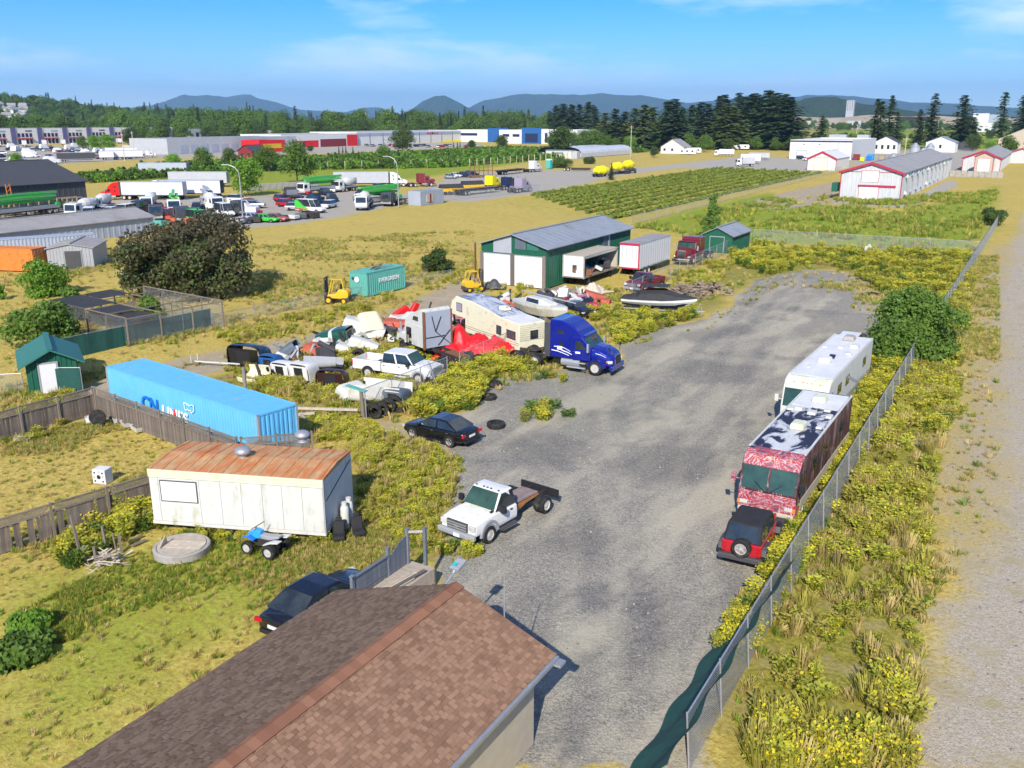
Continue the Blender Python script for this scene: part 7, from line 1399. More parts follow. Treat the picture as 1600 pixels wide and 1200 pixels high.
c = gp(858, 264); t = thing('portable_toilet', 'turquoise portable toilet in the dry field', 'toilet', (c.x, c.y, 0)); MB().box(-.9, .9, -.9, .9, .1, 3.2).build('cabin', 'turquoise', t, bevel=.1); MB().loft([[(-.95, -.95, 3.2), (.95, -.95, 3.2), (.95, .95, 3.2), (-.95, .95, 3.2)], [(-.5, -.7, 3.6), (.5, -.7, 3.6), (.5, .7, 3.6), (-.5, .7, 3.6)]]).build('roof', 'white_clean', t); MB().box(-.6, .6, -.94, -.9, .2, 2.9).build('door', 'teal', t)
for i, (u, v, r_, lab) in enumerate(((940, 276, 70, 'low yellow tanker trailer at the edge of the berry rows'), (965, 272, 75, 'yellow mixer drum trailer behind the small conifer'), (982, 271, 80, 'tall yellow hopper trailer on the lot edge'))):
    c = gp(u, v); t = thing('mixer_trailer', lab, 'trailer', (c.x, c.y, 0), R(r_), 'yellow mixer trailers'); MB().lathe([(.5, -3.5), (1.3, -2), (1.5, .5), (.6, 3.2)], 14, c=(0, 0, 2.0 + i * .5), axis='x').build('drum', 'yellow_bright', t); MB().box(-4, 4, -.5, .5, .6, .9).build('chassis', 'frame_dark', t); [wheel(t, x, s, .5, .28, 'rim_dark', 0) for x in (-2.4, -1.1, 2.5) for s in (-1.1, 1.1)]
cabover('box_truck', 'white cab truck with a grey box on the far lot', at(1155, 260), R(-150), 'white_paint', 'box', 'clad_grey', L=7); box_trailer('semi_trailer', 'grey box trailer with a red and blue mark on the far lot', at(1172, 256), R(20), 8, side='white_clean', group=G_TRL, wheels=(-2, -1)); box_trailer('semi_trailer', 'dull grey open trailer behind the marked one', at(1186, 250), R(15), 9, z1=3.2, side='clad_grey', group=G_TRL, wheels=(-2, -1))
cabover('box_truck', 'white box truck parked in front of the firs', at(1120, 244), R(200), 'white_clean', 'box', 'white_clean', L=9.5)
def caravan(lab, c, rz, L=8): t = thing('caravan', lab, 'caravan', c, rz, 'white caravans by the firs'); MB().prism([(-L / 2, .6), (-L / 2, 3.0), (L / 2 - .6, 3.1), (L / 2, 2.4), (L / 2, .6)], -1.25, 1.25, 'y').build('body', 'white_clean', t, bevel=.1); [MB().box(x - .5, x + .5, -1.28, -1.2, 1.5, 2.3).build('window', 'glass_dark', t) for x in (-L * .3, 0, L * .3)]; [wheel(t, x, s, .36, .22, 'rim', 0) for x in (-.4, .5) for s in (-1.1, 1.1)]
caravan('white caravan beside the grey roofed cottage', at(1074, 242), R(10), 9); caravan('second white caravan close behind the first', at(1084, 240), R(15), 8); caravan('white caravan under the tall firs near the shop', at(1155, 234), R(10), 12); caravan('cream caravan beside the red awning under the firs', at(1185, 228), R(5), 11)
ra = thing('steel_rack', 'rusty steel stake rack beside the parked cars', 'rack', at(752, 277), R(60))
for k in range(6): MB().box(-4 + k * 1.6, -3.85 + k * 1.6, -.1, .1, 0, 4.6).build('stake', 'rust', ra)
MB().box(-4.2, 4.2, -.12, .12, 2.0, 2.2).box(-4.2, 4.2, -.12, .12, .5, .7).box(-4.2, 4.2, -1, 1, .3, .5).build('rail', 'rust', ra)
lt = thing('lattice_tower', 'orange lattice ladder leaning on the black warehouse', 'ladder', at(22, 338), R(90))
for s in (-.4, .4): MB().bar((s, 0, 0), (s, .6, 6), .12).build('rail', 'orange', lt)
for k in range(7): MB().bar((-.4, k * .09, .4 + k * .8), (.4, (k + (k % 2)) * .09, 1.0 + k * .8), .08).build('brace', 'orange', lt)
for k in range(3):
    t = thing('timber_crate', ('first', 'second', 'third')[k] + ' open timber crate in the row before the black warehouse', 'crate', (-168.5, 100 + k * 6.0, 0), R(92), 'timber crates before the black warehouse')
    for x in (-2.2, 0, 2.2):
        for y in (-.8, .8): MB().box(x - .1, x + .1, y - .1, y + .1, 0, 2.6).build('post', 'wood_tan', t)
    for z_ in (.2, 1.4, 2.5): MB().box(-2.3, 2.3, -.9, -.75, z_, z_ + .2).box(-2.3, 2.3, .75, .9, z_, z_ + .2).build('rail', 'wood_tan', t)
for k in range(22): tag(MB().cbox((*(gp(345 + k * 18, 352 - k * 1.4) if k < 9 else gp(95 + (k - 9) * 19, 352 + (k % 3) * 4 - (k - 9) * .8))[:2], .6), (rng.uniform(2, 4.5), 1.6, rng.uniform(.5, 1.3)), rz=rng.uniform(-.4, .8)).build('equipment_skid', rng.choice(('frame_dark', 'dark_grey', 'grey_paint', 'teal', 'white_old', 'red_faded')), bevel=.08), 'low dark equipment skid along the truck yard wire fence', 'equipment', 'equipment along the truck yard fence')
mxr = bpy.data.objects['mixer_truck']; flb = bpy.data.objects['flatbed_truck']; tm_, tf_ = tree_of(mxr), tree_of(flb)
for u, v, r_, o, t_, lab in ((232, 330, -50, mxr, tm_, 'white mixer truck left of the green fronted pump truck'), (150, 333, -60, mxr, tm_, 'white mixer truck behind the parked vans'), (285, 348, -30, flb, tf_, 'dark flatbed truck partly behind the dark bush'), (338, 330, -25, mxr, tm_, 'white mixer truck beside the first lamp post'), (372, 337, 10, flb, tf_, 'dark flatbed truck right of the first lamp post'), (245, 345, -40, flb, tf_, 'dark flatbed truck right behind the dark bush'), (608, 322, -80, flb, tf_, 'dark flatbed truck by the second lamp post'), (530, 300, -88, mxr, tm_, 'white mixer truck behind the delivery van'), (118, 342, -70, mxr, tm_, 'white mixer truck at the end of the low shed')): dup(o, at(u, v), R(r_), lab, 'trucks packed in the truck yard', t_)
# retaining blocks by the lot
for k in range(12): tag(MB().box(-.9, .9, -.4, .4, 0, 1.7).build('concrete_block', 'concrete', bevel=.05), 'concrete block in the retaining wall behind the lamp post', 'block', 'retaining wall of the truck yard').location = (-176 + k * .4, 166 + k * 1.85, 0)
for o in [o for o in bpy.data.objects if o.name.startswith('concrete_block') and o.location.y > 150 and o.location.x < -170]: o.rotation_euler = (0, 0, R(78))
# far left lot: rows of vehicles, shared meshes
def tiny(name, lab, cat, m_, L, h, group):
    t = thing(name, lab, cat, (-390, 215, 0), 0, group); MB().box(-L / 2, L / 2, -.92, .92, .3, h * .58).build('body', m_, t, bevel=.1); MB().loft([[(-L * .45, -.9, h * .58), (L * .25, -.9, h * .58), (L * .25, .9, h * .58), (-L * .45, .9, h * .58)], [(-L * .38, -.75, h), (L * .1, -.75, h), (L * .1, .75, h), (-L * .38, .75, h)]]).build('cabin', 'glass_dark' if h < 2 else m_, t)
    MB().box(-L * .36, L * .08, -.74, .74, h, h + .04).build('roof', m_, t); mb = MB(); [mb.cyl((x, -.95, .33), (x, .95, .33), .33, n=8) for x in (-L * .3, L * .3)]; mb.build('wheels', 'rubber', t); return t
protos = [tiny('parked_car', lab, 'car', m_, 4.6, 1.6, 'cars on the far estate lot') for m_, lab in (('white_paint', 'small white car far off on the estate lot'), ('navy', 'small dark blue car far off on the estate lot'), ('red_paint', 'small red car far off on the estate lot'), ('silver', 'small silver car far off on the estate lot'))]; vp_ = [tiny('parked_van', 'white van far off on the estate lot', 'van', 'white_clean', 6.4, 2.8, 'vans on the far estate lot')]
tr_ = [tree_of(o) for o in protos]; trv = tree_of(vp_[0]); rr = random.Random(11)
for k in range(84):
    u = rr.uniform(0, 240); v = rr.choice((236, 241, 247, 255, 262, 232)) + rr.uniform(-1.5, 1.5)
    if v > 251 and u > 85: v = 239
    if rr.random() < .3: dup(vp_[0], at(u, v), R(rr.uniform(60, 120)), tree=trv)
    else: j = rr.randrange(4); dup(protos[j], at(u, v), R(rr.uniform(40, 140)), tree=tr_[j])
for k in range(20): j = rr.randrange(4); dup(protos[j], at(rr.uniform(560, 730), 229 + rr.uniform(-1, 2)), R(90), tree=tr_[j])
for k, (u, v, m_, lab) in enumerate(((120, 253, 'dark_grey', 'black flat trailer on the far left lot'), (167, 250, 'white_clean', 'white trailer end behind the black trailer'), (198, 249, 'white_clean', 'long white trailer on the far left lot'), (190, 243, 'white_clean', 'white trailer in the row behind the long white one'))): box_trailer('semi_trailer', lab, at(u, v), R(62), (15, 6, 14, 15)[k], z1=4, side=m_, group='trailers on the far estate lot', wheels=(-5, -4) if k != 1 else (-1, 0))
semi('semi_truck', 'white tractor at the end of the far white trailers', at(240, 246), R(60), 'white_paint', aero=False, roof=3.3, group='trailers on the far estate lot')
for k in range(34): u = rr.uniform(110, 640); v = rr.uniform(0, 1) * 26 + (352 - max(0, u - 250) * .085) - 30; j = rr.randrange(5); o = (protos + vp_)[j]; dup(o, at(u, v), R(rr.uniform(-90, 40)), 'parked ' + ('white car', 'dark blue car', 'red car', 'silver car', 'white van')[j] + ' among the trucks of the near truck yard', 'cars among the trucks of the truck yard', (tr_ + [trv])[j])
bt_ = box_trailer('semi_trailer', 'white trailer backed up to the far white offices', (-612, 300, 0), R(150), 13, side='white_clean', group='trailers backed up to the far offices'); trb = tree_of(bt_)
for k in range(1, 14): dup(bt_, (-612 + rr.uniform(-3, 3), 300 + k * 15.5, 0), R(150), tree=trb)
# ================================================================ plants
def quads(name, mname, P, U, V):
    """mesh of leaf quads: centres P, half axes U and V (n x 3 arrays)"""
    n_ = len(P); co = np.stack([P - U - V, P + U - V * .6, P + U * .7 + V, P - U * .7 + V * .8], 1).reshape(-1, 3).astype(np.float32)
    me = bpy.data.meshes.new(name); me.vertices.add(n_ * 4); me.vertices.foreach_set('co', co.ravel()); me.loops.add(n_ * 4); me.loops.foreach_set('vertex_index', np.arange(n_ * 4, dtype=np.int32)); me.polygons.add(n_)
    me.polygons.foreach_set('loop_start', np.arange(n_, dtype=np.int32) * 4); me.polygons.foreach_set('loop_total', np.full(n_, 4, np.int32)); me.update(); me.materials.append(MATS[mname]); return me
def unit(rs, n_): v = rs.normal(size=(n_, 3)); return v / np.linalg.norm(v, axis=1)[:, None]
def leaf_blobs(name, mname, blobs, n_, size, seed=0, inner=.5, flat=1.0):
    rs = np.random.RandomState(seed); b = np.array(blobs, float); w = b[:, 3] * b[:, 4] * b[:, 5]; w = w ** .75; k = rs.choice(len(b), n_, p=w / w.sum()); d = unit(rs, n_); d[:, 2] = np.abs(d[:, 2]) * np.where(rs.rand(n_) < .78, 1, -1)
    r = inner + (1 - inner) * rs.rand(n_) ** .6; r *= 1 + .22 * (rs.rand(n_) - .4) + np.where(rs.rand(n_) < .14, .4 * rs.rand(n_), 0); P = b[k, :3] + d * b[k, 3:6] * r[:, None]; P[:, 2] = np.maximum(P[:, 2], .05)
    nrm = d + unit(rs, n_) * .9; nrm /= np.linalg.norm(nrm, axis=1)[:, None]; U = np.cross(nrm, unit(rs, n_)); U /= np.linalg.norm(U, axis=1)[:, None] + 1e-6; V = np.cross(nrm, U); s = size * (.6 + .8 * rs.rand(n_))[:, None]; return quads(name, mname, P, U * s, V * s * .75)
def blobs_for(rs, h, w, n_, low=.25):
    out = []
    for k in range(n_): a = rs.rand() * 6.28; q = rs.rand() ** .6; z_ = low + (1 - low) * rs.rand(); rad = w * .5 * q * math.sqrt(max(.08, 1 - (2 * (z_ - low) / (1 - low) - .9) ** 2 * .8)); s_ = w * (.16 + .16 * rs.rand()); out.append((rad * math.cos(a), rad * math.sin(a), z_ * h * .86, s_, s_, s_ * .85))
    return out
def trunk_mesh(h, r, branches, w, seed):
    rs = random.Random(seed); mb = MB(); mb.tube([(0, 0, -.2), (.02 * h, 0, h * .3), (0, .02 * h, h * .62), (0, 0, h * .92)], [r, r * .8, r * .5, r * .12], 7)
    for k in range(branches): a = rs.random() * 6.28; z_ = h * rs.uniform(.15, .6); mb.tube([(0, 0, z_), (w * .2 * math.cos(a), w * .2 * math.sin(a), z_ + h * .14), (w * .38 * math.cos(a), w * .38 * math.sin(a), z_ + h * .24)], [r * .4, r * .25, r * .06], 5)
    return mb.mesh('trunk', 'trunk')
def conifer(seed, h, w, mname, sparse=1.0, bare=.08):
    rs = np.random.RandomState(seed); P, U, V = [], [], []; z_ = h * bare; n_ = 0
    while z_ < h * .985:
        f = (z_ / h - bare) / (1 - bare); L = w * .5 * (1 - f) ** .72 * (.75 + .5 * rs.rand()) + .25; nb = int((7 + 7 * (1 - f)) * sparse) + 2
        for b in range(nb):
            a = rs.rand() * 6.283; L_ = L * (.55 + .6 * rs.rand()); k = max(2, int(L_ / .85)); drop = .22 + .25 * rs.rand()
            for j in range(k):
                u = (j + .6) / k; rad = L_ * u; c = np.array([rad * math.cos(a), rad * math.sin(a), z_ - rad * drop + .12 * rad * u]); c += rs.normal(size=3) * .14; s_ = .75 * (1.25 - .5 * u); d = np.array([math.cos(a), math.sin(a), -drop]); e = np.array([-math.sin(a), math.cos(a), rs.normal() * .5]); P.append(c); U.append(d * s_ * .75); V.append(e * s_ * .55)
        z_ += h * .022 * (.8 + .5 * rs.rand()) + .12
    return quads('crown', mname, np.array(P), np.array(U), np.array(V)), trunk_mesh(h, h * .014, 0, 0, seed)
def place_tree(name, label, cat, meshes, c, sc, rz, group=None):
    t = thing(name, label, cat, c, rz, group, sc); out = []
    for nm, me_ in zip(('crown', 'trunk'), meshes):
        if me_ is None: continue
        o = bpy.data.objects.new(nm, me_); COL.objects.link(o); o.parent = t
    return t
rsb = np.random.RandomState(2)
CON = [conifer(1, 30, 11, 'needle'), conifer(2, 30, 13, 'needle', 1.1), conifer(3, 30, 9, 'needle', .9), conifer(4, 30, 14, 'needle_light', 1.15, .03), conifer(5, 32, 7.5, 'needle', .62, .16), conifer(6, 32, 9, 'needle', .7, .12)]
DEC = [(leaf_blobs('crown', m_, blobs_for(rsb, 10, 8.5, 30), 5200, .20, k, .4), trunk_mesh(10, .22, 6, 8, k)) for k, m_ in enumerate(('leaf_mid', 'leaf_dark', 'leaf_bright', 'leaf_mid'))]
rr = random.Random(21)
# the wood of firs behind the cottage, tree by tree
G_F = 'tall firs behind the cottage and caravans'
fir = [(868, 219, 40, 0), (880, 220, 42, 1), (893, 221, 40, 0), (905, 219, 41, 2), (918, 221, 43, 0), (858, 217, 34, 2), (928, 222, 38, 1), (945, 228, 30, 3), (960, 230, 33, 0), (975, 230, 31, 1), (990, 231, 33, 3), (1005, 232, 36, 3), (1018, 232, 34, 3), (1040, 234, 38, 0), (1052, 235, 40, 1), (1064, 233, 33, 2), (1078, 228, 37, 0), (1092, 230, 39, 1), (1104, 231, 37, 0), (1120, 229, 44, 2), (1133, 233, 37, 3), (1143, 233, 34, 3), (1128, 226, 47, 0), (1158, 229, 44, 1), (1170, 230, 45, 0), (1183, 231, 42, 2), (1195, 231, 48, 0), (1208, 232, 46, 1), (1220, 233, 44, 0), (1230, 234, 42, 1), (1150, 224, 50, 2), (1200, 224, 52, 0), (1175, 222, 52, 1)]
for i, (u, v, h_, k) in enumerate(fir):
    c = gp(u, v); d = math.hypot(c.x, c.y); top = h_ * 600 / 600; h_m = h_ * .88; lab = 'pale green conifer standing before the dark firs' if k == 3 else 'tall dark fir in the wood behind the cottage'
    place_tree('fir_tree', lab, 'fir tree', CON[k], (c.x, c.y, 0), (h_m / 30 * 2.4, h_m / 30 * 2.4, h_m / 30 * .86), rr.random() * 6, G_F if k != 3 else 'pale conifers before the firs')
solo = [(1281, 236, 27, 1, 'broad dark fir left of the white shop roof'), (1364, 238, 36, 4, 'first of the narrow firs beside the white farm house'), (1371, 239, 34, 4, 'second of the narrow firs beside the white farm house'), (1386, 233, 40, 4, 'third tall narrow fir, taller than its neighbours'), (1397, 234, 28, 5, 'sparse narrow fir with bare patches'), (1432, 232, 30, 5, 'sparse fir left of the poles over the green field'), (1452, 232, 42, 5, 'tall open fir behind the barn roof'), (1498, 232, 44, 1, 'broad dark fir in the middle of the right skyline'), (1516, 232, 26, 1, 'shorter dark fir beside the broad one'), (1560, 226, 46, 4, 'tall narrow fir near the large house'), (1592, 222, 50, 1, 'big dark fir at the photo edge')]
for u, v, h_, k, lab in solo: c = gp(u, v); place_tree('fir_tree', lab, 'fir tree', CON[k], (c.x, c.y, 0), (h_ / 30 * 1.45, h_ / 30 * 1.45, h_ / 30 * .76), rr.random() * 6, 'firs on the right skyline')
broad = [(272, 268, 9, 2, 'rounded tree behind the grey trailers'), (318, 268, 12, 0, 'rounded tree between the crop rows and the grey trailers'), (360, 262, 11, 1, 'dark rounded tree beside the dark red barn'), (388, 306, 13, 2, 'bright bushy tree right of the first lamp post'), (420, 268, 13, 3, 'airy birch like tree left of the crop rows'), (465, 285, 17, 0, 'full tree standing in front of the crop rows'), (600, 262, 12, 0, 'tree directly behind the second lamp post'), (629, 240, 20, 1, 'large round tree in front of the long pale warehouse'), (738, 235, 9, 1, 'low dark tree before the blue office'), (785, 234, 13, 1, 'dark round tree right of the blue office entrance'), (205, 228, 19, 1, 'tall tree in front of the white offices'), (243, 233, 17, 0, 'tree at the end of the white offices'), (150, 236, 13, 2, 'small tree in the office car park, left one'), (170, 236, 14, 2, 'small tree in the office car park, right one'), (25, 262, 8, 2, 'lone sapling on the far left lot'), (130, 234, 12, 0, 'tree by the awnings of the white offices'), (290, 222, 22, 0, 'leafy tree on the estate, left of the pale roofs'), (360, 224, 20, 1, 'leafy tree among the pale distant roofs'), (925, 240, 19, 3, 'light green tree left of the cottage wood'), (900, 240, 10, 1, 'dark rounded bush beside the greenhouse'), (1022, 246, 8, 1, 'dark bush in front of the cottage'), (1075, 236, 15, 0, 'rounded tree between cottage and caravan'), (985, 238, 13, 2, 'bright tree behind the greenhouse'), (1100, 238, 14, 0, 'leafy tree behind the white box truck'), (1335, 236, 14, 0, 'leafy tree behind the white shop'), (1545, 242, 10, 2, 'yellow green tree near the second barn'), (1572, 246, 15, 0, 'large leafy bush before the dark roofed house'), (1520, 236, 14, 1, 'round dark tree behind the carport'), (485, 238, 6, 1, 'small cypress by the red workshop'), (1240, 236, 13, 1, 'dark tree at the left end of the white shop'), (875, 246, 22, 1, 'slim dark conifer like tree at the greenhouse end')]
for u, v, h_, k, lab in broad: c = gp(u, v); place_tree('leafy_tree', lab, 'tree', DEC[k], (c.x, c.y, 0), h_ * .066, rr.random() * 6, 'leafy trees beyond the yard')
G_C = 'small cypress bushes on the dry field'
for u in (530, 536, 541, 552, 709, 715, 719): c = gp(u, 246 if u < 600 else 236); place_tree('cypress_bush', 'slim small cypress bush in a row on the dry field', 'cypress', CON[2], (c.x, c.y, 0), (.22, .22, .17), rr.random() * 6, G_C)
c = gp(1110, 371); place_tree('poplar_tree', 'slim leafy tree beside the small green shed', 'tree', (leaf_blobs('crown', 'leaf_mid', [(rr.gauss(0, .5), rr.gauss(0, .5), .9 + k * .42, 1.05 - k * .05, 1.05 - k * .05, .7) for k in range(14)], 5200, .12, 8, .3), trunk_mesh(6.5, .1, 4, 2, 3)), (c.x, c.y, 0), .95, 0); c = gp(955, 281); place_tree('young_conifer', 'small young conifer at the corner of the berry rows', 'tree', CON[0], (c.x, c.y, 0), (.22, .22, .17), 0)
# big near bushes
rsp = np.random.RandomState(9)
plum = [(x, y, z_ - .4, s_, s_, s_ * .8) for x, y, z_, s_ in [(rsp.normal() * 2.7, rsp.normal() * 2.2, 1.0 + rsp.rand() * 5.4, 1.1 + rsp.rand() * .8) for _ in range(60)] if (abs(x) / 6.2) ** 2 + ((z_ - 2.6) / 6.0) ** 2 < 1]
tp = place_tree('plum_tree', 'large dark purple green bushy tree on the dry meadow', 'tree', (leaf_blobs('crown', 'leaf_purple', plum, 26000, .115, 3, .3), trunk_mesh(5.5, .3, 10, 9, 2)), (-75.6, 62.2, 0), 1.16, 0)
o = bpy.data.objects.new('green_shoots', leaf_blobs('green_shoots', 'leaf_dark', [b for b in plum if b[2] < 4.4], 11000, .105, 4, .5)); COL.objects.link(o); o.parent = tp
def bush(name, label, c, h, w, mname, n_, size, seed, extra=None):
    rs = np.random.RandomState(seed); t = place_tree(name, label, 'bush', (leaf_blobs('foliage', mname, blobs_for(rs, h, w, 22, .12), n_, size, seed, .35), trunk_mesh(h * .7, .07, 7, w, seed)), c, 1.0, 0); return t
bush('leafy_bush', 'large glossy green bush growing through the chain link fence', (-7.0, 72.6, 0), 4.7, 6.4, 'leaf_mid', 22000, .095, 31); bush('leafy_bush', 'lower green bush in front of the large one on the fence line', (-8.4, 70.9, 0), 3.0, 4.0, 'leaf_mid', 10000, .10, 32)
for i, (u, v, h_, w, m_, lab) in enumerate(((75, 462, 3.4, 4.2, 'leaf_bright', 'bright green bush left of the aviary'), (70, 545, 3.2, 5.2, 'leaf_mid', 'round green bush behind the green board shed'), (112, 500, 3.0, 2.2, 'leaf_mid', 'green shrub at the corner of the aviary'), (238, 510, 2.6, 2.2, 'leaf_mid', 'green shrub growing against the aviary'), (1, 468, 1.6, .9, 'leaf_bright', 'tiny sapling at the left photo edge'), (45, 985, .55, 1.5, 'leaf_bright', 'leafy green bush at the lower left of the lawn'), (25, 1030, .5, 1.7, 'leaf_mid', 'second leafy bush at the lower left of the lawn'), (1548, 352, 3.0, 3.4, 'leaf_dark', 'dark bush at the far end of the chain link fence'), (683, 425, 2.4, 3.2, 'leaf_dark', 'dark shrub beyond the teal container'), (875, 262, 2.6, 7, 'leaf_dark', 'low dark bush in the dry field'), (920, 256, 2.2, 5, 'leaf_dark', 'small dark bush before the greenhouse'))): c = gp(u, v); bush('garden_bush', lab, (c.x, c.y, 0), h_, w, m_, int(2500 + 900 * w), .07 + .009 * w, 40 + i)

# ---------------------------------------------------------------- scattered growth (instances)
def proto(name, parts):
    col = bpy.data.collections.new(name); me_list = []
    for k, pl in enumerate(parts):
        me = bpy.data.meshes.new(name); bmx = bmesh.new()
        for src, mi in pl:
            s0 = len(bmx.faces); bmx.from_mesh(src); bmx.faces.ensure_lookup_table()
            for f in bmx.faces[s0:]: f.material_index = mi
        for src, mi in pl: me.materials.append(src.materials[0])
        bmx.to_mesh(me); bmx.free()
        o = bpy.data.objects.new(name, me); col.objects.link(o)
    return col
def weed_parts(seed, h, leafm, flowers, n_leaf=70, n_fl=46, w=.5):
    rs = np.random.RandomState(seed); a = rs.rand(n_leaf) * 6.28; z_ = rs.rand(n_leaf) ** .8 * h * .92; r = w * (.25 + .75 * rs.rand(n_leaf)) * (.55 + .45 * z_ / h); P = np.stack([r * np.cos(a), r * np.sin(a), z_], 1); d = unit(rs, n_leaf) * .6 + np.stack([np.cos(a), np.sin(a), np.full(n_leaf, .35)], 1); d /= np.linalg.norm(d, axis=1)[:, None]; U = np.cross(d, unit(rs, n_leaf)); U /= np.linalg.norm(U, axis=1)[:, None]; s = (.03 + .035 * rs.rand(n_leaf))[:, None]; out = [(quads('leaves', leafm, P, d * s * 1.9, U * s * .7), 0)]
    if flowers: a = rs.rand(n_fl) * 6.28; r = w * rs.rand(n_fl) ** .5; P = np.stack([r * np.cos(a), r * np.sin(a), h * (.72 + .34 * rs.rand(n_fl))], 1); n3 = unit(rs, n_fl) * .5 + np.array([0, 0, 1]); U = np.cross(n3, unit(rs, n_fl)); U /= np.linalg.norm(U, axis=1)[:, None]; V = np.cross(n3, U); s = (.022 + .028 * rs.rand(n_fl))[:, None]; out.append((quads('flowers', 'flower_yellow', P, U * s, V * s), 1))
    return out
def tuft_parts(seed, h, m_, n_=26, w=.28):
    rs = np.random.RandomState(seed); a = rs.rand(n_) * 6.28; r = w * rs.rand(n_) ** .5 * .6; b = np.stack([r * np.cos(a), r * np.sin(a), np.zeros(n_)], 1); lean = np.stack([np.cos(a), np.sin(a), np.zeros(n_)], 1) * (w * .8 * rs.rand(n_))[:, None]; hh = h * (.5 + .7 * rs.rand(n_)); top = b + lean; top[:, 2] = hh; P = (b + top) / 2; V = (top - b) / 2; U = np.stack([-np.sin(a), np.cos(a), np.zeros(n_)], 1) * (.012 + .012 * rs.rand(n_))[:, None]; return [(quads('blades', m_, P, U, V), 0)]
def gn_group(col):
    g = bpy.data.node_groups.new('scatter_' + col.name, 'GeometryNodeTree'); g.interface.new_socket('Geometry', in_out='INPUT', socket_type='NodeSocketGeometry'); g.interface.new_socket('Geometry', in_out='OUTPUT', socket_type='NodeSocketGeometry'); N = g.nodes; L = g.links; i = N.new('NodeGroupInput'); o = N.new('NodeGroupOutput'); ci = N.new('GeometryNodeCollectionInfo'); ci.inputs['Collection'].default_value = col; ci.inputs['Separate Children'].default_value = True; ci.inputs['Reset Children'].default_value = True
    ip = N.new('GeometryNodeInstanceOnPoints'); ip.inputs['Pick Instance'].default_value = True
    def named(nm, tp): q = N.new('GeometryNodeInputNamedAttribute'); q.data_type = tp; q.inputs[0].default_value = nm; return q.outputs[0]
    L.new(i.outputs[0], ip.inputs['Points']); L.new(ci.outputs[0], ip.inputs['Instance']); L.new(named('rot', 'FLOAT_VECTOR'), ip.inputs['Rotation']); L.new(named('scl', 'FLOAT_VECTOR'), ip.inputs['Scale']); L.new(named('pick', 'INT'), ip.inputs['Instance Index']); L.new(ip.outputs[0], o.inputs[0]); return g
def scatter(name, label, grp, nvar, pts, smin, smax, seed=0, cat='plants', tilt=.12, zs=1.0):
    pts = np.array(pts, np.float32); n_ = len(pts); rs = np.random.RandomState(seed); me = bpy.data.meshes.new(name); me.vertices.add(n_); me.vertices.foreach_set('co', pts.ravel())
    rot = np.stack([rs.normal(size=n_) * tilt, rs.normal(size=n_) * tilt, rs.rand(n_) * 6.28], 1).astype(np.float32); s = (smin + (smax - smin) * rs.rand(n_) ** 1.5).astype(np.float32); scl = np.stack([s, s, s * zs * (.8 + .4 * rs.rand(n_))], 1).astype(np.float32)
    me.attributes.new('rot', 'FLOAT_VECTOR', 'POINT').data.foreach_set('vector', rot.ravel()); me.attributes.new('scl', 'FLOAT_VECTOR', 'POINT').data.foreach_set('vector', scl.ravel()); me.attributes.new('pick', 'INT', 'POINT').data.foreach_set('value', rs.randint(0, nvar, n_).astype(np.int32))
    o = bpy.data.objects.new(name, me); COL.objects.link(o); md = o.modifiers.new('scatter', 'NODES'); md.node_group = grp; return tag(o, label, cat, kind='stuff')
G_WEED = gn_group(proto('weed_plant', [weed_parts(1, .85, 'leaf_weed', True, 210, 56), weed_parts(2, 1.05, 'leaf_weed', True, 230, 70), weed_parts(3, .6, 'leaf_weed', True, 190, 12), weed_parts(4, .75, 'leaf_mid', False, 190), weed_parts(5, .8, 'grass_olive', False, 170)]))
G_WEEDG = gn_group(proto('dry_weed', [weed_parts(6, .75, 'leaf_weed', True, 170, 18), weed_parts(7, .65, 'grass_olive', False, 150), tuft_parts(8, .7, 'grass_dry', 60, .4), tuft_parts(9, .7, 'grass_olive', 60, .4), weed_parts(10, .7, 'leaf_weed', True, 150, 26)]))
G_TUFT = gn_group(proto('grass_tuft', [tuft_parts(1, .30, 'grass_dry'), tuft_parts(2, .36, 'grass_olive'), tuft_parts(3, .26, 'grass_dry', 30, .34), tuft_parts(4, .3, 'grass_green')]))
G_TUFTG = gn_group(proto('meadow_tuft', [tuft_parts(5, .3, 'grass_green'), tuft_parts(6, .3, 'grass_olive')]))
G_ROW = gn_group(proto('crop_plant', [[(leaf_blobs('crop', 'leaf_berry', blobs_for(rsb, 1.3, 1.3, 9, .2), 190, .15, 50, .4), 0)], [(leaf_blobs('crop', 'leaf_berry', blobs_for(rsb, 1.1, 1.4, 8, .2), 170, .15, 51, .4), 0)]]))
G_HEDGE = gn_group(proto('hedge_plant', [[(leaf_blobs('hedge', 'leaf_hedge', blobs_for(rsb, 2.4, 2.2, 9, .2), 170, .26, 52, .4), 0)], [(leaf_blobs('hedge', 'leaf_bright', blobs_for(rsb, 2.2, 2.2, 9, .2), 150, .26, 53, .4), 0)]]))
def gh_(x, y):   # ground height as built
    i = np.clip(np.searchsorted(gx, x) - 1, 0, nx - 2); j = np.clip(np.searchsorted(gy, y) - 1, 0, ny - 2); return GZ[j, i]
def inpoly(pts, n_, seed, world=False, clump=0.0, cs=2.5, thr=.5):
    p = pts if world else pxpoly(pts); xs_ = [a for a, b in p]; ys_ = [b for a, b in p]; rs = np.random.RandomState(seed); out = np.zeros((0, 3))
    for _ in range(8):
        x = rs.uniform(min(xs_), max(xs_), n_ * 3); y = rs.uniform(min(ys_), max(ys_), n_ * 3); ok = poly_sdf(p, x, y) > 0
        if clump: ok &= rs.rand(n_ * 3) < np.clip((fbm(x + seed * 7, y, cs, 3) - thr) * 5 * clump + .12, .04, 1)
        out = np.vstack([out, np.stack([x[ok], y[ok], gh_(x[ok], y[ok])], 1)])
        if len(out) >= n_: break
    return out[:n_]
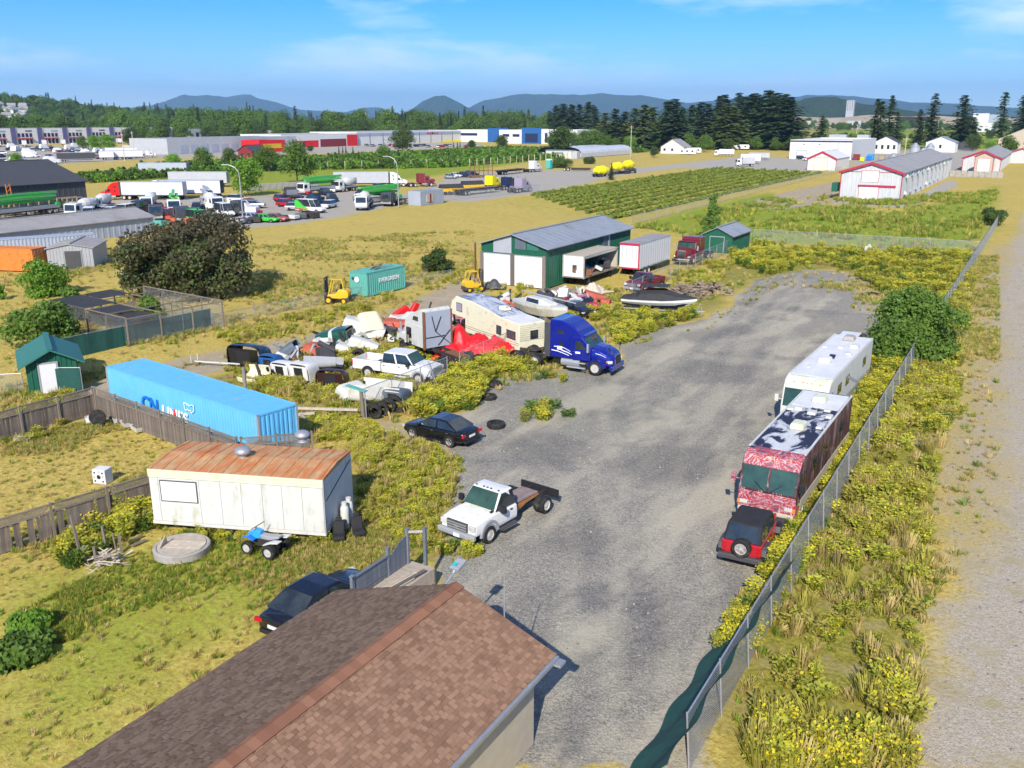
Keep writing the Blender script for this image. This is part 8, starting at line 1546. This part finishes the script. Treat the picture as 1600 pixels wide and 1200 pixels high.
W = [('weeds', 'yellow flowering weeds between the motorhomes and the chain link fence', [(1185, 905), (1235, 790), (1340, 600), (1365, 520), (1435, 560), (1280, 830), (1215, 950), (1150, 1040), (1128, 1030)], 1500, .5, 1.0, .6), ('weeds', 'yellow flowering weeds along the outside of the chain link fence', [(1200, 1060), (1290, 850), (1440, 570), (1500, 400), (1520, 430), (1490, 640), (1450, 760), (1440, 1000), (1430, 1200), (1170, 1200)], 4300, .4, 1.2, 1.0), ('weeds', 'dense yellow flowering weeds by the tyres and the sagging fence', [(640, 655), (650, 625), (700, 590), (735, 567), (800, 562), (845, 566), (830, 585), (770, 590), (755, 615), (740, 640), (680, 650)], 620, .6, 1.1, 0), ('weeds', 'weeds growing through the scrap truck panels', [(400, 690), (390, 600), (330, 580), (430, 565), (560, 535), (650, 552), (690, 565), (640, 610), (640, 640), (560, 650), (560, 690)], 1900, .45, .9, .8), ('weeds', 'patchy weeds between the white trailer and the gravel', [(560, 660), (640, 690), (720, 720), (700, 800), (690, 870), (640, 850), (560, 800), (556, 700)], 1500, .3, .75, 1.1), ('weeds', 'yellow weeds round the covered boat and the wrecked cars', [(850, 500), (940, 478), (975, 490), (1090, 496), (1060, 505), (965, 540), (950, 500), (880, 505)], 500, .6, 1.15, .3), ('weeds', 'broad band of yellow weeds at the far end of the yard', [(1140, 405), (1180, 385), (1330, 392), (1520, 402), (1495, 470), (1470, 490), (1400, 470), (1330, 425), (1290, 412), (1190, 432)], 2100, .7, 1.35, .8), ('weeds', 'weeds in front of the workshop doors and the box trailers', [(745, 460), (760, 440), (860, 455), (980, 452), (1100, 410), (1150, 405), (1120, 450), (980, 475), (870, 470)], 700, .45, .95, .6), ('weeds', 'weeds along the wire fence by the teal container', [(330, 530), (470, 490), (560, 476), (640, 455), (740, 415), (745, 428), (640, 468), (500, 510), (380, 545)], 420, .4, .9, .9), ('weeds', 'tall weeds against the broken lattice fence', [(95, 870), (150, 810), (240, 795), (250, 830), (180, 850), (110, 890)], 130, .6, 1.1, .5), ('weeds', 'weeds along the wooden fence and shed', [(0, 655), (120, 600), (140, 640), (60, 690), (0, 700)], 120, .4, .8, .6), ('weeds', 'weeds in the gravel in front of the white chassis truck', [(690, 850), (740, 858), (760, 862), (740, 872), (690, 868)], 30, .35, .6, 0), ('weeds', 'low weeds around the quad bike and the trailer base', [(245, 828), (520, 845), (560, 830), (540, 850), (400, 850), (250, 836)], 70, .3, .6, .5)]
for i, (nm, lab, pg, n_, s0, s1, cl) in enumerate(W): scatter(nm, lab, G_WEEDG if i in (1, 3, 4, 7, 8, 10) else G_WEED, 5, inpoly(pg, n_, 60 + i, clump=cl), s0, s1, i)
for i, (u, v, lab, k) in enumerate(((838, 640, 'small clump of yellow weeds alone on the gravel', 16), (862, 655, 'dry low weed tuft on the gravel below the clump', 6), (1465, 645, 'rounded yellow weed clump on the sandy ground', 22), (1450, 665, 'second yellow weed clump on the sandy ground', 22), (1440, 620, 'yellow weed clump close to the fence on the sandy ground', 18), (860, 590, 'little green weed patch before the blue tractor', 8))): c = gp(u, v); rs = np.random.RandomState(i); scatter('weed_clump', lab, G_WEED, 5, np.stack([c.x + rs.normal(size=k) * .55, c.y + rs.normal(size=k) * .6, np.zeros(k)], 1), .5, .95, 80 + i)
T = [([(0, 1200), (0, 690), (150, 655), (290, 690), (420, 690), (560, 680), (690, 700), (690, 870), (640, 880), (420, 980), (330, 1060), (200, 1200)], 14000, .25, .65), ([(300, 600), (600, 500), (860, 480), (1060, 440), (1180, 385), (1520, 400), (1440, 560), (1340, 470), (1180, 440), (980, 520), (740, 640), (430, 690)], 5000, .6, 1.5), ([(1130, 1200), (1190, 900), (1350, 570), (1500, 400), (1560, 400), (1560, 800), (1460, 940), (1420, 1200)], 8000, .4, 1.1), ([(0, 660), (0, 400), (380, 380), (740, 360), (745, 430), (600, 500), (320, 570), (120, 640)], 8000, .6, 1.3), ([(985, 355), (1200, 310), (1560, 300), (1520, 395), (1180, 378)], 4500, 1.2, 2.6)]
for i, (pg, n_, s0, s1) in enumerate(T): scatter('grass', ('dry lawn grass round the trailer and fences', 'tall dry grass round the scrap and far yard end', 'dry grass along the outer fence and road', 'golden meadow grass', 'green meadow grass in front of the barn')[i], G_TUFT if i < 4 else G_TUFTG, 4 if i < 4 else 2, inpoly(pg, n_, 90 + i, clump=.8, cs=6), s0, s1, 30 + i, 'grass', .25)
scatter('grass', 'greener lush lawn grass below the round concrete lid', G_TUFTG, 2, inpoly([(0, 1010), (60, 940), (110, 915), (250, 850), (330, 835), (440, 850), (520, 880), (400, 900), (300, 930), (190, 960), (110, 1000)], 5000, 160, clump=.8, cs=3), .3, .6, 61, 'grass', .25)
rs = np.random.RandomState(5); pts = []
for x in np.arange(-107, -64, 4.3):
    y0 = 200 + (x + 108) * -1.05 if x < -70 else 152
    for y in np.arange(max(y0 - 8, 148), 338 - (x + 107) * .35, 1.15): pts.append((x + rs.normal() * .12, y, 0))
scatter('berry_rows', 'long rows of berry bushes beyond the workshop shed', G_ROW, 2, pts, .6, .9, 3, 'crop'); pts = []
for x in np.arange(-292, -199, 3.3):
    y0 = 232 + max(0, x + 246) * 1.2 - max(0, -246 - x) * .2
    for y in np.arange(y0, 490, 2.0): pts.append((x + rs.normal() * .15, y, 0))
for x in np.arange(-262, -236, 3.3):
    for y in np.arange(165, 232, 2.0): pts.append((x + rs.normal() * .15, y, 0))
scatter('crop_rows', 'tall green trellised crop rows in front of the warehouses', G_HEDGE, 2, pts, .8, 1.1, 4, 'crop')
pm = MB().box(-.12, .12, -.12, .12, 0, 2.9).mesh('trellis_post', 'wood_pale')
for k in range(34): o = bpy.data.objects.new('trellis_post', pm); COL.objects.link(o); o.location = (-197.2 + max(0, (300 - (245 + k * 5.2))) * -.7, 245 + k * 5.2, 0); tag(o, 'pale trellis post at the end of a tall crop row', 'post', 'trellis posts of the tall crop rows')

# loose stones on the gravel, small scrap in the weeds
def rock(seed): rs_ = np.random.RandomState(seed); bm_ = bmesh.new(); bmesh.ops.create_icosphere(bm_, subdivisions=1, radius=.05); [setattr(v, 'co', v.co * (.7 + .6 * rs_.rand())) for v in bm_.verts]; me = bpy.data.meshes.new('rock'); bm_.to_mesh(me); bm_.free(); me.materials.append(mat('stone', (.25, .23, .19), .9, var=.2, objvar=.3)); return me
G_ROCK = gn_group(proto('rock', [[(rock(k), 0)] for k in range(3)])); scatter('gravel', 'loose stones scattered over the gravel yard', G_ROCK, 3, inpoly(GRAVEL, 5200, 140), .35, 1.5, 50, 'stones', .5, .6); scatter('gravel', 'loose stones on the sandy ground and road beyond the fence', G_ROCK, 3, inpoly([(1440, 700), (1520, 480), (1600, 400), (1700, 1200), (1430, 1200)], 1800, 141), .4, 1.8, 51, 'stones', .5, .6)
scatter('weeds', 'small weeds creeping in from the ragged edges of the gravel', G_WEEDG, 5, np.vstack([inpoly([(690, 900), (720, 850), (700, 780), (725, 730), (760, 760), (740, 880)], 50, 142, clump=.6), inpoly([(1120, 1060), (1180, 920), (1190, 880), (1140, 960), (1095, 1060)], 60, 143, clump=.6), inpoly([(960, 545), (1100, 500), (1180, 450), (1240, 430), (1200, 460), (1110, 515)], 70, 144, clump=.6), inpoly([(1330, 430), (1400, 480), (1380, 530), (1330, 500)], 60, 145, clump=.6)]), .2, .5, 52)
rr = random.Random(77); sp_ = []
for k, m_ in enumerate(('white_old', 'rust', 'dark_grey', 'frame_dark', 'red_faded', 'panel_slate', 'white_old', 'alu')):
    mb = MB()
    if k % 4 == 0: mb.loft([[(x, -.5, 0), (x, -.45, .3 + .2 * x), (x, 0, .42), (x, .45, .3), (x, .5, 0), (x, .42, .22), (x, 0, .34), (x, -.40, .22)] for x in (-.6, 0, .6)])
    elif k % 4 == 1: mb.bar((-.9, 0, .1), (.9, .1, .35), .09).bar((-.5, -.4, .1), (.5, .4, .4), .07)
    elif k % 4 == 2: mb.cbox((0, 0, .3), (.7, .5, .5), rx=.4, ry=.2).cyl((-.3, .2, .5), (.4, -.1, .7), .12)
    else: mb.box(-.6, .6, -.35, .35, .05, .12).cyl((-.4, 0, .1), (-.4, .1, .75), .06).bar((.2, -.3, .1), (.5, .3, .6), .1)
    sp_.append(mb.mesh('scrap_part', m_))
SL = ('bent white panel', 'crossed rusty bars', 'dark grey casing', 'black bracket frame', 'faded red panel', 'slate coloured bars', 'white casing', 'bright metal bracket')
P_ = inpoly([(400, 600), (470, 575), (600, 535), (650, 548), (700, 560), (720, 500), (800, 490), (860, 500), (940, 480), (960, 470), (850, 470), (640, 500), (560, 520), (440, 560)], 190, 150)
for k, (x, y, _) in enumerate(P_): j = k % 8; o = bpy.data.objects.new('scrap_part', sp_[j]); COL.objects.link(o); o.location = (x, y, rr.uniform(0, .25)); o.rotation_euler = (rr.uniform(-.4, .4), rr.uniform(-.4, .4), rr.random() * 6.28); q_ = rr.uniform(.7, 1.9); o.scale = (q_,) * 3; tag(o, SL[j] + ' lying among the vehicle scrap in the weeds', 'scrap', 'small scrap parts in the weeds')
# ================================================================ hills, mountains, woods and haze
def far_pt(px_, dist, zc=0.0):
    a = YAW - math.atan((px_ - 800) / math.hypot(FPX, 600 - HORIZON)); return Vector((-math.sin(a) * dist, math.cos(a) * dist, zc))
def ridge(name, prof, dist, depth, mname, rough=.1, seed=1, res=220, rows=14):
    """a real range of hills: prof gives skyline positions (photo x, photo y) at the given distance"""
    xs_ = np.array([p[0] for p in prof], float); ys_ = np.array([p[1] for p in prof], float); vs, fs = [], []
    for j in range(rows + 1):
        v = j / rows * 2 - 1
        for i in range(res + 1):
            u = xs_[0] + (xs_[-1] - xs_[0]) * i / res; yy = np.interp(u, xs_, ys_); k_ = math.cos(math.atan((u - 800) / 1460.)); hh = max(0, CAM_H + (HORIZON - yy) * dist * k_ / 1400.0 * .965)
            nzv = mnoise.fractal(Vector((u * .02, v * 2.2, seed)), 1.0, 2.0, 5); s_ = max(0, 1 - abs(v) ** 1.3); p = far_pt(u, dist + v * depth); h_ = hh * (s_ * (1 + rough * nzv * (1 if abs(v) > .1 else .35))); vs.append((p.x, p.y, h_ - 2))
    n_ = res + 1
    for j in range(rows):
        for i in range(res): a = j * n_ + i; fs.append((a, a + 1, a + n_ + 1, a + n_))
    o = MB().add(vs, fs).build(name, mname, smooth=False); return tag(o, kind='structure')
mat('far_forest', (.030, .055, .026), .95, var=.5, scale=.012, spec=0); mat('near_hill', (.035, .055, .022), .95, var=.5, scale=.05, spec=0)
ridge('mountain', [(-700, 176), (150, 178), (265, 160), (285, 152), (320, 150), (350, 154), (385, 149), (420, 158), (470, 172), (540, 176), (570, 168), (590, 167), (620, 178), (700, 180)], 16000, 2600, 'far_forest', .25, 3)
ridge('mountain', [(600, 186), (635, 176), (662, 160), (682, 153), (697, 151.5), (712, 158), (730, 168), (745, 175), (780, 186)], 10500, 1500, 'far_forest', .2, 5)
ridge('mountain', [(700, 184), (735, 168), (760, 156), (800, 150.5), (870, 149), (960, 151), (1010, 152), (1040, 157), (1075, 162), (1120, 158), (1165, 152), (1250, 152), (1300, 150), (1420, 160), (1600, 170), (2300, 176)], 13000, 2200, 'far_forest', .22, 7)
ridge('hill', [(1180, 186), (1235, 165), (1255, 154), (1275, 151.5), (1320, 155), (1345, 163), (1400, 170), (1440, 176), (1560, 184), (2100, 186)], 4200, 700, 'near_hill', .2, 9)
ridge('hill', [(-900, 166), (-300, 160), (-40, 158), (10, 161), (60, 167), (110, 170), (150, 177), (175, 180), (260, 184), (420, 187)], 1700, 330, 'near_hill', .15, 11)
G_WOOD = gn_group((lambda col, ms: ([col.objects.link(bpy.data.objects.new('wood_tree', m_)) for m_ in ms], col)[1])(bpy.data.collections.new('wood_tree'), [CON[0][0], CON[2][0], CON[1][0]]))
G_WOOD2 = gn_group((lambda col, ms: ([col.objects.link(bpy.data.objects.new('wood_tree_leafy', m_)) for m_ in ms], col)[1])(bpy.data.collections.new('wood_tree_leafy'), [DEC[0][0], DEC[1][0], DEC[3][0]]))
rs = np.random.RandomState(8)
def wood(name, label, px0, px1, d0, d1, n_, grp, nv, s0, s1, zf=None, seed=0):
    out = []
    for k in range(n_):
        u = rs.uniform(px0, px1); d = rs.uniform(d0, d1); p = far_pt(u, d); out.append((p.x, p.y, zf(u, d) if zf else 0))
    return scatter(name, label, grp, nv, out, s0, s1, seed, 'wood', .02)
hp = ([-900, -300, -40, 10, 60, 110, 150, 175, 260, 420], [166, 160, 158, 161, 167, 170, 177, 180, 184, 187])
def hz_(u, d): v = (d - 1700) / 330; k_ = math.cos(math.atan((u - 800) / 1460.)); return max(0, (CAM_H + (HORIZON - np.interp(u, *hp)) * 1700 * k_ / 1400 * .965) * max(0, 1 - abs(v) ** 1.3)) - 4
wood('forest', 'dark mixed wood covering the hill behind the white offices', -150, 430, 1380, 1740, 900, G_WOOD2, 3, 1.2, 2.0, hz_, 1); wood('forest', 'conifers dotted over the wooded hill', -150, 430, 1380, 1720, 260, G_WOOD, 3, .5, .95, hz_, 2)
wood('forest', 'leafy wood along the skyline behind the long warehouse', 180, 880, 820, 1150, 420, G_WOOD2, 3, 1.3, 2.4, None, 3); wood('forest', 'conifers in the skyline wood behind the long warehouse', 220, 900, 850, 1250, 170, G_WOOD, 3, .6, 1.0, None, 4)
wood('forest', 'low wood behind the white offices and yard', -150, 260, 800, 1150, 260, G_WOOD2, 3, 1.2, 2.0, None, 5); wood('forest', 'undergrowth and leafy trees at the foot of the firs', 860, 1240, 560, 800, 80, G_WOOD2, 3, .6, 1.1, None, 6); wood('forest', 'distant trees beyond the green field', 1240, 1700, 1500, 2300, 170, G_WOOD2, 3, 1.0, 1.9, None, 7); wood('forest', 'hedge trees along the green field', 1250, 1700, 880, 930, 46, G_WOOD2, 3, .45, .8, None, 8)
ld = [(1240, 196), (1310, 193), (1345, 186), (1420, 184), (1480, 188), (1560, 192), (1640, 190)]
ridge('embankment', [(1200, 190), (1235, 180), (1290, 183), (1330, 181), (1360, 178), (1420, 181), (1450, 179), (1510, 182), (1600, 182), (1900, 186)], 2000, 120, 'gravel_bank', .1, 15, 120, 8) if mat('gravel_bank', (.34, .28, .20), .95, var=.25, scale=.03) else 0
for i, (u, h_, m_, w) in enumerate(((1425, 16, 'panel_brown', 60), (1400, 10, 'beige', 30), (1335, 9, 'clad_grey', 25), (1532, 22, 'clad_white', 26), (1545, 20, 'clad_bluegrey', 34), (1228, 11, 'clad_grey', 40), (1255, 9, 'beige', 30))): p = far_pt(u, 1900); block('quarry_building', ('dark red works shed on the far embankment', 'tan works shed left of the red one on the embankment', 'small grey works building on the embankment', 'white block hall end on the embankment', 'blue grey hall beside the white end on the embankment', 'grey works building at the left end of the embankment', 'tan works building near the left end of the embankment')[i], 'building', p.x - w / 2, p.x + w / 2, p.y, p.y + 20, h_ + 6, m_, wins=[(w * .2, w * .35, 8, 11, 'navy', 'window'), (w * .6, w * .75, 8, 11, 'navy', 'window')], group='works on the far embankment')
p = far_pt(1327, 3600); block('apartment_tower', 'pale apartment tower on the blue hill', 'building', p.x - 13, p.x + 13, p.y - 10, p.y + 10, 84, 'clad_grey', wins=[(3 + k * 8, 6 + k * 8, 50 + j * 7, 54 + j * 7, 'navy', 'window') for k in range(3) for j in range(5)])
rs2 = random.Random(4); hs = thing('hill_house', 'tiny pale house on the wooded hill', 'house', (0, 0, 0), 0, 'houses on the wooded hill'); MB().box(-5, 5, -4, 4, 0, 6).build('wall', 'clad_white', hs); MB().prism([(-5.5, 6), (5.5, 6), (0, 9)], -4.5, 4.5, 'y').build('roof', 'roof_mid', hs); th = tree_of(hs); hs.location = far_pt(12, 1480, 26)
for k in range(26): u = rs2.uniform(-20, 45) if k < 16 else rs2.uniform(300, 470); d = rs2.uniform(1420, 1560) if k < 16 else rs2.uniform(1000, 1200); q_ = far_pt(u, d); dup(hs, (q_.x, q_.y, hz_(u, d) + (9 if k < 16 else 4)), rs2.random() * 3, tree=th, scale=1.3 if k < 16 else 1.5)
hm = bpy.data.materials.new('haze'); hm.use_nodes = True; hn = hm.node_tree.nodes; hn.remove(hn['Principled BSDF']); pv = hn.new('ShaderNodeVolumePrincipled'); pv.inputs['Density'].default_value = HAZE; pv.inputs['Color'].default_value = (.36, .64, 1.0, 1); pv.inputs['Anisotropy'].default_value = 0.0; hm.node_tree.links.new(pv.outputs[0], hn['Material Output'].inputs['Volume'])
hz = MB().box(-27500, 21500, -3200, 35500, -8, 1150).build('haze', hm); tag(hz, kind='stuff', label='thin blue summer haze over the valley', cat='haze')
